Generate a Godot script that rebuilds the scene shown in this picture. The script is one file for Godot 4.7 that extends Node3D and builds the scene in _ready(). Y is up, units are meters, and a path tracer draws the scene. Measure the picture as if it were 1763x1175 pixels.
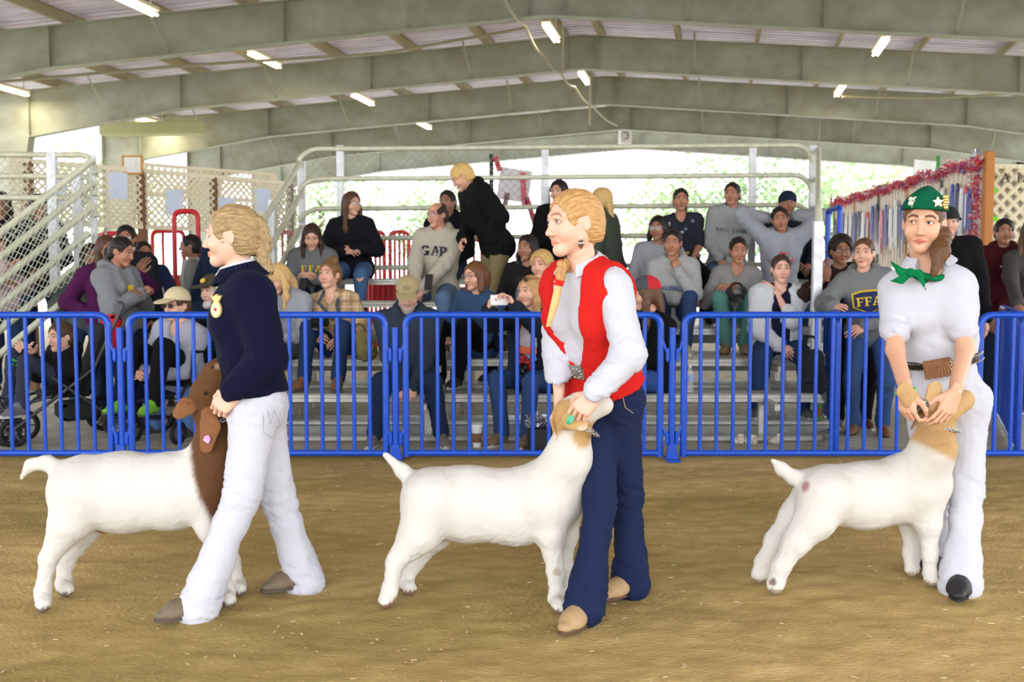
extends Node3D
# A goat show under a steel barn roof: three handlers with white goats before a blue barrier and a bleacher of spectators.

func _ready() -> void:
	# camera: 1.23 m above the dirt, tipped down a little
	var cam := Camera3D.new()
	cam.position = V(0, 1.23, 0)
	cam.rotation.x = -0.06315
	cam.fov = 38.13
	cam.far = 400.0
	add_child(cam)
	var lens := CameraAttributesPhysical.new()
	lens.frustum_focal_length = 34.72
	lens.frustum_focus_distance = 3.65
	lens.exposure_aperture = 5.6
	cam.attributes = lens
	cam.fov = 38.13
	# overcast sky
	var env := Environment.new()
	var sky := Sky.new()
	var sm := ProceduralSkyMaterial.new()
	sm.sky_top_color = Color(.93, .95, 1.0)
	sm.sky_horizon_color = Color(.96, .97, .98)
	sm.ground_bottom_color = Color(.46, .44, .38)
	sm.ground_horizon_color = Color(.62, .62, .58)
	sm.sky_energy_multiplier = 1.0
	sky.sky_material = sm
	env.sky = sky
	env.background_mode = Environment.BG_SKY
	env.ambient_light_source = Environment.AMBIENT_SOURCE_SKY
	env.tonemap_mode = Environment.TONE_MAPPER_LINEAR
	env.tonemap_exposure = 6.2
	env.sdfgi_enabled = true
	env.ssao_enabled = true
	env.ssil_enabled = true
	var we := WorldEnvironment.new()
	we.environment = env
	add_child(we)

	noise.frequency = 1.0
	noise.noise_type = FastNoiseLite.TYPE_SIMPLEX_SMOOTH
	noise.seed = 5
	head_woman = head_shape(.0048, false)
	head_man = head_shape(.0048, true)

	barn()
	ground()
	outside()
	lamps()
	fence()
	bleachers()
	left_stairs()
	displays()
	goats()
	handlers()
	audience()
	belongings()
	print("ms ", Time.get_ticks_msec())

# ---------- small helpers ----------
func V(x: float, y: float, z: float) -> Vector3:
	return Vector3(x, y, z)

var base := Vector3.ZERO          # the node that is being built stands here; shapes are given in world metres
var names := {}
var noise := FastNoiseLite.new()

func numbered(n: String) -> String:
	var k: int = names.get(n, 0)
	names[n] = k + 1
	return n if k == 0 else "%s_%03d" % [n, k]

func tag(o: Node3D, label: String, category := "", group := "", kind := "") -> Node3D:
	if label: o.set_meta("label", label)
	if category: o.set_meta("category", category)
	if group: o.set_meta("group", group)
	if kind: o.set_meta("kind", kind)
	return o

func thing(called: String, label: String, category: String, at := Vector3.ZERO, group := "") -> Node3D:
	var o := Node3D.new()
	o.name = numbered(called)
	add_child(o)
	o.position = at
	base = at
	tag(o, label, category, group)
	return o

func copy(o: Node3D, label: String, at: Vector3, turn := 0.0) -> Node3D:
	var r: Node3D = o.duplicate()
	r.name = numbered(String(o.name).rstrip("_0123456789"))
	add_child(r)
	r.position = at
	r.rotation.y = turn
	if label: r.set_meta("label", label)
	return r

func arrays_mesh(parts: Array) -> ArrayMesh:
	var m := ArrayMesh.new()
	for p in parts:
		var g: Geo = p[0]
		if g.i.is_empty(): continue
		for k in range(0, g.i.size(), 3):      # front faces run clockwise
			var ia := g.i[k]
			var ib := g.i[k + 1]
			var ic := g.i[k + 2]
			if (g.v[ib] - g.v[ia]).cross(g.v[ic] - g.v[ia]).dot(g.n[ia] + g.n[ib] + g.n[ic]) > 0.0:
				g.i[k + 1] = ic
				g.i[k + 2] = ib
		var a := []
		a.resize(Mesh.ARRAY_MAX)
		var vs := g.v
		if base != Vector3.ZERO:
			vs = Transform3D(Basis(), -base) * g.v
		a[Mesh.ARRAY_VERTEX] = vs
		a[Mesh.ARRAY_NORMAL] = g.n
		a[Mesh.ARRAY_INDEX] = g.i
		if g.c.size() == g.v.size(): a[Mesh.ARRAY_COLOR] = g.c
		if g.u.size() == g.v.size(): a[Mesh.ARRAY_TEX_UV] = g.u
		m.add_surface_from_arrays(Mesh.PRIMITIVE_TRIANGLES, a)
		m.surface_set_material(m.get_surface_count() - 1, p[1])
	return m

func multi(called: String, parts: Array, parent: Node3D = null) -> MeshInstance3D:
	var o := MeshInstance3D.new()
	if parent == null: base = Vector3.ZERO
	o.mesh = arrays_mesh(parts)
	if parent == null:
		o.name = numbered(called)
		add_child(o)
	else:
		o.name = called
		parent.add_child(o, true)
	return o

func obj(called: String, g: Geo, m: Material, parent: Node3D = null) -> MeshInstance3D:
	return multi(called, [[g, m]], parent)

func struct(called: String, g: Geo, m: Material, label := "", parent: Node3D = null) -> MeshInstance3D:
	var o := obj(called, g, m, parent)
	if parent == null:
		tag(o, label, "", "", "structure")
	return o

# ---------- geometry that is written out directly ----------
class Geo:
	var v := PackedVector3Array()
	var n := PackedVector3Array()
	var i := PackedInt32Array()
	var c := PackedColorArray()
	var u := PackedVector2Array()
	func add(g: Geo, xf := Transform3D(), tint = null) -> Geo:
		var at := v.size()
		v.append_array(xf * g.v)
		var b := xf.basis.inverse().transposed()
		var ns := Transform3D(b, Vector3.ZERO) * g.n
		for k in ns.size(): ns[k] = ns[k].normalized()
		n.append_array(ns)
		var flip := xf.basis.determinant() < 0.0
		for k in range(0, g.i.size(), 3):
			i.append(g.i[k] + at)
			i.append(g.i[k + (2 if flip else 1)] + at)
			i.append(g.i[k + (1 if flip else 2)] + at)
		if tint != null or g.c.size():
			while c.size() < at: c.append(Color.WHITE)
			var t: Color = Color.WHITE if tint == null else tint
			if g.c.size():
				for k in g.c.size(): c.append(g.c[k] * t)
			else:
				var more := PackedColorArray()
				more.resize(g.v.size())
				more.fill(t)
				c.append_array(more)
		return self
	func quad(a: Vector3, b: Vector3, cc: Vector3, d: Vector3) -> Geo:
		var nn := (b - a).cross(d - a).normalized()
		var at := v.size()
		v.append_array([a, b, cc, d])
		n.append_array([nn, nn, nn, nn])
		u.append_array([Vector2(0, 1), Vector2(1, 1), Vector2(1, 0), Vector2(0, 0)])
		i.append_array([at, at + 2, at + 1, at, at + 3, at + 2])
		return self
	func box(at: Vector3, size: Vector3, b := Basis(), bevel := 0.0) -> Geo:
		var s := size * 0.5
		var e := minf(bevel, minf(s.x, minf(s.y, s.z)) * 0.9)
		var ax := [b.x, b.y, b.z]
		var hs := [s.x, s.y, s.z]
		for k in 3:
			var w: Vector3 = ax[k]
			var p: Vector3 = ax[(k + 1) % 3]
			var q: Vector3 = ax[(k + 2) % 3]
			var hp: float = hs[(k + 1) % 3] - e
			var hq: float = hs[(k + 2) % 3] - e
			for sg in [-1.0, 1.0]:
				var m: Vector3 = at + w * hs[k] * sg
				quad(m - p * hp * sg - q * hq, m + p * hp * sg - q * hq, m + p * hp * sg + q * hq, m - p * hp * sg + q * hq)
			if e > 0.0:
				for s1 in [-1.0, 1.0]:
					for s2 in [-1.0, 1.0]:
						var l: Vector3 = w * (hs[k] - e)
						var m1: Vector3 = at + p * hs[(k + 1) % 3] * s1 + q * hq * s2
						var m2: Vector3 = at + p * hp * s1 + q * hs[(k + 2) % 3] * s2
						if s1 * s2 > 0: quad(m1 - l, m1 + l, m2 + l, m2 - l)
						else: quad(m2 - l, m2 + l, m1 + l, m1 - l)
		return self
	func prism(pts: Array, ex: Vector3, ey: Vector3, at: Vector3, depth: Vector3) -> Geo:
		# a polygon in the plane ex, ey, thickened by depth
		var poly := PackedVector2Array(pts)
		var tri := Geometry2D.triangulate_polygon(poly)
		var nn := depth.normalized()
		for side in 2:
			var off := v.size()
			for q in poly:
				v.append(at + ex * q.x + ey * q.y + depth * float(side))
				n.append(nn if side else -nn)
				u.append(q)
			for k in tri: i.append(off + k)
		for k in poly.size():
			var a := poly[k]
			var b := poly[(k + 1) % poly.size()]
			var pa := at + ex * a.x + ey * a.y
			var pb := at + ex * b.x + ey * b.y
			quad(pa, pb, pb + depth, pa + depth)
		return self
	func tube(pts: Array, r: float, sides := 8, r1 := -1.0, closed := false) -> Geo:
		var cnt := pts.size()
		var prev := Vector3.ZERO
		var at := v.size()
		for k in cnt:
			var p: Vector3 = pts[k]
			var a: Vector3 = pts[(k - 1 + cnt) % cnt] if closed else pts[maxi(k - 1, 0)]
			var b: Vector3 = pts[(k + 1) % cnt] if closed else pts[mini(k + 1, cnt - 1)]
			var t := (b - a).normalized()
			if prev == Vector3.ZERO:
				prev = t.cross(Vector3.UP if absf(t.y) < 0.9 else Vector3.RIGHT)
			var x := (prev - t * prev.dot(t)).normalized()
			prev = x
			var y := t.cross(x)
			var rr := r if r1 < 0 else lerpf(r, r1, float(k) / (cnt - 1))
			for s in sides:
				var w := TAU * s / sides
				var d := x * cos(w) + y * sin(w)
				v.append(p + d * rr)
				n.append(d)
				u.append(Vector2(float(s) / sides, k))
		var rings := cnt if closed else cnt - 1
		for k in rings:
			for s in sides:
				var a0 := at + k * sides + s
				var a1 := at + k * sides + (s + 1) % sides
				var b0 := at + ((k + 1) % cnt) * sides + s
				var b1 := at + ((k + 1) % cnt) * sides + (s + 1) % sides
				i.append_array([a0, a1, b0, a1, b1, b0])
		if not closed:
			for e in [0, cnt - 1]:
				var o := v.size()
				var t: Vector3 = (pts[1] - pts[0]) if e == 0 else (pts[cnt - 1] - pts[cnt - 2])
				t = t.normalized() * (-1.0 if e == 0 else 1.0)
				for s in sides:
					v.append(v[at + e * sides + s])
					n.append(t)
					u.append(Vector2.ZERO)
				for s in range(1, sides - 1):
					if e == 0: i.append_array([o, o + s + 1, o + s])
					else: i.append_array([o, o + s, o + s + 1])
		return self
	func bar(a: Vector3, b: Vector3, r: float, sides := 6) -> Geo:
		return tube([a, b], r, sides)
	func lathe(prof: Array, xf := Transform3D(), sides := 16) -> Geo:
		# prof: Vector2(radius, height) upwards
		var at := v.size()
		var m := prof.size()
		for k in m:
			var a: Vector2 = prof[maxi(k - 1, 0)]
			var b: Vector2 = prof[mini(k + 1, m - 1)]
			var t := (b - a).normalized()
			for s in sides + 1:
				var w := TAU * s / sides
				var d := Vector3(cos(w), 0, sin(w))
				v.append(xf * (d * prof[k].x + Vector3.UP * prof[k].y))
				n.append((xf.basis * (d * t.y - Vector3.UP * t.x)).normalized())
				u.append(Vector2(float(s) / sides, float(k) / (m - 1)))
		for k in m - 1:
			for s in sides:
				var a0 := at + k * (sides + 1) + s
				var b0 := a0 + sides + 1
				i.append_array([a0, a0 + 1, b0, a0 + 1, b0 + 1, b0])
		return self

# the points of a path whose corners are rounded
func rounded(pts: Array, r: float, steps := 5) -> Array:
	var out := [pts[0]]
	for k in range(1, pts.size() - 1):
		var p: Vector3 = pts[k]
		var a: Vector3 = p + (pts[k - 1] - p).normalized() * r
		var b: Vector3 = p + (pts[k + 1] - p).normalized() * r
		for s in steps + 1:
			var t := float(s) / steps
			out.append(a.lerp(p, t).lerp(p.lerp(b, t), t))
	out.append(pts[-1])
	return out

# ---------- soft bodies: a distance field on a grid, joined smoothly and meshed as surface nets ----------
class Field:
	var o: Vector3
	var h: float
	var nx: int
	var ny: int
	var nz: int
	var d: PackedFloat32Array
	func _init(lo: Vector3, hi: Vector3, cell: float) -> void:
		h = cell
		o = lo - Vector3.ONE * cell * 2.0
		var s := (hi - lo) / cell
		nx = int(ceil(s.x)) + 5
		ny = int(ceil(s.y)) + 5
		nz = int(ceil(s.z)) + 5
		d.resize(nx * ny * nz)
		d.fill(1.0)
	func span(lo: Vector3, hi: Vector3, m: float) -> PackedInt32Array:
		var a := ((lo - o - Vector3.ONE * m) / h).floor()
		var b := ((hi - o + Vector3.ONE * m) / h).ceil()
		return PackedInt32Array([maxi(0, int(a.x)), mini(nx - 1, int(b.x)), maxi(0, int(a.y)), mini(ny - 1, int(b.y)), maxi(0, int(a.z)), mini(nz - 1, int(b.z))])
	# a tapered capsule; fd is a direction in which it is thinner (by the share flat); cut = -1 takes away
	func cap(a: Vector3, b: Vector3, ra: float, rb: float, k := 0.02, fd := Vector3.ZERO, flat := 1.0, cut := 1) -> void:
		var w := span(a.min(b), a.max(b), maxf(ra, rb) * maxf(1.0, flat) + k + h * 2.0)
		var f := 1.0 / flat - 1.0
		var ma := a + fd * fd.dot(a) * f
		var ab := b + fd * fd.dot(b) * f - ma
		var abn := ab / maxf(ab.length_squared(), 1e-9)
		var st := Vector3(h, 0, 0) + fd * fd.x * h * f
		var dr := rb - ra
		var ik := 0.25 / maxf(k, 1e-6)
		for z in range(w[4], w[5] + 1):
			for y in range(w[2], w[3] + 1):
				var i := (z * ny + y) * nx + w[0]
				var p := Vector3(o.x + w[0] * h, o.y + y * h, o.z + z * h)
				p += fd * fd.dot(p) * f - ma
				for x in range(w[0], w[1] + 1):
					var t := clampf(p.dot(abn), 0.0, 1.0)
					var e := (p - ab * t).length() - ra - dr * t
					var c := d[i]
					if cut > 0:
						var q := k - absf(c - e)
						d[i] = minf(c, e) - (q * q * ik if q > 0.0 else 0.0)
					else:
						var q := k - absf(c + e)
						d[i] = maxf(c, -e) + (q * q * ik if q > 0.0 else 0.0)
					i += 1
					p += st
	func chain(pts: Array, rs: Array, k := 0.02, fd := Vector3.ZERO, flat := 1.0) -> void:
		for j in pts.size() - 1:
			cap(pts[j], pts[j + 1], rs[j], rs[j + 1], k, fd, flat)
	func ell(c: Vector3, r: Vector3, k := 0.02, b := Basis(), cut := 1) -> void:
		var m := maxf(r.x, maxf(r.y, r.z))
		var w := span(c, c, m + k + h * 2.0)
		var bi := b.transposed()
		var ik := 0.25 / maxf(k, 1e-6)
		var ir := Vector3.ONE / r
		for z in range(w[4], w[5] + 1):
			for y in range(w[2], w[3] + 1):
				var i := (z * ny + y) * nx + w[0]
				var p := bi * (Vector3(o.x + w[0] * h, o.y + y * h, o.z + z * h) - c)
				var st := bi * Vector3(h, 0, 0)
				for x in range(w[0], w[1] + 1):
					var q1 := p * ir
					var k0 := q1.length()
					var e := k0 * (k0 - 1.0) / maxf((q1 * ir).length(), 1e-6)
					var cc := d[i]
					if cut > 0:
						var q := k - absf(cc - e)
						d[i] = minf(cc, e) - (q * q * ik if q > 0.0 else 0.0)
					else:
						var q := k - absf(cc + e)
						d[i] = maxf(cc, -e) + (q * q * ik if q > 0.0 else 0.0)
					i += 1
					p += st
	# keeps what lies below the plane through p with normal n
	func plane(p: Vector3, n: Vector3) -> void:
		for z in nz:
			for y in ny:
				var i := (z * ny + y) * nx
				var e := (Vector3(o.x, o.y + y * h, o.z + z * h) - p).dot(n)
				for x in nx:
					if e > d[i]: d[i] = e
					i += 1
					e += h * n.x
	# keeps only a shell of that thickness
	func shell(t: float) -> void:
		for i in d.size():
			d[i] = maxf(d[i], -d[i] - t)
	func minus(g: Field, off := 0.0) -> void:
		for i in d.size():
			d[i] = maxf(d[i], off - g.d[i])
	func mesh() -> Geo:
		var g := Geo.new()
		var at := PackedInt32Array()
		at.resize(d.size())
		at.fill(-1)
		var sy := nx
		var sz := nx * ny
		var lim := h * 4.0
		for z in nz - 1:
			for y in ny - 1:
				var i := z * sz + y * sy - 1
				for x in nx - 1:
					i += 1
					var a := d[i]
					if a > lim or a < -lim: continue
					var b := d[i + 1]
					var c := d[i + sy]
					var e := d[i + sy + 1]
					var a2 := d[i + sz]
					var b2 := d[i + sz + 1]
					var c2 := d[i + sz + sy]
					var e2 := d[i + sz + sy + 1]
					var s := int(a < 0) + int(b < 0) + int(c < 0) + int(e < 0) + int(a2 < 0) + int(b2 < 0) + int(c2 < 0) + int(e2 < 0)
					if s == 0 or s == 8: continue
					var q := Vector3.ZERO
					var m := 0
					if (a < 0) != (b < 0): q += Vector3(a / (a - b), 0, 0); m += 1
					if (c < 0) != (e < 0): q += Vector3(c / (c - e), 1, 0); m += 1
					if (a2 < 0) != (b2 < 0): q += Vector3(a2 / (a2 - b2), 0, 1); m += 1
					if (c2 < 0) != (e2 < 0): q += Vector3(c2 / (c2 - e2), 1, 1); m += 1
					if (a < 0) != (c < 0): q += Vector3(0, a / (a - c), 0); m += 1
					if (b < 0) != (e < 0): q += Vector3(1, b / (b - e), 0); m += 1
					if (a2 < 0) != (c2 < 0): q += Vector3(0, a2 / (a2 - c2), 1); m += 1
					if (b2 < 0) != (e2 < 0): q += Vector3(1, b2 / (b2 - e2), 1); m += 1
					if (a < 0) != (a2 < 0): q += Vector3(0, 0, a / (a - a2)); m += 1
					if (b < 0) != (b2 < 0): q += Vector3(1, 0, b / (b - b2)); m += 1
					if (c < 0) != (c2 < 0): q += Vector3(0, 1, c / (c - c2)); m += 1
					if (e < 0) != (e2 < 0): q += Vector3(1, 1, e / (e - e2)); m += 1
					q /= m
					at[i] = g.v.size()
					g.v.append(o + (Vector3(x, y, z) + q) * h)
					g.n.append(Vector3(b + e + b2 + e2 - a - c - a2 - c2, c + e + c2 + e2 - a - b - a2 - b2, a2 + b2 + c2 + e2 - a - b - c - e).normalized())
		for z in range(1, nz - 1):
			for y in range(1, ny - 1):
				var i := z * sz + y * sy
				for x in range(1, nx - 1):
					i += 1
					var a := d[i]
					if a > lim or a < -lim: continue
					var neg := a < 0
					if neg != (d[i + 1] < 0):
						_quad(g, at[i], at[i - sy], at[i - sy - sz], at[i - sz], neg)
					if neg != (d[i + sy] < 0):
						_quad(g, at[i], at[i - sz], at[i - sz - 1], at[i - 1], neg)
					if neg != (d[i + sz] < 0):
						_quad(g, at[i], at[i - 1], at[i - 1 - sy], at[i - sy], neg)
		return g
	func _quad(g: Geo, a: int, b: int, c: int, e: int, flip: bool) -> void:
		if a < 0 or b < 0 or c < 0 or e < 0: return
		if flip: g.i.append_array([a, b, c, a, c, e])
		else: g.i.append_array([a, c, b, a, e, c])

# moves the surface along its normals by a noise that is stretched by s: folds of cloth, tufts of fur, strands of hair
func ruffle(g: Geo, amount: float, s: Vector3, shift := 0.0) -> Geo:
	for k in g.v.size():
		var p := g.v[k] * s
		g.v[k] += g.n[k] * amount * noise.get_noise_3d(p.x + shift, p.y, p.z)
	return smooth(g)

func smooth(g: Geo) -> Geo:
	var n := PackedVector3Array()
	n.resize(g.v.size())
	for k in range(0, g.i.size(), 3):
		var a := g.i[k]
		var b := g.i[k + 1]
		var c := g.i[k + 2]
		var f := (g.v[b] - g.v[a]).cross(g.v[c] - g.v[a])
		if f.dot(g.n[a]) < 0.0: f = -f
		n[a] += f
		n[b] += f
		n[c] += f
	for k in n.size(): n[k] = n[k].normalized()
	g.n = n
	return g

# colours that fit a place: f takes a position and gives a linear colour
func painted(g: Geo, f: Callable) -> Geo:
	g.c.resize(g.v.size())
	for k in g.v.size(): g.c[k] = f.call(g.v[k])
	return g

# ---------- materials ----------
var mats := {}
var tex := {}

func noise_tex(called: String, freq: float, lo: Color, hi: Color, octaves := 4, kind := FastNoiseLite.TYPE_SIMPLEX_SMOOTH, as_normal := 0.0, size := 512) -> NoiseTexture2D:
	if tex.has(called): return tex[called]
	var t := NoiseTexture2D.new()
	var n := FastNoiseLite.new()
	n.noise_type = kind
	n.frequency = freq
	n.fractal_octaves = octaves
	n.seed = called.length() * 7 + 3
	t.width = size
	t.height = size
	t.seamless = true
	t.noise = n
	if as_normal > 0.0:
		t.as_normal_map = true
		t.bump_strength = as_normal
	else:
		var r := Gradient.new()
		r.set_color(0, lo)
		r.set_color(1, hi)
		t.color_ramp = r
	tex[called] = t
	return t

# one material per colour and kind; sRGB colour
func mat(kind: String, col: Color, rough := 0.8, metal := 0.0) -> StandardMaterial3D:
	var key := "%s %s %.2f %.2f" % [kind, col.to_html(), rough, metal]
	if mats.has(key): return mats[key]
	var m := StandardMaterial3D.new()
	m.resource_name = kind
	m.albedo_color = col
	m.roughness = rough
	m.metallic = metal
	mats[key] = m
	match kind:
		"cloth", "knit", "denim", "velvet":
			m.uv1_triplanar = true
			m.roughness = 0.92
			m.metallic_specular = 0.25
			m.albedo_texture = noise_tex("weave", 0.12, Color(0.93, 0.93, 0.93), Color.WHITE, 4)
			m.uv1_scale = Vector3.ONE * (2.5 if kind != "denim" else 3.5)
			if kind == "denim": m.albedo_texture = noise_tex("denim", 0.06, Color(0.80, 0.83, 0.88), Color(1, 1, 1), 5)
			m.normal_enabled = true
			m.normal_texture = noise_tex("folds", .010, Color.BLACK, Color.WHITE, 3, FastNoiseLite.TYPE_SIMPLEX_SMOOTH, 6.0)
			m.normal_scale = .22
			if kind == "velvet":
				m.rim_enabled = true
				m.rim = 0.35
				m.rim_tint = 0.8
		"paint", "steel":
			m.uv1_triplanar = true
			m.uv1_world_triplanar = true
			m.albedo_texture = noise_tex("scuff", 0.02, Color(0.86, 0.86, 0.86), Color.WHITE, 5)
			m.uv1_scale = Vector3.ONE * 0.9
		"hair":
			m.vertex_color_use_as_albedo = true
			m.roughness = 0.5
			m.metallic_specular = 0.4
		"vertex", "cloth_vertex":
			m.vertex_color_use_as_albedo = true
		"gloss":
			m.clearcoat_enabled = true
			m.clearcoat = 0.5
	return m

func lin(c: Color) -> Color:
	return c.srgb_to_linear()

# ---------- heads, hands ----------
# face looks to +z, up is +y, the origin lies between the ears
var head_woman: Geo
var head_man: Geo
var head_fine: Geo
var lips := Color(0.80, 0.50, 0.50)
var brow := Color(.30, .24, .20)

func head_shape(cell: float, man: bool) -> Geo:
	var f := Field.new(V(-.1, -.19, -.12), V(.1, .13, .135), cell)
	var j := 1.07 if man else 1.0
	f.ell(V(0, .028, -.012), V(.073, .086, .093), .01)
	f.ell(V(0, -.018, .020), V(.056 * j, .074, .064), .03)
	for s in [-1.0, 1.0]:
		f.cap(V(s * .043 * j, -.044, -.006), V(s * .012, -.089, .056), .014 * j, .012 * j, .035)
		f.ell(V(s * .036, -.030, .055), V(.024, .024, .022), .025)
		f.cap(V(s * .012, .030, .083), V(s * .046, .028, .064), .009 if not man else .011, .008, .02)
	f.ell(V(0, -.090 if not man else -.097, .064), V(.016 * j, .015, .017), .025)
	f.cap(V(0, -.05, -.020), V(0, -.17, -.036), .045 * j * j, .046 * j * j, .03)
	for s in [-1.0, 1.0]:
		f.ell(V(s * .031, .011, .090), V(.0165, .0095, .017), .014, Basis(), -1)
	# nose
	f.cap(V(0, .020, .079), V(0, -.026, .101), .0065 * j, .0095 * j, .014)
	f.ell(V(0, -.030, .102), V(.0095 * j, .008, .0085), .008)
	for s in [-1.0, 1.0]:
		f.ell(V(s * .0115 * j, -.033, .092), V(.0075, .007, .010), .007)
	# lips
	for s in [-1.0, 1.0]:
		f.cap(V(0, -.0570, .0860), V(s * .021, -.0605, .0735), .0050, .0026, .007)
		f.cap(V(0, -.0665, .0835), V(s * .018, -.0630, .0745), .0058, .0030, .007)
	# lids round the eyes
	for s in [-1.0, 1.0]:
		f.cap(V(s * .020, .0235, .0795), V(s * .043, .0205, .0710), .0055, .0055, .006)
		f.chain([V(s * .0165, .0085, .0805), V(s * .024, .0178, .0835), V(s * .034, .0186, .0822), V(s * .046, .0095, .0722)], [.0022, .0026, .0028, .0026], .004)
		f.chain([V(s * .0165, .0085, .0805), V(s * .027, .0032, .0830), V(s * .036, .0032, .0808), V(s * .046, .0090, .0722)], [.0020, .0022, .0022, .0022], .004)
		f.ell(V(s * .0745 * j, -.002, -.012), V(.0060, .027, .0155), .006, Basis(V(0, 1, 0), s * -.42))
		f.ell(V(s * .0815 * j, .001, -.006), V(.0050, .018, .0085), .004, Basis(V(0, 1, 0), s * -.42), -1)
	var g := f.mesh()
	return painted(g, func(p: Vector3) -> Color:
		var ax := absf(p.x)
		var c := Color.WHITE
		var m := (ax / .0235) ** 2 + ((p.y + .0616) / (.0090 - .0050 * ax / .025)) ** 2
		if m < 1.6 and p.z > .06: c = lips.lerp(Color.WHITE, clampf((m - .8) / .8, 0, 1))
		if absf(p.y + .0614) < .0014 and ax < .020 and p.z > .06: c = lips * Color(.6, .55, .55)
		var by := .0325 + .004 * sin((ax - .012) / .036 * PI) - maxf(0, ax - .04) * .5
		var e := absf(p.y - by) / .0042
		if ax > .011 and ax < .052 and p.z > .03 and e < 1.5: c = brow.lerp(c, clampf((e - .7) / .8, 0, 1))
		var dx := (ax - .031) / .0165
		if absf(dx) < 1.0 and p.z > .06:
			var ly := .0090 + .0092 * (1.0 - dx * dx)
			if absf(p.y - ly) < .0026: c = Color(.34, .28, .26)
		return c)

# two eyeballs that look along gaze
func eyes(gaze: Vector3, iris: Color) -> Geo:
	var g := Geo.new()
	var b := Basis.looking_at(-gaze.normalized())
	var rings := [[0.0, .012], [.21, .012], [.24, -1.0], [.47, -1.0], [.53, .62], [.9, .70], [1.5, .70], [2.2, .7], [PI, .7]]
	for s in [-1.0, 1.0]:
		var c := V(s * .0312, .0108, .0704)
		var at := g.v.size()
		for r in rings:
			for k in 16:
				var w := TAU * k / 16
				var q := b * V(sin(r[0]) * cos(w), sin(r[0]) * sin(w), cos(r[0]))
				g.v.append(c + q * .0120)
				g.n.append(q)
				var t: float = r[1]
				g.c.append(lin(iris) if t < 0 else Color(t, t * .98, t * .95) if t > .1 else Color(t, t, t))
		for r in rings.size() - 1:
			for k in 16:
				var a := at + r * 16 + k
				var a1 := at + r * 16 + (k + 1) % 16
				g.i.append_array([a, a1, a + 16, a1, a1 + 16, a + 16])
	return g

# wrist at the origin, fingers along +y, palm towards +z, thumb on +x. curl: five bends in radians (thumb first)
func hand_shape(curl: Array, cell: float, spread := 0.06) -> Geo:
	var f := Field.new(V(-.07, -.03, -.05), V(.09, .20, .11), cell)
	var xs := [.030, .0105, -.0095, -.0275]
	var ys := [.086, .090, .086, .078]
	var ls := [1.0, 1.1, 1.02, .8]
	var rs := [.0083, .0086, .0082, .0074]
	f.cap(V(0, -.03, 0), V(0, .01, 0), .024, .026, .02, V(0, 0, 1), .78)
	for k in 4:
		f.cap(V(xs[k] * .55, .012, 0), V(xs[k], ys[k] - .006, 0), .0145, .0118, .012)
	f.cap(V(.018, .02, .008), V(.024, .055, .010), .016, .012, .014)
	f.cap(V(-.022, .02, .006), V(-.026, .06, .006), .013, .010, .012)
	for k in 4:
		var p := V(xs[k], ys[k], 0)
		var w: float = curl[k + 1]
		var side := (1.5 - k) * spread
		var ang := 0.0
		var r: float = rs[k]
		for j in 3:
			ang += w * [.75, 1.0, .7][j]
			var dir := V(sin(side) * cos(ang), cos(side) * cos(ang), sin(ang))
			var q: Vector3 = p + dir * [.040, .026, .020][j] * ls[k]
			f.cap(p, q, r, r * .93, .003)
			r *= .93
			p = q
	var t := V(.024, .022, .008)
	var tc: float = curl[0]
	var q1 := t + V(.026, .030, .012)
	var q2 := q1 + V(.012 - .012 * tc, .028, .010 + .012 * tc).normalized() * .034
	var q3 := q2 + V(.002 - .016 * tc, .024, .006 + .014 * tc).normalized() * .026
	f.chain([t, q1, q2, q3], [.0145, .0115, .0098, .0078], .006)
	return f.mesh()

var hands := {}
func hand(kind: String) -> Geo:
	if not hands.has(kind):
		var c: Array = {"relax": [.3, .35, .4, .45, .5], "fist": [1.0, 1.2, 1.25, 1.3, 1.3], "flat": [.1, .08, .06, .08, .1], "grip": [.9, .75, .8, .85, .9]}[kind]
		hands[kind] = hand_shape(c, .0045)
	return hands[kind]

# ---------- figures ----------
# J holds joints in world metres: hip, neck, head (its Basis is hb), sh, el, wr, hl (hip joints), kn, an (each an Array: the person's left, then right), toe
func bend(a: Vector3, c: Vector3, l1: float, l2: float, pole: Vector3) -> Vector3:
	var dv := c - a
	var l := clampf(dv.length(), .05, (l1 + l2) * .995)
	var x := (l1 * l1 - l2 * l2 + l * l) / (2.0 * l)
	var y := sqrt(maxf(0.0, l1 * l1 - x * x))
	var u := dv.normalized()
	var w := (pole - u * pole.dot(u)).normalized()
	return a + u * x + w * y

func frame_of(J: Dictionary) -> Basis:
	var up: Vector3 = (J.neck - J.hip).normalized()
	var r: Vector3 = (J.sh[0] - J.sh[1])
	r = (r - up * r.dot(up)).normalized()
	return Basis(r, up, r.cross(up))

func bounds(pts: Array, m: float) -> Array:
	var lo: Vector3 = pts[0]
	var hi: Vector3 = pts[0]
	for p in pts:
		lo = lo.min(p)
		hi = hi.max(p)
	return [lo - Vector3.ONE * m, hi + Vector3.ONE * m]

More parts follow.
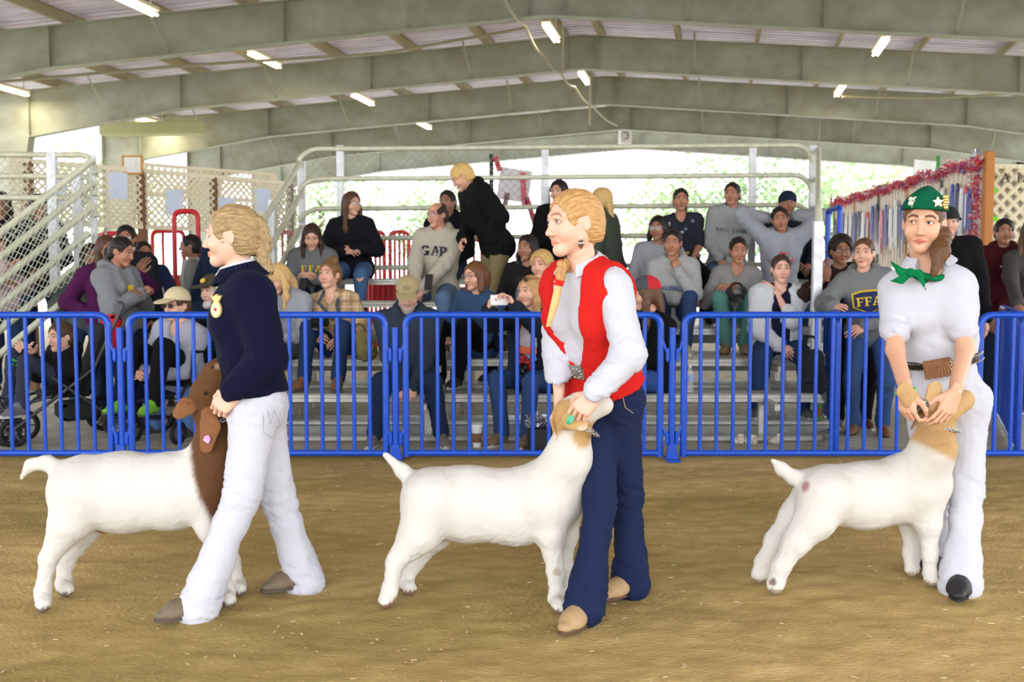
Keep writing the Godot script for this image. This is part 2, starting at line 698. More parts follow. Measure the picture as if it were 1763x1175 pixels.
func torso(f: Field, J: Dictionary, e: float, low := true) -> void:
	var B := frame_of(J)
	var w: float = J.get("w", 1.0)
	var g: float = J.get("girth", 1.0)
	var L: float = (J.neck - J.hip).length()
	var R := B.x
	var F := B.z
	var P: Vector3 = J.hip
	var U := B.y
	if low:
		f.cap(J.hl[0].lerp(P, .15), J.hl[1].lerp(P, .15), .098 * w + e, .098 * w + e, .04)
	f.cap(P + R * .035, P + U * L * .42 + R * .03, .095 * w * g + e, .088 * w * g + e, .05, F, .92)
	f.cap(P - R * .035, P + U * L * .42 - R * .03, .095 * w * g + e, .088 * w * g + e, .05, F, .92)
	var sw: float = (J.sh[0] - J.sh[1]).length() * .5
	for s in [-1.0, 1.0]:
		f.cap(P + U * L * .45 + R * s * .045, P + U * L * .78 + R * s * (sw * .42), .092 * w + e, .096 * w + e, .05, F, .95)
	f.cap(J.sh[0].lerp(P + U * L * .9, .16), J.sh[1].lerp(P + U * L * .9, .16), .052 * w + e, .052 * w + e, .05)
	for s in 2:
		f.cap(J.neck + F * .0, J.sh[s].lerp(J.neck, .25), .046 + e * .7, .05 + e * .7, .04)
	if J.get("bust", 0.0) > 0.0:
		for s in [-1.0, 1.0]:
			f.ell(P + U * L * .66 + R * s * .068 + F * (.075 * w), V(.062, .06, .052) * J.bust + Vector3.ONE * e, .04, B)
	if g > 1.05:
		f.ell(P + U * L * .28 + F * .07, V(.13, .13, .09) * g * w * .85 + Vector3.ONE * e, .06, B)

func arms(f: Field, J: Dictionary, e: float, stop := 1.0, ra := .046) -> void:
	var w: float = J.get("w", 1.0)
	for s in 2:
		var a: Vector3 = J.sh[s]
		var b: Vector3 = J.el[s]
		var c: Vector3 = J.wr[s]
		f.cap(a, a.lerp(b, minf(1.0, stop * 2.0)), ra * w + .006 + e, lerpf(ra * w + .006, .040 * w, minf(1.0, stop * 2.0)) + e, .03)
		if stop > .5:
			f.cap(b, b.lerp(c, minf(1.0, stop * 2.0 - 1.0)), .040 * w + e, .029 + e * .9, .02)

func legs(f: Field, J: Dictionary, e: float, hem := 0.0, stop := 1.0) -> void:
	var w: float = J.get("w", 1.0) * J.get("lw", 1.0)
	for s in 2:
		f.cap(J.hl[s], J.kn[s], .086 * w + e, .056 * w + e, .03)
		f.ell(J.hl[s].lerp(J.hip, .3), Vector3.ONE * (.09 * w + e), .05)
		var c: Vector3 = J.kn[s].lerp(J.an[s], .3)
		if stop > .6:
			f.cap(J.kn[s], c, .055 * w + e, .052 * w + e, .02)
			f.cap(c, J.kn[s].lerp(J.an[s], stop), .052 * w + e, .036 * w + e + hem, .02)

func all_points(J: Dictionary) -> Array:
	return [J.hip, J.neck, J.head] + J.sh + J.el + J.wr + J.hl + J.kn + J.an

# head, neck, trunk, arms, legs and hands: one surface, and the eyes
func body(J: Dictionary, node: Node3D, cell := .016) -> MeshInstance3D:
	var skin: Color = lin(J.get("skin", Color(.87, .68, .56)))
	var bb := bounds(all_points(J), .14)
	var f := Field.new(bb[0], bb[1], cell)
	torso(f, J, -.012)
	arms(f, J, -.004 if J.get("bare", false) else -.008)
	legs(f, J, -.012)
	var hb: Basis = J.hb
	var nb: Vector3 = J.head + hb * V(0, -.10, -.022)
	f.cap(J.neck + frame_of(J).z * -.005, nb, .056 * J.get("w", 1.0), .049, .03)
	var g := Geo.new()
	g.add(f.mesh(), Transform3D(), skin)
	var hs: float = J.get("hs", 1.0)
	var hx := Transform3D(hb.scaled(Vector3.ONE * hs), J.head)
	g.add(J.get("face", head_man if J.get("man", false) else head_woman), hx, skin)
	for s in 2:
		var k: String = J.get("hand", ["relax", "relax"])[s]
		if k == "": continue
		var d: Vector3 = J.get("hd", [Vector3.ZERO, Vector3.ZERO])[s]
		if d == Vector3.ZERO: d = (J.wr[s] - J.el[s])
		d = d.normalized()
		var pn: Vector3 = J.get("pn", [Vector3.ZERO, Vector3.ZERO])[s]
		if pn == Vector3.ZERO: pn = J.hip - J.wr[s] + Vector3.DOWN * .1
		pn = (pn - d * pn.dot(d)).normalized()
		var x := d.cross(pn)     # on the right hand the thumb lies on this side
		if s == 0: x = -x
		g.add(J.get("hg", [null, null])[s] if J.has("hg") and J.hg[s] != null else hand(k), Transform3D(Basis(x, d, pn).scaled(Vector3.ONE * J.get("hsize", .95)), J.wr[s]), skin)
	var e := Geo.new().add(eyes(J.get("gaze", V(0, -.05, 1)), J.get("iris", Color(.20, .12, .07))), hx)
	return multi("body", [[g, mat("vertex", Color.WHITE, .55)], [e, mat("vertex", Color.WHITE, .12)]], node)

# ---------- hair, in the head's own frame, hanging along down (world) ----------
func hair(J: Dictionary, node: Node3D, style: String, col: Color, cell := .006, o := {}) -> MeshInstance3D:
	var hb: Basis = J.hb
	var dn: Vector3 = (hb.transposed() * Vector3.DOWN).normalized()
	var long: float = o.get("long", .34)
	var lo := V(-.15, -.16, -.17)
	var hi := V(.15, .16, .13)
	if style in ["long", "tail", "braid"]:
		for c in [-1.0, 1.0]:
			lo = lo.min(dn * (long + .1) + V(c * .13, -.02, -.10 * c))
			hi = hi.max(dn * (long + .1) + V(c * .13, -.02, -.10 * c))
	if o.has("path"):
		for q in o.path:
			lo = lo.min(q - Vector3.ONE * .06)
			hi = hi.max(q + Vector3.ONE * .06)
	var f := Field.new(lo, hi, cell)
	var t: float = o.get("thick", .007 if style in ["tied", "tail", "bun", "braid"] else .010)
	f.ell(V(0, .030, -.014), V(.073 + t, .087 + t, .094 + t), .01)
	f.ell(V(0, -.02, -.055), V(.066 + t, .075, .050 + t), .03)
	# the face and what lies below the ears stay free
	var line: float = o.get("line", 0.0)
	if style in ["tied", "tail", "bun", "braid"]:
		f.ell(V(0, -.030 + line, .094), V(.070, .108, .080), .012, Basis(), -1)
	elif style in ["short", "bald"]:
		f.ell(V(0, -.026 + line, .094), V(.069, .105, .078), .012, Basis(), -1)
		for s in [-1.0, 1.0]: f.ell(V(s * .075, -.05, .04), V(.03, .055, .05), .01, Basis(), -1)
	else:
		f.ell(V(0, -.031 + line, .092), V(.064, .103, .075), .012, Basis(), -1)
	f.ell(V(0, -.115, .03), V(.085, .060, .095), .012, Basis(), -1)
	if style in ["short", "tail", "bun", "braid", "tied", "bald"]:
		f.ell(V(0, -.125, -.06), V(.1, .062, .09), .012, Basis(), -1)
		for s in [-1.0, 1.0]:
			f.ell(V(s * .09, -.014, .004), V(.026, .042, .034), .008, Basis(), -1)
	if style == "bald":
		f.ell(V(0, .10, .03), V(.062, .085, .09), .02, Basis(), -1)
	match style:
		"long":
			for s in [-1.0, 1.0]:
				var side: Vector3 = o.get("fall", [dn, dn])[0 if s > 0 else 1]
				f.chain([V(s * .066, .02, -.005), V(s * .081, -.06, .012) , V(s * .084, -.06, .010) + side * long * .45, V(s * .070, -.06, .025) + side * long * .85], [.024, .026, .030, .016], .03, V(1, 0, 0), .75)
			f.chain([V(0, .0, -.088), V(0, -.08, -.095), V(0, -.08, -.110) + dn * long * .45, V(0, -.08, -.085) + dn * long * .8], [.05, .065, .07, .05], .03, V(0, 0, 1), .5)
		"bob":
			for s in [-1.0, 1.0]:
				f.cap(V(s * .070, .02, -.005), V(s * .078, -.06, .014) + dn * (long - .3), .024, .026, .03)
			f.cap(V(0, .0, -.085), V(0, -.07, -.075), .06, .065, .04)
		"bun":
			f.ell(o.get("knot", V(0, .075, -.10)), V(.042, .038, .042), .012)
		"tail":
			var at: Vector3 = o.get("knot", V(0, .02, -.112))
			f.chain([at, at + V(0, 0, -.03) + dn * .03, at + V(0, 0, -.02) + dn * long * .6, at + dn * long], [.018, .026, .026, .008], .015)
		"braid":
			for s in o.get("sides", [-1.0, 1.0]):
				var a: Vector3 = V(s * .060, -.055, -.055)
				for k in int(long / .03):
					f.ell(a + dn * .03 * k + V(s * .012 + .006 * (1 if k % 2 else -1), 0, .004 * k), V(.017, .02, .015), .006)
	if o.has("path"):
		# hair gathered along a path (in the head's frame): plaited lumps, or one smooth tail
		var pa: Array = o.path
		if o.get("plait", true):
			var n := int(o.get("lumps", 9))
			for k in n * 2:
				var tt := float(k) / (n * 2 - 1) * (pa.size() - 1)
				var j := mini(int(tt), pa.size() - 2)
				var p: Vector3 = pa[j].lerp(pa[j + 1], tt - j)
				var dir: Vector3 = (pa[j + 1] - pa[j]).normalized()
				var side: Vector3 = dir.cross(o.get("out", V(0, 0, 1))).normalized()
				var r: float = lerpf(o.get("r0", .019), o.get("r1", .013), float(k) / (n * 2))
				f.cap(p - side * r * .45 * (1 if k % 2 else -1) - dir * r * .5, p + side * r * .55 * (1 if k % 2 else -1) + dir * r * .5, r * .72, r * .62, .003)
		else:
			f.chain(pa, o.radii, .02)
	var g := f.mesh()
	var back := style in ["tail", "bun", "braid", "tied"]
	var l := lin(col)
	var streak: float = o.get("streak", .5)
	var fine: float = o.get("fine", 1.0)
	# strands run back to the knot, or from the crown down
	var flow := func(p: Vector3) -> Vector3:
		if back and p.y > -.07 and p.z > -.115:
			var w := atan2(p.x, p.y + .03)
			return V(cos(w) * 6.0, sin(w) * 6.0, p.z * 7.0)
		if back: return V(p.x * 70.0, p.z * 70.0, p.y * 8.0)
		var w2 := atan2(p.x, p.z + .02)
		return V(cos(w2) * 6.0, sin(w2) * 6.0, p.dot(dn) * 6.0)
	var amp: float = o.get("amp", .007)
	for k in g.v.size():
		var q: Vector3 = flow.call(g.v[k]) * fine
		g.v[k] += g.n[k] * amp * noise.get_noise_3d(q.x, q.y, q.z)
	smooth(g)
	painted(g, func(p: Vector3) -> Color:
		var r: Vector3 = flow.call(p) * fine * 1.9
		var q := 1.0 + noise.get_noise_3d(r.x + 30.0, r.y, r.z) * streak
		return Color(l.r * q, l.g * q, l.b * q))
	var w := Geo.new().add(g, Transform3D(hb.scaled(Vector3.ONE * J.get("hs", 1.0)), J.head))
	return obj("hair", w, mat("hair", Color.WHITE), node)

# ---------- clothes ----------
# folds of cloth: soft everywhere, tight and crosswise where the limb bends
func creases(g: Geo, amount: float, bends: Array, shift: float) -> void:
	for k in g.v.size():
		var p := g.v[k]
		var near := 0.0
		for b in bends:
			near = maxf(near, 1.0 - (p - b).length_squared() / .030)
		var a := noise.get_noise_3d(p.x * 9.0 + shift, p.y * 5.0 + p.x * 6.0, p.z * 9.0)
		var c := noise.get_noise_3d(p.x * 8.0 + shift, p.y * 21.0 + p.x * 10.0, p.z * 6.0 + 5.0)
		var r := 1.0 - absf(c) * 2.2
		g.v[k] += g.n[k] * amount * (a * .55 + r * maxf(0.0, near) * .75 + c * .18)
	smooth(g)

func top(J: Dictionary, node: Node3D, called: String, m: Material, o := {}) -> MeshInstance3D:
	var e: float = o.get("e", .012)
	var bb := bounds([J.hip, J.neck] + J.sh + J.el + J.wr + J.hl, .17)
	var f := Field.new(bb[0], bb[1], o.get("cell", .014))
	var B := frame_of(J)
	torso(f, J, e)
	arms(f, J, e, o.get("sleeve", .97))
	if o.get("sleeve", .97) > .9 and o.get("cuff", true):
		for s in 2: f.cap(J.el[s].lerp(J.wr[s], .86), J.el[s].lerp(J.wr[s], .9), .034 + e * .6, .034 + e * .6, .012)
	if o.get("hood", false):
		var n: Vector3 = J.neck + B.y * .02
		var ring := []
		for k in 9:
			var w := PI * (k / 8.0) * 1.5 - PI * .25
			ring.append(n + B.x * cos(w) * .088 - B.z * (sin(w) * .085 - .005) + B.y * (.012 + .022 * sin(w)))
		var rr := [.022, .028, .034, .040, .044, .040, .034, .028, .022]
		f.chain(ring, rr, .02)
		f.cap(n - B.z * .085 - B.y * .02, n - B.z * .10 - B.y * .10, .06, .045, .04, B.z, .6)
	elif o.get("collar", 0.0) > 0.0:
		var n2: Vector3 = J.neck
		f.cap(n2 - B.y * .02, n2 + B.y * o.collar, .064 + e * .3, .060 + e * .3, .015)
	# the neck opening and the hem
	var hb: Basis = J.hb
	var nk: float = o.get("neck", .052)
	f.cap(J.neck + B.y * .0 + B.z * .01, J.head + hb * V(0, -.05, 0), nk, nk + .01, .008, Vector3.ZERO, 1.0, -1)
	if o.get("vee", 0.0) > 0.0:
		f.cap(J.neck + B.z * .07, J.neck + B.z * .12 - B.y * o.vee, .05, .01, .01, Vector3.ZERO, 1.0, -1)
	if o.has("open"):
		f.cap(J.neck + B.z * .12 - B.y * .04, J.hip + B.z * .20, o.open, o.open, .008, Vector3.ZERO, 1.0, -1)
	if o.has("hem"):
		f.plane(J.hip + B.y * o.hem, -B.y)
	var g := f.mesh()
	creases(g, o.get("fold", .017), J.el + J.wr, J.hip.x * 13.0)
	return obj(called, g, m, node)

func trousers(J: Dictionary, node: Node3D, called: String, m: Material, o := {}) -> MeshInstance3D:
	var e: float = o.get("e", .006)
	var bb := bounds([J.hip, J.hip.lerp(J.neck, .25)] + J.hl + J.kn + J.an, .17)
	var f := Field.new(bb[0], bb[1], o.get("cell", .014))
	var B := frame_of(J)
	var w: float = J.get("w", 1.0)
	var gi: float = J.get("girth", 1.0)
	f.cap(J.hl[0].lerp(J.hip, .15), J.hl[1].lerp(J.hip, .15), .092 * w + e, .092 * w + e, .04)
	for s in [-1.0, 1.0]: f.cap(J.hip + B.x * .035 * s, J.hip + B.y * o.get("waist", .12) + B.x * .032 * s, .090 * w * gi + e, .086 * w * gi + e, .04, B.z, .92)
	legs(f, J, e, o.get("hem", .010), o.get("stop", .97))
	if o.has("waist"): f.plane(J.hip + B.y * o.waist, B.y)
	var g := f.mesh()
	creases(g, o.get("fold", .013), J.hl + J.kn + J.an, J.hip.z * 7.0)
	return obj(called, g, m, node)

# at: the ankle joint, toe: the tip; a sole with an outline, a heel and an upper
func shoe(at: Vector3, toe: Vector3, J: Dictionary, node: Node3D, called: String, col: Color, sole := Color(.8, .8, .78), o := {}) -> MeshInstance3D:
	var cell: float = o.get("cell", .010)
	var dn: Vector3 = o.get("down", Vector3.DOWN)
	var fw := toe - at
	fw = (fw - dn * fw.dot(dn)).normalized()
	var sd := fw.cross(-dn)
	var low: float = (toe - at).dot(dn) + .012 if o.get("heel", false) else .078
	var heel := at + dn * low - fw * .055       # the rearmost point, on the ground
	var l: float = maxf(.20, (toe - heel).dot(fw))
	var lift: float = .024 if o.get("heel", false) else .010
	var up := -dn
	var f := Field.new(bounds([heel, heel + fw * l, at], .1)[0], bounds([heel, heel + fw * l, at], .1)[1], cell)
	var hb := heel + fw * .038 + up * (lift + .022)
	var ball := heel + fw * l * .66 + up * .026
	var tip := heel + fw * (l - .030) + up * .022
	f.cap(hb, ball, .033, .041, .02)
	f.cap(ball, tip, .040, .027, .02, dn, .72)
	f.cap(hb + fw * .012, at + up * o.get("shaft", .02), .034, .040, .02)
	f.cap(at + fw * .005, ball + up * .004, .038, .030, .03)
	f.plane(heel + fw * .1 + up * (lift * .5 + .006), (dn - fw * (lift - .010) / l * 1.2).normalized())
	var x := obj(called, f.mesh(), mat("leather", col, o.get("rough", .6)), node)
	var g := Geo.new()
	var out := []
	var hl := []
	for k in 20:
		var w := TAU * k / 20
		var t := .5 - .5 * cos(w)          # 0 at the heel, 1 at the toe
		var wd := lerpf(.036, .043, smoothstep(.1, .65, t)) * (1.0 - .25 * smoothstep(.8, 1.0, t))
		out.append(Vector2(t * l, sin(w) * wd * (.9 if absf(sin(w)) > .9 else 1.0)))
	g.prism(out, fw, sd, heel + up * .002, up * (.012 if o.get("heel", false) else .024))
	if o.get("heel", false):
		for q in [Vector2(.002, -.024), Vector2(.012, -.032), Vector2(.062, -.033), Vector2(.062, .033), Vector2(.012, .032), Vector2(.002, .024)]: hl.append(q)
		g.prism(hl, fw, sd, heel + up * .001, up * .034)
	obj("sole", g, mat("leather", sole, .7), x).position = Vector3.ZERO
	return x

func cap_hat(J: Dictionary, node: Node3D, col: Color, brim: Color, o := {}) -> MeshInstance3D:
	var f := Field.new(V(-.13, -.03, -.15), V(.13, .16, .22), .006)
	f.ell(V(0, .038, -.012), V(.088, .098, .110), .01)
	f.plane(V(0, .030, 0), V(0, -1, .1))
	f.ell(V(0, .034, .125), V(.078, .010, .075), .006, Basis(V(1, 0, 0), .22))
	var g := f.mesh()
	var a := lin(col)
	var b := lin(brim)
	painted(g, func(p: Vector3) -> Color: return b if p.z > .10 and p.y < .07 or o.has("rear") and p.z < -.02 else a)
	var flip: float = o.get("turn", 0.0)
	return obj("cap", Geo.new().add(g, Transform3D(J.hb * Basis(V(0, 1, 0), flip) * Basis(V(1, 0, 0), o.get("tip", 0.0)), J.head + J.hb * V(0, .012, 0))), mat("cloth_vertex", Color.WHITE, .9), node)

func glasses(J: Dictionary, node: Node3D, col: Color, dark := false, lift := V(0, 0, 0)) -> MeshInstance3D:
	var fr := Geo.new()
	var ln := Geo.new()
	var xf := Transform3D(J.hb, J.head + J.hb * lift)
	for s in [-1.0, 1.0]:
		var c := V(s * .033, .006, .097)
		var ring := []
		for k in 12:
			var w := TAU * k / 12
			ring.append(xf * (c + V(cos(w) * .025, sin(w) * .018, -absf(cos(w) * .004))))
		fr.tube(ring, .0017, 5, -1.0, true)
		var at := ln.v.size()
		for q in ring:
			ln.v.append(q)
			ln.n.append(J.hb.z)
		for k in range(1, 11): ln.i.append_array([at, at + k + 1, at + k])
		fr.tube([xf * (c + V(s * .025, .006, 0)), xf * V(s * .078, .010, .05), xf * V(s * .080, .006, -.01)], .0017, 5)
	fr.tube([xf * V(-.009, .010, .099), xf * V(.009, .010, .099)], .0017, 5)
	var lens := StandardMaterial3D.new()
	lens.resource_name = "lens"
	lens.transparency = BaseMaterial3D.TRANSPARENCY_ALPHA
	lens.albedo_color = Color(.06, .05, .05, .8) if dark else Color(.9, .9, .95, .08)
	lens.roughness = .05
	mats["lens%s" % dark] = mats.get("lens%s" % dark, lens)
	return multi("glasses", [[fr, mat("plastic", col, .4)], [ln, mats["lens%s" % dark]]], node)

# where the cloth lies, going outward from o along d
func skin_of(m: MeshInstance3D, o: Vector3, d: Vector3) -> Vector3:
	var far := -1.0
	for v in m.mesh.surface_get_arrays(0)[Mesh.ARRAY_VERTEX]:
		var q: Vector3 = v + base - o
		var t := q.dot(d)
		if t > far and t < .20 and (q - d * t).length_squared() < .0005: far = t
	return o + d * maxf(far, .05)

func part(n: Node3D, called: String) -> MeshInstance3D:
	return n.get_node(called)

# lettering on a chest: fl across, fu up, standing on the cloth
func lettering(node: Node3D, text: String, at: Vector3, b: Basis, size: float, col: Color, called := "lettering", font := "Droid Serif", weight := 700, deep := .02) -> MeshInstance3D:
	var t := TextMesh.new()
	var fo := SystemFont.new()
	fo.font_names = PackedStringArray([font])
	fo.font_weight = weight
	t.font = fo
	t.text = text
	t.font_size = 64
	t.pixel_size = size / 64.0
	t.depth = deep
	t.curve_step = 2.0
	var o := MeshInstance3D.new()
	o.name = called
	o.mesh = t
	t.material = mat("print", col, .85)
	o.transform = Transform3D(b, at - base)
	node.add_child(o, true)
	return o

# ---------- postures ----------
# o.head: middle of the head, o.hip: middle of the hips, o.yaw: where the body faces (0 = towards +z, + = to +x)
func pose(o: Dictionary) -> Dictionary:
	var J := o.duplicate()
	var face := Basis(V(0, 1, 0), o.get("yaw", 0.0))
	var R := face.x
	var F := face.z
	J.hb = Basis.from_euler(V(o.get("nod", 0.0), o.get("yaw", 0.0) + o.get("turn", 0.0), o.get("roll", 0.0)))
	var size: float = o.get("size", 1.0)
	J.hs = o.get("hs", size)
	J.w = o.get("w", 1.0) * size
	J.neck = o.head + J.hb * V(0, -.145, -.035) * size + Vector3.DOWN * .012
	var U: Vector3 = (J.neck - o.hip).normalized()
	var sw: float = o.get("sw", .165 if not o.get("man", false) else .19) * size
	var rs := (R - U * R.dot(U)).normalized().rotated(U, o.get("twist", 0.0))
	var down: float = o.get("slump", .055)
	J.sh = [J.neck + rs * sw - U * down, J.neck - rs * sw - U * down]
	J.hl = [o.hip + R * .085 * size, o.hip - R * .085 * size]
	if not o.has("bust"): J.bust = 0.0 if o.get("man", false) else .9
	var L1 := .285 * size
	var L2 := .25 * size
	# hands: places in the body's own axes from the hips (across, up, forward), or world points under "wr"
	if not o.has("wr"):
		var at: Array = o.get("hands", [V(.07, .08, .30), V(-.07, .08, .30)])
		J.wr = [o.hip + R * at[0].x + Vector3.UP * at[0].y + F * at[0].z, o.hip + R * at[1].x + Vector3.UP * at[1].y + F * at[1].z]
	J.el = []
	for s in 2:
		var sg := 1.0 if s == 0 else -1.0
		var pole: Vector3 = R * sg * .6 - F * .6 - Vector3.UP * .5
		if o.has("pole"): pole = R * o.pole[s].x * sg + Vector3.UP * o.pole[s].y + F * o.pole[s].z
		J.el.append(bend(J.sh[s], J.wr[s], L1, L2, pole))
	# legs
	var T := .42 * size
	var S := .41 * size
	var floor_y: float = o.get("floor", 0.0)
	if not o.has("an"):
		if o.get("stand", false):
			J.an = [J.hl[0] + R * .02, J.hl[1] - R * .02]
			for s in 2: J.an[s].y = floor_y + .08
		else:
			var kf: float = o.get("knees", .40)
			var sp: float = o.get("spread", .06)
			var st: float = o.get("feet", .36)
			J.an = [o.hip + R * (.085 + sp) + F * st, o.hip - R * (.085 + sp) + F * st]
			for s in 2: J.an[s].y = floor_y + .08
	J.kn = []
	for s in 2:
		var sg := 1.0 if s == 0 else -1.0
		var T1: float = maxf(T, (J.hl[s] - J.an[s]).length() * .52)
		J.kn.append(bend(J.hl[s], J.an[s], T1, T1 * .98, o.get("kpole", F * 1.0 + Vector3.UP * .5 + R * sg * .15)))
	if not o.has("toe"):
		J.toe = []
		for s in 2: J.toe.append(J.an[s] + (F + R * (.2 if s == 0 else -.2)).normalized() * .20 * size - Vector3.UP * .05)
	return J

# a figure of the audience; o.wear: [kind, colour, options], o.legs: colour or [kind, colour], o.feet_col, o.hair: [style, colour, options]
func figure(called: String, label: String, o: Dictionary, group := "") -> Node3D:
	var J := pose(o)
	var at := V(o.hip.x, o.get("floor", 0.0), o.hip.z)
	var node := thing(called, label, "person", at, group)
	body(J, node, o.get("cell", .017))
	var wr: Array = o.wear
	top(J, node, wr[0], mat(wr[3] if wr.size() > 3 else "cloth", wr[1]), wr[2] if wr.size() > 2 else {})
	var lg: Array = o.get("legs", ["jeans", Color(.22, .29, .40)])
	trousers(J, node, lg[0], mat("denim" if lg[0] == "jeans" else "cloth", lg[1]), {"cell": .016})
	if not o.get("no_shoes", false):
		for s in 2: shoe(J.an[s], J.toe[s], J, node, "shoe", o.get("shoes", Color(.25, .22, .2)), o.get("sole", Color(.75, .75, .72)))
	var hr: Array = o.get("hair", ["short", Color(.12, .09, .07)])
	if hr[0] != "none": hair(J, node, hr[0], hr[1], .0065, hr[2] if hr.size() > 2 else {})
	o.J = J
	return node

# ---------- the barn ----------
const AXIS := Vector3(.2062, 0, -.9785)     # along the ridge, away from the camera
const ACROSS := Vector3(.9945, 0, .1045)    # along a frame, to the right

func ridge(k: float) -> Vector3:
	return V(.67 + 1.022 * (k - 1.0), 0, -19.4 - 4.85 * (k - 1.0))

func in_frame(k: float, u: float, y: float) -> Vector3:
	return ridge(k) + ACROSS * u + Vector3.UP * y

func roof_y(u: float) -> float:
	return 7.08 - .073 * absf(u)

func low_y(u: float) -> float:
	var a := absf(u)
	return 6.29 - .077 * a if a < 10.1 else 5.512 - (a - 10.1) * .1585

func paint_mat() -> StandardMaterial3D:
	var m := mat("beam_paint", Color(.68, .70, .65), .7)
	if m.albedo_texture == null:
		m.albedo_texture = noise_tex("stains", .006, Color(.84, .82, .77), Color(1, 1, 1), 5)
		m.uv1_triplanar = true
		m.uv1_world_triplanar = true
		m.uv1_scale = Vector3(.22, .3, .22)
		m.detail_enabled = true
		m.detail_blend_mode = BaseMaterial3D.BLEND_MODE_MUL
		m.detail_albedo = noise_tex("streak", .008, Color(.93, .92, .89), Color.WHITE, 3)
		m.detail_uv_layer = BaseMaterial3D.DETAIL_UV_2
		m.uv2_triplanar = true
		m.uv2_world_triplanar = true
		m.uv2_scale = Vector3(.5, .5, .5)
	return m

func barn() -> void:
	var pm := paint_mat()
	for k in range(-4, 6):
		var fr := Geo.new()
		var us := [0.0, 5.0, 10.1, 14.15]
		for s in [-1.0, 1.0]:
			for j in 3:
				var u0: float = us[j] * s
				var u1: float = us[j + 1] * s
				# web, and a flange at its top and its bottom
				for face in [-.012, .012]:
					fr.quad(in_frame(k, u0, low_y(u0)) - AXIS * face, in_frame(k, u1, low_y(u1)) - AXIS * face, in_frame(k, u1, roof_y(u1)) - AXIS * face, in_frame(k, u0, roof_y(u0)) - AXIS * face)
				for fl in [[low_y(u0), low_y(u1)], [roof_y(u0), roof_y(u1)]]:
					var a := in_frame(k, u0, fl[0])
					var b := in_frame(k, u1, fl[1])
					var x := (b - a).normalized()
					var y := AXIS.cross(x)
					fr.box((a + b) * .5, V((b - a).length() + .01, .022, .24), Basis(x, y, AXIS).orthonormalized())
		var o := struct("trim_%d" % (k + 5), fr, pm, "tapered steel roof frame painted grey green")
		o.name = "ceiling_beam_%d" % (k + 5)
		# columns
		for s in [-1.0, 1.0]:
			var cg := Geo.new()
			var uo: float = 15.35 * s
			var ui: float = 14.15 * s
			var ub: float = 14.95 * s
			for face in [-.012, .012]:
				fr = cg
				cg.quad(in_frame(k, ub, 0) + AXIS * face, in_frame(k, uo, 0) + AXIS * face, in_frame(k, uo, roof_y(uo)) + AXIS * face, in_frame(k, ui, low_y(ui)) + AXIS * face)
				cg.quad(in_frame(k, ui, low_y(ui)) + AXIS * face, in_frame(k, uo, roof_y(uo)) + AXIS * face, in_frame(k, ui, roof_y(ui)) + AXIS * face, in_frame(k, ui, low_y(ui)) + AXIS * face)
			for fl in [[in_frame(k, ub, 0), in_frame(k, ui, low_y(ui))], [in_frame(k, uo, 0), in_frame(k, uo, roof_y(uo))]]:
				var x2: Vector3 = (fl[1] - fl[0]).normalized()
				cg.box((fl[0] + fl[1]) * .5, V((fl[1] - fl[0]).length(), .022, .26), Basis(x2, AXIS.cross(x2), AXIS).orthonormalized())
			obj("column", cg, pm, o)
		# stiffeners and slanting braces
		for u in [-14.15, -10.1, -5.2, -.35, .35, 5.2, 10.1, 14.15]:
			var g := Geo.new()
			var a := in_frame(k, u, low_y(u) + .01)
			var b := in_frame(k, u, roof_y(u) - .01)
			g.box((a + b) * .5 - AXIS * .06, V(.016, (b - a).length(), .12), Basis(ACROSS, Vector3.UP, ACROSS.cross(Vector3.UP)))
			obj("stiffener", g, pm, o)
		for u in [-12.0, -7.6, -2.7, 2.7, 7.6, 12.0]:
			var g := Geo.new()
			var us2: float = u * 1.0
			g.box((in_frame(k, u, low_y(u)) + in_frame(k, us2, roof_y(us2)) - AXIS * .9) * .5, V(.05, .006, (in_frame(k, u, low_y(u)) - in_frame(k, us2, roof_y(us2)) + AXIS * .9).length()), Basis.looking_at(in_frame(k, us2, roof_y(us2)) - AXIS * .9 - in_frame(k, u, low_y(u))))
			obj("brace", g, pm, o)
	# purlins along the ridge
	var pu := mat("purlin_paint", Color(.66, .62, .50), .7)
	var kz0 := -4.2
	var kz1 := 5.02
	for s in [-1.0, 1.0]:
		for j in 9:
			var u: float = s * (.45 + 1.85 * j)
			var g := Geo.new()
			var a := in_frame(kz0, u, roof_y(u) + .11)
			var b := in_frame(kz1, u, roof_y(u) + .11)
			var x := (b - a).normalized()
			var bs := Basis(x, Vector3.UP, x.cross(Vector3.UP))
			g.box((a + b) * .5, V((b - a).length(), .20, .012), bs)
			g.box((a + b) * .5 + Vector3.UP * .10 + ACROSS * .03, V((b - a).length(), .008, .07), bs)
			g.box((a + b) * .5 - Vector3.UP * .10 - ACROSS * .03, V((b - a).length(), .008, .07), bs)
			var o := struct("ceiling_purlin", g, pu, "")
			o.name = numbered("ceiling_purlin")
	# ribbed sheets from ridge to eave
	var sheet_m := mat("sheet", Color(.93, .915, .93), .55)
	sheet_m.albedo_texture = noise_tex("sheet", .01, Color(.84, .83, .84), Color.WHITE, 4)
	sheet_m.uv1_triplanar = true
	sheet_m.uv1_world_triplanar = true
	sheet_m.uv1_scale = Vector3(.2, .2, .5)
	sheet_m.backlight_enabled = true
	sheet_m.backlight = Color(.55, .525, .55)
	var roof := Node3D.new()
	roof.name = "roof"
	add_child(roof)
	tag(roof, "pale ribbed metal roof sheets over the purlins", "", "", "structure")
	base = Vector3.ZERO
	var step := .96
	var n := int((kz1 - kz0) * 4.956 / step)
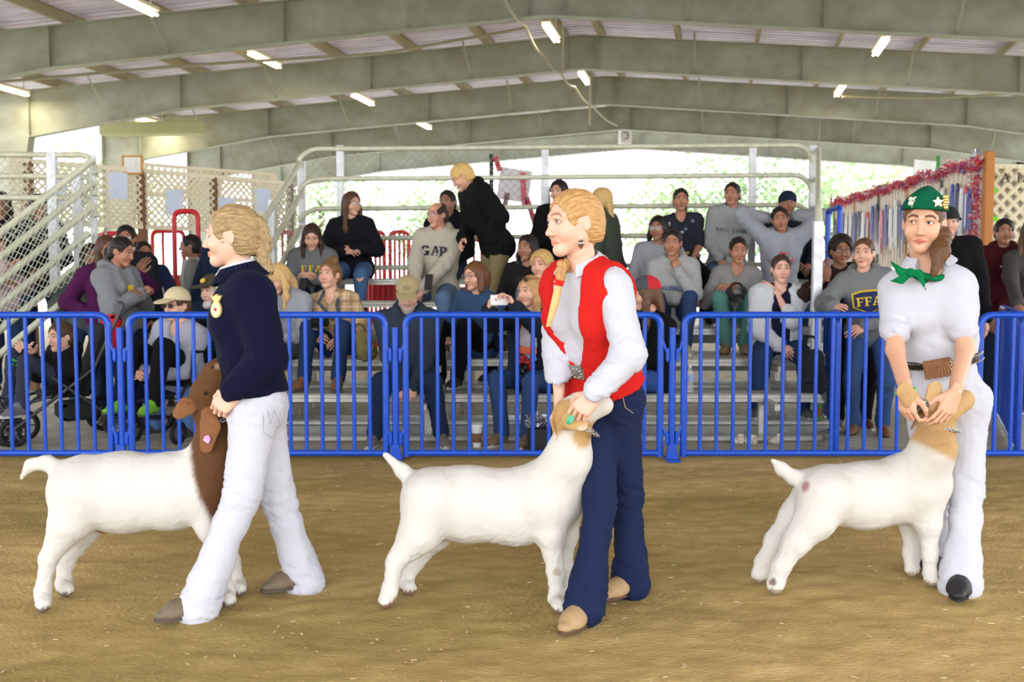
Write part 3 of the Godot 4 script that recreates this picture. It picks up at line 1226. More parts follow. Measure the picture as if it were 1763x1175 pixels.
	for s in [-1.0, 1.0]:
		var g := Geo.new()
		var prof := []
		for r in 4:
			var q := r * .24
			prof.append_array([Vector2(q, 0), Vector2(q + .15, 0), Vector2(q + .175, .035), Vector2(q + .215, .035)])
		prof.append(Vector2(step + .012, 0))
		var p0 := in_frame(kz0, 0, roof_y(0) + .225)
		var p1 := in_frame(kz0, s * 16.3, roof_y(16.3) + .225)
		for t in [0.0, .006]:
			for j in prof.size() - 1:
				var a: Vector3 = AXIS * prof[j].x + Vector3.UP * (prof[j].y + t)
				var b: Vector3 = AXIS * prof[j + 1].x + Vector3.UP * (prof[j + 1].y + t)
				g.quad(p0 + a, p0 + b, p1 + b, p1 + a)
		var first: MeshInstance3D = obj("sheet", g, sheet_m, roof)
		for j in range(1, n):
			var c: MeshInstance3D = first.duplicate()
			c.name = "sheet"
			roof.add_child(c, true)
			c.position = AXIS * step * j
	# gable end under the far frame
	var gab := Geo.new()
	var poly := []
	for u in [-15.3, -10.1, 0.0, 10.1, 15.3]: poly.append(Vector2(u, minf(low_y(u), roof_y(u)) - .02))
	for u in [15.3, 0.0, -15.3]: poly.append(Vector2(u, roof_y(u) + .2))
	gab.prism(poly, ACROSS, Vector3.UP, ridge(5.03), AXIS * .05)
	struct("wall_gable", gab, mat("gable", Color(.86, .82, .82), .7), "pale metal gable panel closing the far end of the roof")
	# a conduit across the nearest bays, and the hanging cable
	var cb := Geo.new()
	var pts := []
	var ends := [V(-0.156, 6.125, -17.5), V(0.278, 6.372, -20.5), V(0.728, 6.456, -23.5), V(1.181, 6.239, -24.4), V(1.636, 6.196, -26), V(2.267, 6.202, -28.6), V(3.442, 6.254, -32.8)]
	for j in ends.size() - 1:
		for t in 5:
			pts.append(ends[j].lerp(ends[j + 1], t / 5.0) + Vector3.DOWN * sin(t / 5.0 * PI) * .10)
	pts.append(ends[-1])
	cb.tube(pts, .03, 6)
	tag(obj("power_cable", cb, mat("cable", Color(.62, .60, .50), .7)), "drooping pale cable strung below the roof ridge", "cable")
	for e in [[V(0.98, 6.173, -19.4), V(0.984, 5.202, -19.4)], [V(1.908, 6.108, -24.3), V(1.886, 4.966, -24.3)]]:
		var g := Geo.new()
		g.bar(e[0], e[1], .03)
		tag(obj("pull_rope", g, mat("cable", Color(.62, .60, .50), .7)), "rope hanging straight down at the ridge, " + ("nearer and further left of two" if e[0].z > -20 else "further and shorter of two"), "rope")
	var cd := Geo.new()
	cd.tube([V(-11.5, 5.52, -22), V(-7.027, 5.91, -22), V(-2.884, 6.272, -22.5), V(0.306, 6.835, -22.5)], .035, 6)
	tag(obj("conduit_pipe", cd, mat("cable", Color(.62, .60, .50), .7)), "thin straight conduit under the left roof slope between two frames", "pipe")
	cd = Geo.new()
	cd.tube([V(8.907, 6.14, -27), V(11.259, 6.094, -27), V(14.02, 6.174, -26.6)], .035, 6)
	tag(obj("conduit_pipe", cd, mat("cable", Color(.66, .64, .52), .7)), "thin conduit under the right roof slope near the bay lamp", "pipe")
	# loudspeaker at the far ridge
	var sp := Geo.new()
	sp.box(V(4.21, 6.5, -37.2), V(.42, .55, .4), Basis(V(0, 1, 0), .2), .03)
	var spk := thing("loudspeaker", "small pale loudspeaker hung at the far ridge of the roof", "loudspeaker", V(4.21, 6.5, -37.2))
	obj("case", sp, mat("plastic", Color(.85, .84, .82), .6), spk)
	var cone := Geo.new()
	cone.lathe([Vector2(.14, .02), Vector2(.10, -.05), Vector2(.001, -.06)], Transform3D(Basis(V(1, 0, 0), PI / 2), V(4.184, 6.512, -36.98)), 16)
	obj("cone", cone, mat("plastic", Color(.25, .24, .22), .7), spk)
	# short olive duct at the left
	var du := Geo.new()
	du.box(V(-10.447, 5.572, -29), V(3.0, .36, .5), Basis(V(0, 1, 0), -.1), .02)
	tag(obj("duct_beam", du, mat("purlin_paint", Color(.66, .66, .48), .7)), "short olive box beam reaching out between two left columns", "beam")

func lamps() -> void:
	var glass := StandardMaterial3D.new()
	glass.resource_name = "tube_glow"
	glass.albedo_color = Color(1, .96, .85)
	glass.emission_enabled = true
	glass.emission = Color(1, .90, .66)
	glass.emission_energy_multiplier = 1.3
	var list := [[226, 7, 17.2, "left of the first roof frame, nearest of the left row"], [456, 105, 23.0, "in the second bay on the left, the longest in view"], [12, 155, 24.6, "at the far left edge between two frames"], [625, 173, 27.4, "in the third bay on the left slope"],
		[260, 211, 29.5, "far left behind the second frame, small and dim"], [949, 58, 21.6, "just under the ridge between the first two frames"], [1006, 136, 26.6, "under the ridge behind the second frame"], [1516, 82, 21.5, "on the right slope in the second bay"], [1446, 157, 26.6, "on the right slope in the third bay"], [728, 216, 31.5, "smallest and furthest, on the left slope"]]
	for l in list:
		var p: Vector3 = pix(l[0], l[1], l[2])
		var t := thing("fluorescent_lamp", "glowing fluorescent tube lamp " + l[3], "lamp", p)
		var x := AXIS
		var bs := Basis(x, Vector3.UP, x.cross(Vector3.UP))
		var hs := Geo.new()
		hs.box(p + Vector3.UP * .10, V(1.5, .07, .18), bs, .01)
		for e in [-.6, .6]: hs.box(p + Vector3.UP * .32 + x * e, V(.02, .40, .02), bs)
		obj("housing", hs, mat("enamel", Color(.85, .83, .75), .5), t)
		for s in [-.045, .045]:
			var g := Geo.new()
			g.bar(p + bs.z * s - x * .72, p + bs.z * s + x * .72, .03, 8)
			obj("tube", g, glass, t)
		var a := AreaLight3D.new()
		a.name = "light"
		a.area_size = Vector2(1.4, .16)
		a.light_energy = .9
		a.light_color = Color(1, .94, .80)
		a.shadow_enabled = true
		a.area_range = 60.0
		t.add_child(a)
		a.position = Vector3.DOWN * .06
		a.basis = Basis.looking_at(Vector3.DOWN, bs.z)

func pix(px: float, py: float, d: float) -> Vector3:
	# the place in the barn that was read off the photograph at that distance
	var u := (px - 881.5) / 1700.0
	var v := (587.5 - py) / 1700.0
	var y := v * .998007 - .063108
	var z := .998007 + v * .063108
	return V(u, y, -z) * (d / z) + V(0, 1.23, 0)

# ---------- ground ----------
func ground() -> void:
	var dirt := mat("dirt", Color(.86, .78, .57), 1.0)
	dirt.metallic_specular = .1
	dirt.albedo_texture = noise_tex("dirt", .012, Color(.84, .82, .78), Color(1.0, .99, .97), 6, FastNoiseLite.TYPE_SIMPLEX_SMOOTH, 0, 1024)
	dirt.uv1_triplanar = true
	dirt.uv1_world_triplanar = true
	dirt.uv1_scale = V(.34, .5, .8)
	dirt.normal_enabled = true
	dirt.normal_texture = noise_tex("grit", .09, Color.BLACK, Color.WHITE, 4, FastNoiseLite.TYPE_SIMPLEX_SMOOTH, 5.0, 1024)
	dirt.normal_scale = .5
	dirt.detail_enabled = true
	dirt.detail_blend_mode = BaseMaterial3D.BLEND_MODE_MUL
	dirt.detail_albedo = noise_tex("dirt_patch", .004, Color(.74, .73, .64), Color(1.0, .96, .92), 5)
	dirt.detail_uv_layer = BaseMaterial3D.DETAIL_UV_2
	dirt.uv2_triplanar = true
	dirt.uv2_world_triplanar = true
	dirt.uv2_scale = Vector3(.09, .2, .26)
	# scuffed arena in view: a fine grid, flat and level beyond it
	var g := Geo.new()
	var x0 := -5.2
	var z0 := -6.78
	var st := .036
	var nx := int(10.4 / st)
	var nz := int(5.4 / st)
	for j in nz + 1:
		for i in nx + 1:
			var x := x0 + i * st
			var z := z0 + j * st
			var edge := minf(1.0, minf(minf(i, nx - i), minf(j, nz - j)) / 12.0)
			var y := noise.get_noise_3d(x * 1.6, 0, z * 3.4) * .012 + noise.get_noise_3d(x * 5.0, 9, z * 8.0) * .009
			var r := 1.0 - absf(noise.get_noise_3d(x * 2.2 + 7.0, 4, z * 4.5))
			y += (r * r - .7) * .006 + noise.get_noise_3d(x * 15.0, 3, z * 17.0) * .0055
			g.v.append(V(x, y * edge - .006 * edge, z))
			g.n.append(Vector3.UP)
	for j in nz:
		for i in nx:
			var a := j * (nx + 1) + i
			g.i.append_array([a, a + 1, a + nx + 1, a + 1, a + nx + 2, a + nx + 1])
	smooth(g)
	struct("floor", g, dirt, "tan scuffed dirt floor of the show ring")
	var far := Geo.new()
	far.quad(V(-16, 0, -6.78), V(-16, 0, 8), V(-5.2, 0, 8), V(-5.2, 0, -6.78))
	far.quad(V(5.2, 0, -6.78), V(5.2, 0, 8), V(16, 0, 8), V(16, 0, -6.78))
	far.quad(V(-5.2, 0, z0 + nz * st), V(-5.2, 0, 8), V(5.2, 0, 8), V(5.2, 0, z0 + nz * st))
	far.v = far.v
	struct("floor_surround", far, dirt, "dirt floor of the ring beyond the picture")
	var con := mat("concrete", Color(.76, .74, .66), .85)
	con.albedo_texture = noise_tex("concrete", .02, Color(.78, .76, .72), Color.WHITE, 5)
	con.uv1_triplanar = true
	con.uv1_world_triplanar = true
	con.uv1_scale = Vector3.ONE * .4
	var slab := Geo.new()
	slab.box(V(3, -.1, -23.4), V(44, .21, 33.2), Basis(), .0)
	struct("floor_concrete", slab, con, "worn concrete floor under the bleacher behind the barrier")
	# clods and straw bits lying on the dirt
	var rng := RandomNumberGenerator.new()
	rng.seed = 11
	for kind in 2:
		var peb := Geo.new()
		if kind == 0:
			peb.lathe([Vector2(.001, -.35), Vector2(.45, -.2), Vector2(.5, .1), Vector2(.3, .38), Vector2(.001, .45)], Transform3D(), 6)
		else:
			peb.box(Vector3.ZERO, V(1, .12, .16))
		var mm := MultiMesh.new()
		mm.transform_format = MultiMesh.TRANSFORM_3D
		mm.mesh = arrays_mesh([[peb, mat("crumb", Color(.62, .50, .33), 1.0) if kind == 0 else mat("chip", Color(.84, .78, .62), .9)]])
		mm.instance_count = 2600 if kind == 0 else 500
		for i in mm.instance_count:
			var z := -2.2 - 4.5 * rng.randf()
			var x := (rng.randf() - .5) * 1.15 * -z
			var s := (.004 + .010 * rng.randf() ** 3.0) if kind == 0 else (.008 + .014 * rng.randf())
			var b := Basis(V(0, 1, 0), rng.randf() * TAU) * Basis(V(1, 0, 0), rng.randf() * (1.5 if kind == 0 else .3))
			mm.set_instance_transform(i, Transform3D(b.scaled(V(s, s * .7, s)), V(x, .002, z)))
		var mi := MultiMeshInstance3D.new()
		mi.multimesh = mm
		mi.name = "dirt_crumbs" if kind == 0 else "straw_litter"
		add_child(mi)
		tag(mi, "small dirt crumbs scattered over the ring floor" if kind == 0 else "pale chips of straw scattered over the ring floor", "dirt" if kind == 0 else "straw", "", "stuff")

# ---------- outdoors ----------
func outside() -> void:
	var gr := Geo.new()
	gr.quad(V(-160, -.12, -200), V(-160, -.12, 120), V(160, -.12, 120), V(160, -.12, -200))
	struct("ground", gr, mat("paving", Color(.80, .79, .75), .95), "pale paved yard around the barn")
	var rng := RandomNumberGenerator.new()
	rng.seed = 21
	var spots := [[-5.0, -66, 8.0], [9.5, -60, 7.5], [13.0, -57, 9.5], [16.0, -50, 8.0], [22.0, -58, 10.0], [29.0, -52, 9.0], [-12.0, -62, 10.0], [-22.0, -54, 9.0], [-30.0, -46, 8.5], [-34.0, -34, 9.0], [36.0, -40, 8.0]]
	var leaf := Geo.new()
	leaf.prism([Vector2(0, -.5), Vector2(.3, -.1), Vector2(.22, .25), Vector2(0, .5), Vector2(-.22, .25), Vector2(-.3, -.1)], V(1, 0, 0), V(0, 1, 0), Vector3.ZERO, V(0, 0, .02))
	var tones := [Color(.70, .78, .60), Color(.74, .81, .62), Color(.68, .76, .60)]
	var words := ["leftmost behind the bleacher rail", "behind the middle of the bleacher rail", "behind the right half of the bleacher", "behind the right end of the bleacher rail", "right of the bleacher corner post", "beyond the ribbon wall at the right", "beyond the far left of the bleacher", "beyond the lattice at the left", "beyond the left columns of the barn", "at the open left side of the barn", "far right beyond the display wall"]
	for j in spots.size():
		var s: Array = spots[j]
		var at := V(s[0], -.12, s[1])
		var t := thing("tree", "pale green leafy tree outside, " + words[j], "tree", at, "trees outside the barn")
		var tr := Geo.new()
		var hh: float = s[2]
		tr.tube([at, at + V(.1, hh * .3, 0), at + V(0, hh * .7, .1)], .22, 8, .08)
		for k in 5:
			var w := TAU * k / 5.0
			tr.tube([at + V(0, hh * (.25 + .06 * k), 0), at + V(cos(w) * hh * .22, hh * (.45 + .07 * k), sin(w) * hh * .22)], .08, 6, .03)
		obj("trunk", tr, mat("bark", Color(.38, .32, .25), .95), t)
		var mm := MultiMesh.new()
		mm.transform_format = MultiMesh.TRANSFORM_3D
		var lm := mat("leaf", tones[j % 3], .6)
		lm.backlight_enabled = true
		lm.backlight = Color(.4, .5, .2)
		base = Vector3.ZERO
		mm.mesh = arrays_mesh([[leaf, lm]])
		mm.instance_count = 1300
		for i in mm.instance_count:
			var c := Vector3(rng.randfn(), rng.randfn(), rng.randfn()).normalized() * pow(rng.randf(), .45)
			var lump := 1.0 + .35 * noise.get_noise_3d(c.x * 2.5 + j * 5, c.y * 2.5, c.z * 2.5)
			var p := V(c.x * hh * .42, hh * .62 + c.y * hh * .40, c.z * hh * .42) * V(lump, 1, lump)
			mm.set_instance_transform(i, Transform3D(Basis.from_euler(V(rng.randf() * TAU, rng.randf() * TAU, rng.randf() * TAU)).scaled(Vector3.ONE * (.32 + .25 * rng.randf())), p))
		var mi := MultiMeshInstance3D.new()
		mi.multimesh = mm
		mi.name = "foliage"
		mi.set_meta("kind", "stuff")
		t.add_child(mi)

# ---------- the blue barrier ----------
func blue() -> StandardMaterial3D:
	var m := mat("paint", Color(.04, .31, .76), .35)
	m.albedo_texture = noise_tex("chips", .025, Color(.80, .84, .90), Color(1, 1, 1), 5)
	m.uv1_scale = Vector3.ONE * .8
	return m

func barrier(label: String, a: Vector3, b: Vector3, bars := 16, top := .985) -> Node3D:
	var t := thing("crowd_barrier", label, "barrier", (a + b) * .5, "blue crowd barriers")
	var m := blue()
	var x := (b - a).normalized()
	var up := Vector3.UP
	var fr := Geo.new()
	fr.tube(rounded([a + up * .02, a + up * top, b + up * top, b + up * .02], .085), .0235, 10)
	obj("frame", fr, m, t)
	var lo := Geo.new()
	lo.bar(a + up * .045, b + up * .045, .021, 10)
	obj("bottom_rail", lo, m, t)
	var l := (b - a).length()
	for k in range(1, bars):
		var g := Geo.new()
		var p := a + x * l * k / bars
		g.bar(p + up * .05, p + up * (top - .01), .0135, 8)
		obj("bar", g, m, t)
	return t

func fence() -> void:
	var d := -6.66
	barrier("blue crowd barrier panel at the left, before the stroller", V(-4.52, 0, d), V(-2.725, 0, d))
	barrier("blue crowd barrier panel behind the girl in the navy jacket", V(-2.585, 0, d), V(-.855, 0, d))
	barrier("blue crowd barrier panel behind the girl in the red vest", V(-.72, 0, d), V(1.005, 0, d))
	barrier("blue crowd barrier panel before the woman in the white jacket", V(1.165, 0, d), V(2.95, 0, d))
	barrier("blue crowd barrier panel at the right edge behind the girl in the green cap", V(3.165, 0, d), V(4.95, 0, d))
	barrier("blue crowd barrier set back at a right angle beside the bleacher end", V(2.235, 0, d - .10), V(2.70, 0, d - 1.75))
	barrier("blue crowd barrier running back at the right edge, beside the man in maroon", V(3.50, 0, d - .12), V(4.25, 0, d - 1.9))
	var m := blue()
	for e in [[-2.65, "between the stroller and the girl in the navy jacket"], [-.79, "behind the tail of the middle goat"], [1.085, "behind the back of the girl in the red vest"], [3.055, "hidden behind the girl in the green cap"]]:
		var p := V(e[0], 0, d)
		var t := thing("barrier_post", "blue steel post with hinge clips " + e[1], "post", p, "barrier posts")
		var g := Geo.new()
		g.bar(p, p + V(0, .90, 0), .024, 10)
		obj("pole", g, m, t)
		var f := Geo.new()
		f.prism([Vector2(-.045, 0), Vector2(.045, 0), Vector2(.022, .11), Vector2(-.022, .11)], V(1, 0, 0), V(0, 1, 0), p + V(0, 0, .01), V(0, 0, .03))
		f.box(p + V(0, .008, .03), V(.09, .010, .20))
		obj("foot", f, m, t)
		for y in [.17, .74]:
			for s in [-1.0, 1.0]:
				var c := Geo.new()
				c.tube([p + V(s * .075, y + .10, .0), p + V(s * .050, y + .02, .012), p + V(s * .034, y - .02, .012), p + V(s * .034, y - .07, .012)], .010, 6)
				c.box(p + V(s * .034, y - .02, .010), V(.022, .085, .03), Basis(), .004)
				obj("clip", c, m, t)

# ---------- bleachers ----------
const ROW_D := [7.4, 8.0, 8.6, 9.2, 9.8]
const ROW_Y := [.36, .58, .80, 1.02, 1.23]

func wire_mesh(o: Vector3, ex: Vector3, ey: Vector3, w: float, h: float, pitch: float, r: float) -> Geo:
	# slanting wires that cross, clipped to a parallelogram
	var g := Geo.new()
	for s in [-1.0, 1.0]:
		var c := -h
		while c < w + h:
			# the line x = c + s * y
			var y0 := 0.0
			var y1 := h
			if s > 0:
				y0 = maxf(0.0, -c)
				y1 = minf(h, w - c)
			else:
				y0 = maxf(0.0, c - w)
				y1 = minf(h, c)
			if y1 - y0 > .02:
				g.bar(o + ex * (c + s * y0) + ey * y0, o + ex * (c + s * y1) + ey * y1, r, 4)
			c += pitch
	return g

func bleachers() -> void:
	var alu := mat("steel", Color(.80, .79, .74), .42, .35)
	var grey := mat("steel", Color(.60, .60, .56), .6, .2)
	var t := thing("bleacher", "grey aluminium bleacher of five rows full of spectators", "bleacher", V(.3, 0, -8.6))
	var xl := -2.17
	for r in 5:
		var d: float = ROW_D[r]
		var y: float = ROW_Y[r]
		var xr := .305 * d + .08
		var cx := (xl + xr) * .5
		var w := xr - xl
		var g := Geo.new()
		g.box(V(cx, y - .02, -d - .13), V(w, .042, .26), Basis(), .012)
		g.box(V(cx, y - .045, -d - .012), V(w, .03, .012))
		obj("seat_plank", g, alu, t)
		# foot planks of this row, and the riser behind them
		var fy: float = [.05, .12, .34, .56, .77][r]
		var g2 := Geo.new()
		g2.box(V(cx, fy - .02, -d + .17 if r else -d + .02), V(w, .04, .30 if r else .10), Basis(), .012)
		obj("foot_plank", g2, alu, t)
		if r:
			var g3 := Geo.new()
			g3.box(V(cx, fy - .10, -d + .33), V(w, .12, .012))
			obj("riser", g3, grey, t)
		for k in 4:
			var x := lerpf(xl + .25, xr - .42, k / 3.0)
			var s := Geo.new()
			s.box(V(x, (y - .04) * .5, -d - .13), V(.06, y - .04, .05), Basis(), .004)
			s.box(V(x, y - .06, -d + .05), V(.05, .05, .55), Basis(), .004)
			if r: s.box(V(x, fy * .5 - .02, -d + .24), V(.05, fy - .04, .05), Basis(), .004)
			obj("support", s, alu, t)
	# guard rails: back, and the sloping left side
	var rail := mat("steel", Color(.86, .86, .76), .5, .1)
	var dz := -10.25
	var xr2 := 3.15
	for k in 5:
		var y := 2.56 - k * .305
		var g := Geo.new()
		var yl := y - .10
		g.tube(rounded([V(xl, yl, dz + .05), V(xl + .05, y, dz + .01), V(xl + .42, y, dz), V(xr2 - .10, y + .04, dz), V(xr2 - .06, y - .14, dz)], .16), .026, 8)
		obj("rail", g, rail, t)
	for k in 4:
		var g := Geo.new()
		var y := 2.42 - k * .33
		g.bar(V(xl, y, dz + .04), V(xl, y - 1.26, -7.35), .030, 8)
		obj("side_rail", g, rail, t)
	for x in [xl, -1.77, .34, 2.48, xr2 - .05]:
		var g := Geo.new()
		var top: float = 2.44 if x == xl else 2.60
		g.box(V(x, (top + .2) * .5, dz - .02), V(.075, top - .2, .05), Basis(), .006)
		obj("guard_post", g, mat("steel", Color(.84, .85, .85), .45, .3), t)
	for e in [V(xl, 1.25, -8.0), V(xl, 1.75, -9.1)]:
		var g := Geo.new()
		g.box(V(e.x - .03, e.y * .5 + .05, e.z), V(.05, e.y + .3, .06), Basis(), .006)
		obj("guard_post", g, mat("steel", Color(.84, .85, .85), .45, .3), t)
	# right end: a post and its netting seen along its plane
	var gp := Geo.new()
	gp.box(V(2.389, 0.637, -7.75) * V(1, 0, 1) + V(0, .84, 0), V(.075, 1.68, .06), Basis(), .006)
	obj("guard_post", gp, mat("steel", Color(.86, .87, .88), .45, .3), t)
	var e0 := V(2.389, 0.637, -7.75) * V(1, 0, 1)
	var e1 := V(xr2, 0, dz)
	for k in 3:
		var g := Geo.new()
		g.tube(rounded([e0 + V(.02, .9 + k * .35, 0), e0 + V(.03, 1.62 + k * .1, -.1), e1 + V(0, 2.56 - k * .3, 0)], .2), .026, 8)
		obj("side_rail", g, rail, t)
	var wire := mat("steel", Color(.72, .74, .70), .5, .5)
	var ex := (e1 - e0)
	var wl := ex.length()
	var n1 := obj("chain_link", wire_mesh(e0 + V(0, .5, 0), ex / wl, V(0, 1, 0) + ex / wl * .0, wl, 1.1, .075, .0024), wire, t)
	n1.set_meta("kind", "stuff")
	var n2 := obj("chain_link", wire_mesh(e0 + V(0, 1.6, 0) + ex * .25, ex / wl, V(0, 1, 0), wl * .75, .95, .075, .0024), wire, t)
	n2.set_meta("kind", "stuff")
	var n3 := obj("chain_link", wire_mesh(V(xl + .1, 1.3, dz - .03), V(1, 0, 0), V(0, 1, 0), xr2 - xl - .2, 1.26, .085, .0028), wire, t)
	n3.set_meta("kind", "stuff")
	var n4 := obj("chain_link", wire_mesh(V(xl - .03, 1.1, dz + .1), V(0, -.40, .916), V(0, 1, 0), 2.9, 1.2, .085, .0026), wire, t)
	n4.set_meta("kind", "stuff")

# ---------- stair guard at the far left ----------
func left_stairs() -> void:
	var t := thing("stair_guard", "pale steel stair railing with wire netting at the left edge", "railing", V(-4.059, 0.826, -8.6))
	var rail := mat("steel", Color(.86, .86, .76), .5, .1)
	for k in 6:
		var g := Geo.new()
		var y := 42.0 * k
		g.bar(pix(-60, 450 + y, 8.4), pix(160 - k * 2, 275 + y, 8.9), .030, 8)
		obj("handrail", g, rail, t)
	for k in 3:
		var g := Geo.new()
		g.tube(rounded([pix(-60, 266 + k * 37, 9.0), pix(160, 267 + k * 37, 9.0), pix(164, 300 + k * 37, 8.95)], .12), .026, 8)
		obj("rail", g, rail, t)
	for e in [[92, 262, 500], [136, 296, 560], [163, 268, 560]]:
		var g := Geo.new()
		var a := pix(e[0], e[1], 9.0)
		var b := pix(e[0], e[2], 9.0)
		g.box((a + b) * .5, V(.085 if e[0] < 160 else .05, a.y - b.y, .05), Basis(), .006)
		obj("guard_post", g, mat("steel", Color(.86, .87, .90), .45, .3), t)
	var wire := mat("steel", Color(.82, .84, .76), .5, .2)
	var o := pix(-40, 600, 8.46)
	var w := obj("wire_netting", wire_mesh(o, V(.82, .62, -.16).normalized(), V(0, 1, 0), 1.36, .85, .066, .0032), wire, t)
	w.set_meta("kind", "stuff")
	var w2 := obj("wire_netting", wire_mesh(pix(-40, 420, 9.02), V(1, 0, 0), V(0, 1, 0), 1.06, .80, .08, .003), wire, t)
	w2.set_meta("kind", "stuff")

# ---------- goats ----------
# bones: [from, to, radius, radius, join]; brown(p) says how brown the coat is at p
func goat(label: String, at: Vector3, bones: Array, ears: Array, hooves: Array, coat: Color, brown: Callable, o := {}) -> Node3D:
	var t := thing("goat", label, "goat", at)
	var pts := []
	for b in bones: pts.append_array([b[0], b[1]])
	var bb := bounds(pts, .17)
	var f := Field.new(bb[0], bb[1], .0085)
	for b in bones:
		f.cap(b[0], b[1], b[2], b[3], b[4] if b.size() > 4 else .03, b[5] if b.size() > 5 else Vector3.ZERO, b[6] if b.size() > 6 else 1.0)
	var g := f.mesh()
	# short coat, longer on the legs and the tail
	for k in g.v.size():
		var p := g.v[k]
		var low := clampf((.34 - p.y) / .2, 0.0, 1.0)
		g.v[k] += g.n[k] * (noise.get_noise_3d(p.x * 55, p.y * 26, p.z * 55) * (.0012 + .0045 * low) + noise.get_noise_3d(p.x * 16, p.y * 9, p.z * 16) * .0035)
	smooth(g)
	# ears: drooping leaves, cupped
	var ear_from := []
	for e in ears:
		var pa: Array = e[0]
		var rs: Array = e[1]
		var nrm: Vector3 = e[2]
		var eb := bounds(pa, .07)
		var ef := Field.new(eb[0], eb[1], .0034)
		ef.chain(pa, rs, .006, nrm.normalized(), .34)

		ear_from.append(g.v.size())
		g.add(ef.mesh())
	var white := lin(o.get("white", Color(.81, .79, .75)))
	var br := lin(coat)
	var hoof := lin(o.get("hoof", Color(.45, .40, .36)))
	painted(g, func(p: Vector3) -> Color:
		var n := noise.get_noise_3d(p.x * 70, p.y * 30, p.z * 70)
		var b: float = clampf(brown.call(p) / .022 + .5 + n * .35, 0, 1)
		var c := white.lerp(br * (1.0 + n * .12), b)
		for h in hooves:
			var q: Vector3 = p - h
			if q.length_squared() < .0024 and q.y < .024 + n * .008: return hoof
		return c)
	for x in o.get("marks", []):
		for k in g.v.size():
			var d: float = (g.v[k] - x[0]).length()
			if d < x[1]: g.c[k] = g.c[k].lerp(lin(x[2]), clampf((x[1] - d) / x[1] * 3.0, 0, 1))
	if o.has("ear") and ear_from.size():
		var ec := lin(o.ear)
		for k in range(ear_from[0], g.v.size()):
			g.c[k] = ec * (1.0 + .2 * noise.get_noise_3d(g.v[k].x * 60, g.v[k].y * 60, g.v[k].z * 60))
	var m := mat("fur", Color.WHITE, .85)
	m.vertex_color_use_as_albedo = true
	m.metallic_specular = .25
	m.uv1_triplanar = true
	m.uv1_scale = Vector3(4, 1.6, 4)
	m.normal_enabled = true
	m.normal_texture = noise_tex("coat", .05, Color.BLACK, Color.WHITE, 3, FastNoiseLite.TYPE_SIMPLEX_SMOOTH, 3.0)
	m.normal_scale = .35
	obj("body", g, m, t)
	return t

func tag_plate(t: Node3D, at: Vector3, b: Basis, w: float, h: float, col: Color) -> MeshInstance3D:
	var g := Geo.new()
	g.prism([Vector2(-w * .5, -h * .5), Vector2(w * .5, -h * .5), Vector2(w * .5, h * .15), Vector2(w * .16, h * .5), Vector2(-w * .16, h * .5), Vector2(-w * .5, h * .15)], b.x, b.y, at, b.z * .003)
	g.lathe([Vector2(.006, 0), Vector2(.006, .006), Vector2(.0001, .007)], Transform3D(Basis(b.x, b.z, -b.y), at + b.y * h * .3), 10)
	return obj("ear_tag", g, mat("gloss", col, .4), t)

func chain_collar(t: Node3D, c: Vector3, n: Vector3, r: float) -> void:
	var g := Geo.new()
	var x := n.cross(Vector3.UP).normalized()
	var y := x.cross(n).normalized()
	var cnt := int(TAU * r / .011)
	for k in cnt:
		var w := TAU * k / cnt
		var p := c + (x * cos(w) + y * sin(w)) * r
		var tg := (y * cos(w) - x * sin(w))
		var out := (p - c).normalized()
		var side := n.normalized() if k % 2 else out
		var ring := []
		for j in 8:
			var a := TAU * j / 8
			ring.append(p + tg * cos(a) * .010 + side * sin(a) * .006)
		g.tube(ring, .0022, 5, -1.0, true)
	obj("chain_collar", g, mat("steel", Color(.80, .80, .80), .25, 1.0), t)

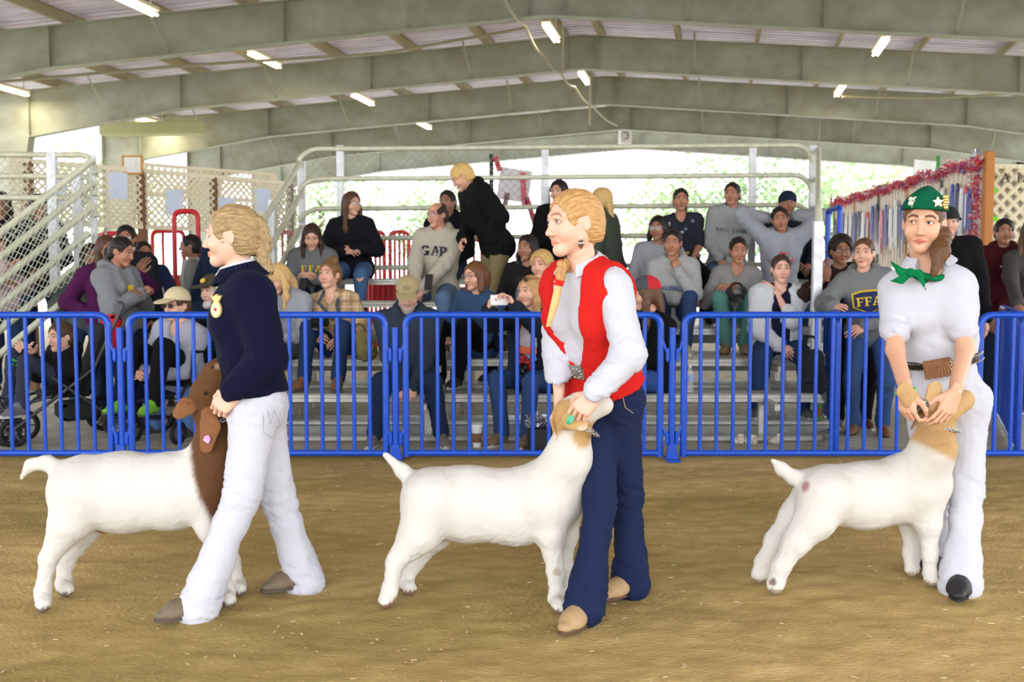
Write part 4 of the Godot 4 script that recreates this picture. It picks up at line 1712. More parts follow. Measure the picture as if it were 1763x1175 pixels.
func goats() -> void:
	var Z := V(0, 0, 1)
	# the goat at the left
	var D := 3.74
	var h1 := [V(-1.73, 0, -3.58), V(-1.721, 0, -3.746), V(-1.062, 0, -3.631), V(-1.058, 0, -3.76)]
	var g1 := [
		[V(-1.633, 0.417, -3.74), V(-1.484, 0.412, -3.74), .142, .146, .05, Z, .84], [V(-1.484, 0.412, -3.74), V(-1.294, 0.417, -3.74), .146, .140, .05, Z, .84], [V(-1.294, 0.417, -3.74), V(-1.181, 0.433, -3.75), .140, .122, .05, Z, .86],
		[V(-1.62, 0.421, -3.68), V(-1.662, 0.315, -3.66), .108, .072, .05], [V(-1.677, 0.395, -3.8), V(-1.694, 0.261, -3.83), .108, .07, .05],
		[V(-1.662, 0.315, -3.66), V(-1.735, 0.183, -3.64), .072, .034, .03], [V(-1.735, 0.183, -3.64), V(-1.758, 0.058, -3.63), .031, .026, .02], [V(-1.758, 0.058, -3.63), h1[0] + V(.0, .028, 0), .029, .029, .02],
		[V(-1.687, 0.259, -3.84), V(-1.755, 0.118, -3.82), .068, .033, .03], [V(-1.755, 0.118, -3.82), V(-1.76, 0.038, -3.8), .030, .026, .02], [V(-1.76, 0.038, -3.8), h1[1] + V(0, .028, 0), .028, .028, .02],
		[V(-1.171, 0.417, -3.7), V(-1.143, 0.296, -3.69), .095, .055, .04], [V(-1.143, 0.296, -3.69), V(-1.098, 0.14, -3.69), .048, .030, .03], [V(-1.098, 0.14, -3.69), V(-1.082, 0.03, -3.69), .029, .024, .02], [V(-1.082, 0.03, -3.69), h1[2] + V(0, .028, 0), .027, .028, .02],
		[V(-1.186, 0.367, -3.82), V(-1.143, 0.24, -3.82), .09, .05, .04], [V(-1.143, 0.24, -3.82), V(-1.1, 0.113, -3.82), .044, .030, .03], [V(-1.1, 0.113, -3.82), V(-1.076, 0.032, -3.81), .029, .024, .02], [V(-1.076, 0.032, -3.81), h1[3] + V(0, .028, 0), .028, .029, .02],
		[V(-1.181, 0.451, -3.75), V(-1.129, 0.586, -3.75), .125, .090, .05], [V(-1.129, 0.586, -3.75), V(-1.124, 0.711, -3.74), .085, .072, .03],
		[V(-1.138, 0.732, -3.73), V(-1.139, 0.804, -3.7), .075, .066, .03], [V(-1.139, 0.804, -3.7), V(-1.11, 0.882, -3.69), .060, .044, .025], [V(-1.11, 0.878, -3.69), V(-1.093, 0.899, -3.7), .040, .036, .02], [V(-1.095, 0.769, -3.72), V(-1.083, 0.859, -3.7), .045, .034, .03],
		[V(-1.185, 0.8, -3.68), V(-1.179, 0.774, -3.68), .022, .02, .02], [V(-1.141, 0.808, -3.645), V(-1.137, 0.795, -3.645), .014, .014, .012],
		[V(-1.711, 0.493, -3.74), V(-1.781, 0.527, -3.74), .034, .027, .03], [V(-1.781, 0.527, -3.74), V(-1.839, 0.518, -3.74), .027, .022, .02], [V(-1.839, 0.518, -3.74), V(-1.878, 0.469, -3.74), .022, .008, .02],
		[V(-1.583, 0.284, -3.74), V(-1.565, 0.268, -3.74), .024, .012, .02], [V(-1.57, 0.271, -3.73), V(-1.575, 0.257, -3.73), .010, .007, .008]]
	var cut1 := (V(-1.129, 0.345, -3.74) - V(-1.207, 0.57, -3.74)).normalized()
	var from1 := V(-1.207, 0.57, -3.74)
	var n1 := V(cut1.y, -cut1.x, 0) * -1.0
	var t1 := goat("white goat with dark brown head and neck led by the navy jacketed girl", V(-1.421, 0, -3.638), g1,
		[[[V(-1.175, 0.769, -3.68), V(-1.209, 0.756, -3.65), V(-1.234, 0.733, -3.64)], [.026, .036, .026], V(.25, .45, 1)], [[V(-1.134, 0.746, -3.66), V(-1.115, 0.684, -3.62), V(-1.129, 0.613, -3.615)], [.028, .042, .028], V(-.25, .1, 1)]],
		h1, Color(.37, .25, .16), func(p: Vector3) -> float: return minf((p - from1).dot(n1), .6 - absf(p.x + .8) * 0.0) if p.x < -.9 else -.05 - maxf(0, .45 - p.y) * 0.0, {"ear": Color(.50, .34, .22), "marks": [[V(-1.57, 0.271, -3.73), .035, Color(.62, .42, .33)], [V(-1.094, 0.902, -3.66), .016, Color(.62, .50, .40)], [V(-1.107, 0.903, -3.65), .008, Color(.1, .07, .06)], [V(-1.132, 0.806, -3.63), .010, Color(.08, .05, .04)]]})
	tag_plate(t1, V(-1.119, 0.642, -3.598), Basis(Z, -.5) * Basis(V(0, 1, 0), -.3), .026, .026, Color(.86, .55, .85))
	chain_collar(t1, V(-1.115, 0.704, -3.74), V(.1, 1, .0), .082)
	# the goat in the middle
	var h2 := [V(-0.473, 0, -3.625), V(-0.401, 0, -3.774), V(0.18, 0, -3.554), V(0.195, 0, -3.671)]
	var g2 := [
		[V(-0.288, 0.376, -3.74), V(-0.17, 0.367, -3.74), .132, .138, .05, Z, .86], [V(-0.17, 0.367, -3.74), V(0.019, 0.356, -3.74), .138, .140, .05, Z, .86], [V(0.019, 0.356, -3.74), V(0.13, 0.381, -3.74), .138, .132, .05, Z, .86], [V(0.119, 0.385, -3.74), V(0.179, 0.39, -3.74), .125, .098, .04],
		[V(-0.306, 0.395, -3.68), V(-0.348, 0.275, -3.66), .112, .075, .05], [V(-0.309, 0.367, -3.8), V(-0.304, 0.24, -3.82), .108, .07, .05],
		[V(-0.348, 0.275, -3.66), V(-0.436, 0.17, -3.64), .074, .036, .03], [V(-0.436, 0.17, -3.64), V(-0.458, 0.063, -3.63), .032, .026, .02], [V(-0.458, 0.063, -3.63), h2[0] + V(0, .028, 0), .028, .029, .02],
		[V(-0.312, 0.231, -3.83), V(-0.387, 0.113, -3.82), .068, .034, .03], [V(-0.387, 0.113, -3.82), V(-0.419, 0.037, -3.81), .030, .025, .02], [V(-0.419, 0.037, -3.81), h2[1] + V(0, .028, 0), .028, .029, .02],
		[V(0.128, 0.381, -3.68), V(0.143, 0.281, -3.665), .095, .058, .04], [V(0.143, 0.281, -3.665), V(0.165, 0.126, -3.66), .050, .031, .03], [V(0.165, 0.126, -3.66), V(0.165, 0.029, -3.65), .031, .025, .02], [V(0.165, 0.029, -3.65), h2[2] + V(0, .028, 0), .028, .029, .02],
		[V(0.189, 0.338, -3.8), V(0.206, 0.236, -3.81), .09, .052, .04], [V(0.206, 0.236, -3.81), V(0.207, 0.078, -3.82), .044, .029, .03], [V(0.207, 0.078, -3.82), h2[3] + V(0, .03, 0), .028, .026, .02],
		[V(0.147, 0.426, -3.71), V(0.209, 0.561, -3.64), .125, .084, .05], [V(0.209, 0.561, -3.64), V(0.227, 0.687, -3.6), .080, .067, .04],
		[V(0.219, 0.731, -3.58), V(0.25, 0.753, -3.57), .068, .062, .03], [V(0.25, 0.753, -3.57), V(0.313, 0.774, -3.56), .056, .042, .025], [V(0.313, 0.769, -3.56), V(0.332, 0.772, -3.56), .038, .034, .02],
		[V(-0.377, 0.457, -3.74), V(-0.417, 0.493, -3.74), .034, .026, .03], [V(-0.417, 0.493, -3.74), V(-0.483, 0.556, -3.74), .026, .012, .02],
		[V(-0.262, 0.254, -3.74), V(-0.271, 0.245, -3.74), .02, .012, .02]]
	var t2 := goat("white goat with tan ears and green ear tag held by the red vested girl", V(-0.134, 0, -3.638), g2,
		[[[V(0.177, 0.704, -3.53), V(0.214, 0.729, -3.49), V(0.246, 0.713, -3.48)], [.018, .036, .024], V(-.1, .25, 1)], [[V(0.175, 0.778, -3.58), V(0.151, 0.719, -3.57), V(0.16, 0.651, -3.57)], [.014, .020, .010], V(1, .1, .9)]],
		h2, Color(.72, .58, .38), func(p: Vector3) -> float:
			var a := .075 - (p - V(0.195, 0.756, -3.52)).length()
			var b := .055 - (p - V(0.27, 0.667, -3.55)).length()
			var c := .036 - (p - V(0.245, 0.731, -3.49)).length()
			var d := .040 - (p - V(0.158, 0.702, -3.57)).length()
			var e := .045 - (p - V(0.204, 0.72, -3.49)).length()
			return maxf(maxf(maxf(a, b), maxf(c, d)), e) - maxf(0.0, p.y - V(0.196, 0.781, -3.55).y) * 1.6, {"hoof": Color(.50, .38, .32), "marks": [[V(-0.267, 0.245, -3.74), .022, Color(.80, .60, .52)], [V(0.168, 0.136, -3.62), .02, Color(.68, .62, .54)], [V(0.336, 0.783, -3.54), .018, Color(.86, .68, .62)]]})
	tag_plate(t2, V(0.204, 0.731, -3.462), Basis(Z, 2.6) * Basis(V(0, 1, 0), .2), .022, .034, Color(.10, .62, .42))
	chain_collar(t2, V(0.26, 0.696, -3.58), V(.7, 1, 0), .068)
	# the goat at the right, turned a little away
	var h3 := [V(1.029, 0, -3.796), V(1.001, 0, -3.929), V(1.68, 0, -3.883), V(1.651, 0, -4.007)]
	var sd := V(.30, 0, 1).normalized()
	var g3 := [
		[V(1.269, 0.368, -3.9), V(1.424, 0.357, -3.93), .122, .128, .05, sd, .9], [V(1.424, 0.357, -3.93), V(1.584, 0.367, -3.97), .128, .128, .05, sd, .9], [V(1.584, 0.377, -3.97), V(1.69, 0.394, -4), .125, .110, .05],
		[V(1.231, 0.372, -3.84), V(1.19, 0.291, -3.82), .106, .078, .05], [V(1.19, 0.291, -3.82), V(1.116, 0.204, -3.81), .076, .052, .03], [V(1.116, 0.204, -3.81), V(1.056, 0.104, -3.81), .050, .036, .03], [V(1.056, 0.104, -3.81), V(1.037, 0.037, -3.81), .036, .029, .02], [V(1.037, 0.037, -3.81), h3[0] + V(0, .03, 0), .030, .031, .02],
		[V(1.241, 0.355, -3.96), V(1.161, 0.266, -3.97), .098, .066, .05], [V(1.161, 0.266, -3.97), V(1.077, 0.171, -3.95), .062, .044, .03], [V(1.077, 0.171, -3.95), V(1.014, 0.081, -3.93), .042, .029, .03], [V(1.014, 0.081, -3.93), V(1, 0.036, -3.92), .029, .027, .02], [V(1, 0.036, -3.92), h3[1] + V(0, .03, 0), .029, .030, .02],
		[V(1.648, 0.38, -3.92), V(1.666, 0.255, -3.9), .090, .052, .04], [V(1.666, 0.255, -3.9), V(1.675, 0.125, -3.9), .044, .030, .03], [V(1.675, 0.125, -3.9), V(1.681, 0.047, -3.9), .029, .026, .02], [V(1.681, 0.047, -3.9), h3[2] + V(0, .03, 0), .029, .031, .02],
		[V(1.644, 0.342, -4.04), V(1.658, 0.218, -4.05), .085, .046, .04], [V(1.658, 0.218, -4.05), V(1.66, 0.086, -4.04), .038, .031, .03], [V(1.66, 0.086, -4.04), h3[3] + V(0, .03, 0), .031, .030, .02],
		[V(1.637, 0.434, -3.92), V(1.651, 0.559, -3.84), .118, .082, .05], [V(1.651, 0.559, -3.84), V(1.628, 0.663, -3.76), .078, .070, .04],
		[V(1.601, 0.711, -3.72), V(1.626, 0.735, -3.71), .066, .060, .03], [V(1.626, 0.735, -3.71), V(1.7, 0.77, -3.71), .054, .040, .025], [V(1.7, 0.77, -3.71), V(1.713, 0.774, -3.71), .036, .032, .02],
		[V(1.193, 0.429, -3.9), V(1.124, 0.439, -3.9), .036, .030, .03], [V(1.124, 0.439, -3.9), V(1.077, 0.471, -3.9), .028, .026, .02], [V(1.077, 0.471, -3.9), V(1.039, 0.506, -3.9), .025, .010, .02]]
	var from3 := V(1.616, 0.572, -3.9)
	var c3 := (V(1.762, 0.499, -3.9) - from3).normalized()
	var n3 := V(-c3.y, c3.x, 0)
	var t3 := goat("white goat with tan neck, horns and black ear tag held by the green capped girl", V(1.31, 0, -3.846), g3,
		[[[V(1.562, 0.728, -3.66), V(1.56, 0.775, -3.635), V(1.561, 0.823, -3.63)], [.026, .036, .030], V(.15, -.1, 1)], [[V(1.534, 0.756, -3.68), V(1.466, 0.787, -3.61), V(1.43, 0.824, -3.585)], [.020, .034, .032], V(.3, -.35, 1)]],
		h3, Color(.74, .60, .42), func(p: Vector3) -> float: return minf((p - from3).dot(n3), .09 - (p.x - V(1.67, 0.747, -3.72).x)) if p.x > 1.3 else -.06, {"hoof": Color(.62, .55, .48), "marks": [[V(1.127, 0.427, -3.8), .036, Color(.64, .47, .45)], [V(1.017, 0.049, -3.78), .018, Color(.5, .42, .38)], [V(1.648, 0.024, -4), .012, Color(.5, .42, .38)], [V(1.704, 0.786, -3.69), .016, Color(.55, .36, .30)]]})
	var pl := tag_plate(t3, V(1.519, 0.764, -3.618), Basis(Z, -.2) * Basis(V(0, 1, 0), -.2), .036, .040, Color(.05, .08, .07))
	base = t3.position
	lettering(t3, "0304", V(1.517, 0.767, -3.612), Basis(Z, 1.35), .013, Color(.85, .85, .7), "tag_number", "Droid Sans", 700, .004)
	for hn in [[V(1.535, 0.741, -3.66), V(1.494, 0.708, -3.62), V(1.471, 0.675, -3.61)], [V(1.53, 0.753, -3.67), V(1.496, 0.75, -3.64), V(1.471, 0.743, -3.63)]]:
		var hg := Geo.new()
		hg.tube(rounded([hn[0], hn[1], hn[2]], .03), .0125, 9, .004)
		base = t3.position
		obj("horn", hg, mat("horn", Color(.42, .30, .20), .45), t3)
	chain_collar(t3, V(1.63, 0.661, -3.755), V(.2, 1, -.1), .078)

# ---------- the three handlers ----------
func handler(called: String, label: String, at: Vector3, J: Dictionary) -> Node3D:
	var t := thing(called, label, "person", at)
	J.face = J.get("face", head_fine)
	J.hs = J.get("hs", 1.0)
	body(J, t, .0105)
	return t

func band(J: Dictionary, t: Node3D, called: String, e: float, lo: float, hi: float, m: Material, cell := .006) -> MeshInstance3D:
	# a flat strip of stuff round the waist
	var B := frame_of(J)
	var bb := bounds([J.hip, J.hl[0], J.hl[1], J.hip + B.y * hi], .16)
	var f := Field.new(bb[0], bb[1], cell)
	torso(f, J, e)
	f.plane(J.hip + B.y * hi, B.y)
	f.plane(J.hip + B.y * lo, -B.y)
	return obj(called, f.mesh(), m, t)

func collar(J: Dictionary, t: Node3D, called: String, m: Material, r: float, tall: float, gap: float, drop := .03) -> MeshInstance3D:
	# a standing collar that turns down and opens at the throat
	var B := frame_of(J)
	var g := Geo.new()
	var n := 28
	var up: Vector3 = (J.head + J.hb * V(0, -.08, -.02) - J.neck).normalized()
	var c: Vector3 = J.neck + B.y * .012 + B.z * .004
	for layer in 2:
		for k in n:
			var ps := []
			for q in [k, k + 1]:
				var w: float = gap + (TAU - gap * 2.0) * q / n
				var d := B.x * sin(w) * 1.05 + B.z * cos(w)
				ps.append([c + d * (r + .002 * layer) + up * (tall - .012 * cos(w)), c + d * (r + (.004 if layer == 0 else drop * .9)) + up * ((tall - .012 * cos(w)) * (0.0 if layer == 0 else 1.0) - (0.0 if layer == 0 else drop))])
			for sft in [0.0, .004]:
				var o: Vector3 = (ps[0][0] - c).normalized() * sft
				g.quad(ps[0][1] + o, ps[1][1] + o, ps[1][0] + o, ps[0][0] + o)
	return obj(called, g, m, t)

func handlers() -> void:
	brow = Color(.50, .40, .32)
	head_fine = head_shape(.0028, false)
	var fair := Color(.88, .70, .60)
	# left: navy jacket, white jeans, long stride
	var J := {"head": V(-1.051, 1.384, -3.72), "neck": V(-1.022, 1.223, -3.73), "hip": V(-0.97, 0.769, -3.72), "hb": Basis.from_euler(V(.02, -1.50, 0)), "skin": fair, "w": .98, "hs": .98, "bust": .7,
		"sh": [V(-0.934, 1.163, -3.575), V(-1.015, 1.162, -3.885)], "el": [V(-0.877, 0.948, -3.545), V(-0.989, 0.929, -3.93)], "wr": [V(-1, 0.821, -3.54), V(-1.087, 0.781, -3.8)],
		"hl": [V(-0.95, 0.753, -3.635), V(-0.985, 0.731, -3.805)], "kn": [V(-0.987, 0.445, -3.57), V(-0.916, 0.36, -3.83)], "an": [V(-1.134, 0.053, -3.525), V(-0.828, 0.035, -3.87)], "toe": [V(-1.275, 0.02, -3.442), V(-0.979, 0.02, -3.769)],
		"hg": [hand_shape([.55, 1.0, 1.05, 1.1, 1.1], .003, .03), hand_shape([.5, .9, .9, .9, .9], .004, .03)], "hd": [V(-.75, -.75, -.05), V(-.5, .2, .3)], "pn": [V(.1, -.25, -1), V(0, 0, 1)], "iris": Color(.30, .36, .40)}
	var t := handler("person", "girl in a navy blue jacket and white jeans striding left beside the leftmost goat", V(-1.05, 0, -3.638), J)
	var navy := mat("velvet", Color(.055, .068, .165))
	top(J, t, "jacket", navy, {"e": .026, "cell": .0095, "hem": .025, "fold": .012, "neck": .056, "cuff": true, "sleeve": .96})
	collar(J, t, "shirt_collar", mat("cloth", Color(.84, .84, .85)), .062, .052, .35, .03)
	collar(J, t, "jacket_collar", navy, .074, .042, .6, .055)
	trousers(J, t, "white_jeans", mat("cloth", Color(.79, .79, .82)), {"cell": .0085, "e": .008, "hem": .030, "stop": 1.04, "fold": .012, "waist": .10})
	for s in 2: shoe(J.an[s], J.toe[s], J, t, "boot", Color(.42, .36, .28), Color(.30, .26, .22), {"cell": .006, "heel": true, "shaft": .04})
	hair(J, t, "tied", Color(.62, .52, .36), .0042, {"thick": .010, "fine": 1.7, "amp": .008, "streak": .7, "path": [V(.02, .055, -.095), V(.022, -.01, -.122), V(.02, -.075, -.118), V(.018, -.135, -.135)], "lumps": 7, "r0": .030, "r1": .020, "out": V(1, 0, 0), "line": .0})
	var B := frame_of(J)
	# breast emblem, back tassel, hem buckle
	var gold := mat("thread", Color(.86, .76, .50), .8)
	var e := Geo.new()
	var en := V(-.36, .05, .93).normalized()
	var jk := part(t, "jacket")
	var eo := skin_of(jk, V(-0.998, 1.109, -3.74), en) - en * .013
	var ex := Vector3.UP.cross(en).normalized()
	var oval := []
	for k in 16: oval.append(Vector2(cos(TAU * k / 16) * .022, sin(TAU * k / 16) * .030))
	e.prism(oval, ex, en.cross(ex), eo, en * .022)
	e.prism([Vector2(-.008, .024), Vector2(.008, .024), Vector2(.024, .052), Vector2(.010, .046), Vector2(0, .056), Vector2(-.010, .046), Vector2(-.024, .052)], ex, en.cross(ex), eo, en * .021)
	obj("emblem", e, gold, t)
	var e2 := Geo.new()
	oval = []
	for k in 14: oval.append(Vector2(cos(TAU * k / 14) * .015, sin(TAU * k / 14) * .021))
	e2.prism(oval, ex, en.cross(ex), eo, en * .0235)
	obj("emblem_field", e2, mat("thread", Color(.88, .84, .74), .8), t)
	var e3 := Geo.new()
	e3.prism([Vector2(-.006, -.006), Vector2(.006, -.006), Vector2(.006, .006), Vector2(-.006, .006)], ex, en.cross(ex), eo, en * .0245)
	obj("emblem_mark", e3, mat("thread", Color(.78, .25, .15), .8), t)
	var ts := Geo.new()
	for k in 9:
		var p := skin_of(jk, V(-0.957, 0.989, -3.72), V(1, 0, .1).normalized()) + V(-.002, 0, (k - 4) * .006)
		ts.tube([p, p + V(.006 + (k % 3) * .003, -.02, 0), p + V(.003 * (k % 4), -.038, 0)], .0028, 5)
	obj("tassel", ts, mat("thread", Color(.92, .80, .20), .8), t)
	var bl := Geo.new()
	for y in [488, 505, 556, 566]: bl.box(V(-0.909, 1.213, -3.7) + V((y - 488) * .00016, -(y - 488) * .0021, 0), V(.012, .022, .05), Basis(V(0, 0, 1), -.3), .003)
	obj("back_lettering", bl, mat("thread", Color(.92, .80, .20), .8), t)
	var rg := Geo.new()
	var hb0 := skin_of(jk, V(-0.953, 0.833, -3.72), V(0, 0, 1)) + V(0, 0, .001)
	var ring := []
	for k in 16: ring.append(hb0 + V(cos(TAU * k / 16) * .015, sin(TAU * k / 16) * .010, 0))
	rg.tube(ring, .003, 6, -1.0, true)
	obj("hem_buckle", rg, mat("brass", Color(.85, .74, .42), .35, .8), t)
	var st := Geo.new()
	for q in [[V(-0.902, 0.769, -3.55), V(-0.897, 0.675, -3.54)], [V(-0.83, 0.779, -3.6), V(-0.84, 0.681, -3.6)], [V(-0.897, 0.675, -3.54), V(-0.865, 0.651, -3.545)], [V(-0.865, 0.651, -3.545), V(-0.84, 0.681, -3.6)], [V(-0.885, 0.759, -3.545), V(-0.872, 0.707, -3.54)], [V(-0.872, 0.707, -3.54), V(-0.859, 0.757, -3.545)], [V(-0.859, 0.757, -3.545), V(-0.845, 0.705, -3.55)], [V(-0.845, 0.705, -3.55), V(-0.838, 0.76, -3.58)]]:
		st.bar(q[0], q[1], .0014, 4)
	obj("pocket_stitching", st, mat("thread", Color(.62, .62, .64), .9), t)

	# middle: red vest, white shirt, dark jeans
	J = {"head": V(0.221, 1.426, -3.58), "neck": V(0.26, 1.256, -3.64), "hip": V(0.357, 0.795, -3.76), "hb": Basis.from_euler(V(.06, -1.12, .03)), "skin": fair, "w": .95, "hs": 1.02, "bust": .85, "lw": .93,
		"sh": [V(0.366, 1.195, -3.53), V(0.178, 1.201, -3.76)], "el": [V(0.41, 0.96, -3.47), V(0.174, 0.961, -3.75)], "wr": [V(0.29, 0.828, -3.44), V(0.176, 0.789, -3.66)],
		"hl": [V(0.407, 0.763, -3.73), V(0.315, 0.756, -3.79)], "kn": [V(0.449, 0.372, -3.8), V(0.329, 0.399, -3.62)], "an": [V(0.464, 0.053, -3.79), V(0.262, 0.081, -3.46)], "toe": [V(0.335, 0.02, -3.665), V(0.168, 0.02, -3.309)],
		"hg": [hand_shape([.55, .75, .85, .95, 1.0], .003, .05), hand_shape([.2, .30, .25, .25, .3], .003, .03)], "hd": [V(-.60, -.72, -.1), V(-.1, -.98, 0)], "pn": [V(.25, -.35, -1), V(1, 0, -.1)], "iris": Color(.28, .34, .38), "gaze": V(.0, -.12, 1)}
	t = handler("person", "girl in a bright red vest and dark jeans bending over the middle goat", V(0.337, 0, -3.542), J)
	var white := mat("cloth", Color(.79, .79, .82))
	top(J, t, "white_shirt", white, {"e": .016, "cell": .0095, "hem": .11, "fold": .013, "neck": .050})
	collar(J, t, "shirt_collar", white, .062, .048, .55, .04)
	var red := mat("knit", Color(.80, .14, .12))
	B = frame_of(J)
	var bb := bounds([J.hip, J.neck] + J.sh + J.hl, .16)
	var f := Field.new(bb[0], bb[1], .0085)
	torso(f, J, .036)
	f.plane(J.hip + B.y * .035 - B.z * .02, -(B.y + B.z * .12).normalized())
	f.cap(J.neck + B.z * .09 + B.y * .03, J.hip + B.y * .30 + B.z * .16, .075, .085, .01, Vector3.ZERO, 1.0, -1)
	f.cap(J.hip + B.y * .30 + B.z * .16, J.hip + B.y * .02 + B.z * .17, .085, .035, .01, Vector3.ZERO, 1.0, -1)
	f.cap(J.neck - B.y * .02, J.head, .066, .07, .01, Vector3.ZERO, 1.0, -1)
	for s in 2:
		var sg := 1.0 if s == 0 else -1.0
		f.cap(J.sh[s] + B.x * sg * .035 + B.y * .03, J.sh[s] + B.x * sg * .05 - B.y * .14, .062, .06, .01, Vector3.ZERO, 1.0, -1)
	var vest := f.mesh()
	ruffle(vest, .008, V(16, 8, 16))
	obj("red_vest", vest, red, t)
	trousers(J, t, "dark_jeans", mat("denim", Color(.13, .165, .28)), {"cell": .0095, "e": .007, "hem": .034, "stop": 1.05, "fold": .013, "waist": .155})
	band(J, t, "belt", .016, .112, .150, mat("leather", Color(.10, .09, .09), .5))
	var bk := Geo.new()
	var bo: Vector3 = J.hip + B.y * .130 + B.z * .120
	bk.box(bo, V(.075, .055, .014), B, .005)
	for k in 10: bk.lathe([Vector2(.005, 0), Vector2(.004, .004), Vector2(.0001, .005)], Transform3D(Basis(B.x, B.z, -B.y), bo + B.x * cos(TAU * k / 10) * .028 + B.y * sin(TAU * k / 10) * .018 + B.z * .007), 8)
	obj("belt_buckle", bk, mat("steel", Color(.75, .74, .70), .3, .9), t)
	for s in 2: shoe(J.an[s], J.toe[s], J, t, "boot", Color(.66, .54, .38), Color(.34, .24, .17), {"cell": .006, "heel": true, "shaft": .05})
	var xi := Transform3D(J.hb, J.head).affine_inverse()
	hair(J, t, "tied", Color(.74, .57, .36), .0042, {"thick": .009, "fine": 1.7, "amp": .006, "streak": .6, "path": [V(-.03, -.055, -.085), xi * V(0.22, 1.289, -3.63), xi * V(0.181, 1.276, -3.57), xi * V(0.17, 1.226, -3.545)], "lumps": 8, "r0": .022, "r1": .016, "out": V(1, 0, 0)})
	var tl := Geo.new()
	var q0 := V(0.167, 1.213, -3.54)
	for k in 13:
		var w := TAU * k / 13
		var o2 := V(cos(w) * .009, 0, sin(w) * .009)
		tl.tube([q0 + o2 * .7, q0 + V(-.010, -.06, 0) + o2 * 1.3, q0 + V(-.030, -.13, 0) + o2 * .9, q0 + V(-.034 - .004 * (k % 3), -.155, 0) + o2 * .3], .0062, 6, .002)
	obj("braid_end", tl, mat("plain_hair", Color(.84, .70, .46), .5), t)
	var tie := Geo.new()
	tie.tube([q0 + V(.002, .012, 0), q0 + V(-.002, -.008, 0)], .019, 10)
	obj("hair_tie", tie, mat("cloth", Color(.90, .18, .15)), t)
	var er := Geo.new()
	var eo2 := V(0.243, 1.369, -3.495)
	er.bar(eo2 + V(0, .012, 0), eo2, .0016, 5)
	er.lathe([Vector2(.0005, -.036), Vector2(.012, -.020), Vector2(.010, -.006), Vector2(.0005, 0)], Transform3D(Basis().scaled(V(1, 1, .4)), eo2), 12)
	obj("earring", er, mat("steel", Color(.82, .82, .80), .25, 1.0), t)
	st = Geo.new()
	for q in [[V(0.407, 0.803, -3.615), V(0.416, 0.757, -3.61)], [V(0.416, 0.757, -3.61), V(0.448, 0.733, -3.625)]]: st.bar(q[0], q[1], .0014, 4)
	obj("pocket_stitching", st, mat("thread", Color(.72, .62, .50), .9), t)

	brow = Color(.15, .11, .09)
	lips = Color(.80, .40, .42)
	var head_dark := head_shape(.0028, false)
	# right: green cap and neckerchief, all in white
	J = {"head": V(1.625, 1.445, -3.92), "neck": V(1.667, 1.276, -3.96), "hip": V(1.771, 0.767, -4), "hb": Basis.from_euler(V(.10, -.50, -.07)), "skin": Color(.84, .64, .52), "w": .94, "hs": 1.0, "bust": .95, "bare": true, "face": head_dark,
		"sh": [V(1.77, 1.193, -3.92), V(1.544, 1.183, -3.99)], "el": [V(1.754, 0.956, -3.81), V(1.494, 0.95, -3.84)], "wr": [V(1.632, 0.811, -3.62), V(1.46, 0.818, -3.64)],
		"hl": [V(1.838, 0.727, -3.98), V(1.709, 0.721, -4.03)], "kn": [V(1.844, 0.362, -3.95), V(1.759, 0.333, -4.08)], "lw": 1.0, "an": [V(1.771, 0.045, -3.83), V(1.807, 0.057, -4.14)], "toe": [V(1.681, 0.02, -3.658), V(1.71, 0.02, -3.989)],
		"hg": [hand_shape([.35, .45, .55, .65, .7], .003, .08), hand_shape([.9, .85, .9, .95, 1.0], .003, .04)], "hd": [V(-.42, -.88, .1), V(.05, -.98, .1)], "pn": [V(-.35, -.05, -1), V(.9, 0, -.5)], "iris": Color(.17, .11, .07), "gaze": V(-.42, .05, 1)}
	t = handler("person", "girl in a green cap and green neckerchief dressed all in white beside the right-hand goat", V(1.731, 0, -3.81), J)
	top(J, t, "white_blouse", white, {"e": .015, "cell": .0095, "hem": .135, "fold": .012, "neck": .058, "sleeve": .33, "vee": .05})
	collar(J, t, "blouse_collar", white, .060, .046, .6, .045)
	trousers(J, t, "white_jeans", mat("cloth", Color(.79, .79, .82)), {"cell": .0095, "e": .007, "hem": .040, "stop": 1.05, "fold": .012, "waist": .16})
	B = frame_of(J)
	band(J, t, "belt", .019, .120, .158, mat("leather", Color(.07, .06, .06), .45))
	var sd := Geo.new()
	for k in 40:
		var w := -1.5 + 3.0 * k / 39
		for y in [.126, .152]:
			sd.lathe([Vector2(.0035, 0), Vector2(.0001, .003)], Transform3D(Basis(B.x, B.z, -B.y), J.hip + B.y * y + B.x * sin(w) * .152 + B.z * (cos(w) * .118)), 6)
	obj("belt_studs", sd, mat("steel", Color(.85, .84, .80), .25, .9), t)
	bo = J.hip + B.y * .135 + B.z * .128 - B.x * .03
	bk = Geo.new()
	bk.box(bo, V(.105, .075, .014), B * Basis(V(0, 0, 1), .05), .006)
	obj("belt_buckle", bk, mat("brass", Color(.62, .46, .34), .4, .7), t)
	bk = Geo.new()
	for k in 22:
		var w := TAU * k / 22
		var pq := Vector2(clampf(cos(w) * 1.5, -1, 1), clampf(sin(w) * 1.5, -1, 1))
		bk.lathe([Vector2(.0045, 0), Vector2(.0001, .005)], Transform3D(Basis(B.x, B.z, -B.y), bo + B.x * pq.x * .050 + B.y * pq.y * .035 + B.z * .006), 6)
	for k in 9: bk.tube([bo + B.x * .012 * (k - 4) - B.y * .02 + B.z * .008, bo + B.x * .009 * (k - 4) + B.y * .018 + B.z * .008], .0022, 5)
	obj("buckle_relief", bk, mat("brass", Color(.74, .56, .42), .35, .8), t)
	for s in 2: shoe(J.an[s], J.toe[s], J, t, "boot", Color(.10, .10, .10), Color(.07, .07, .07), {"cell": .006, "heel": true, "shaft": .04})
	xi = Transform3D(J.hb, J.head).affine_inverse()
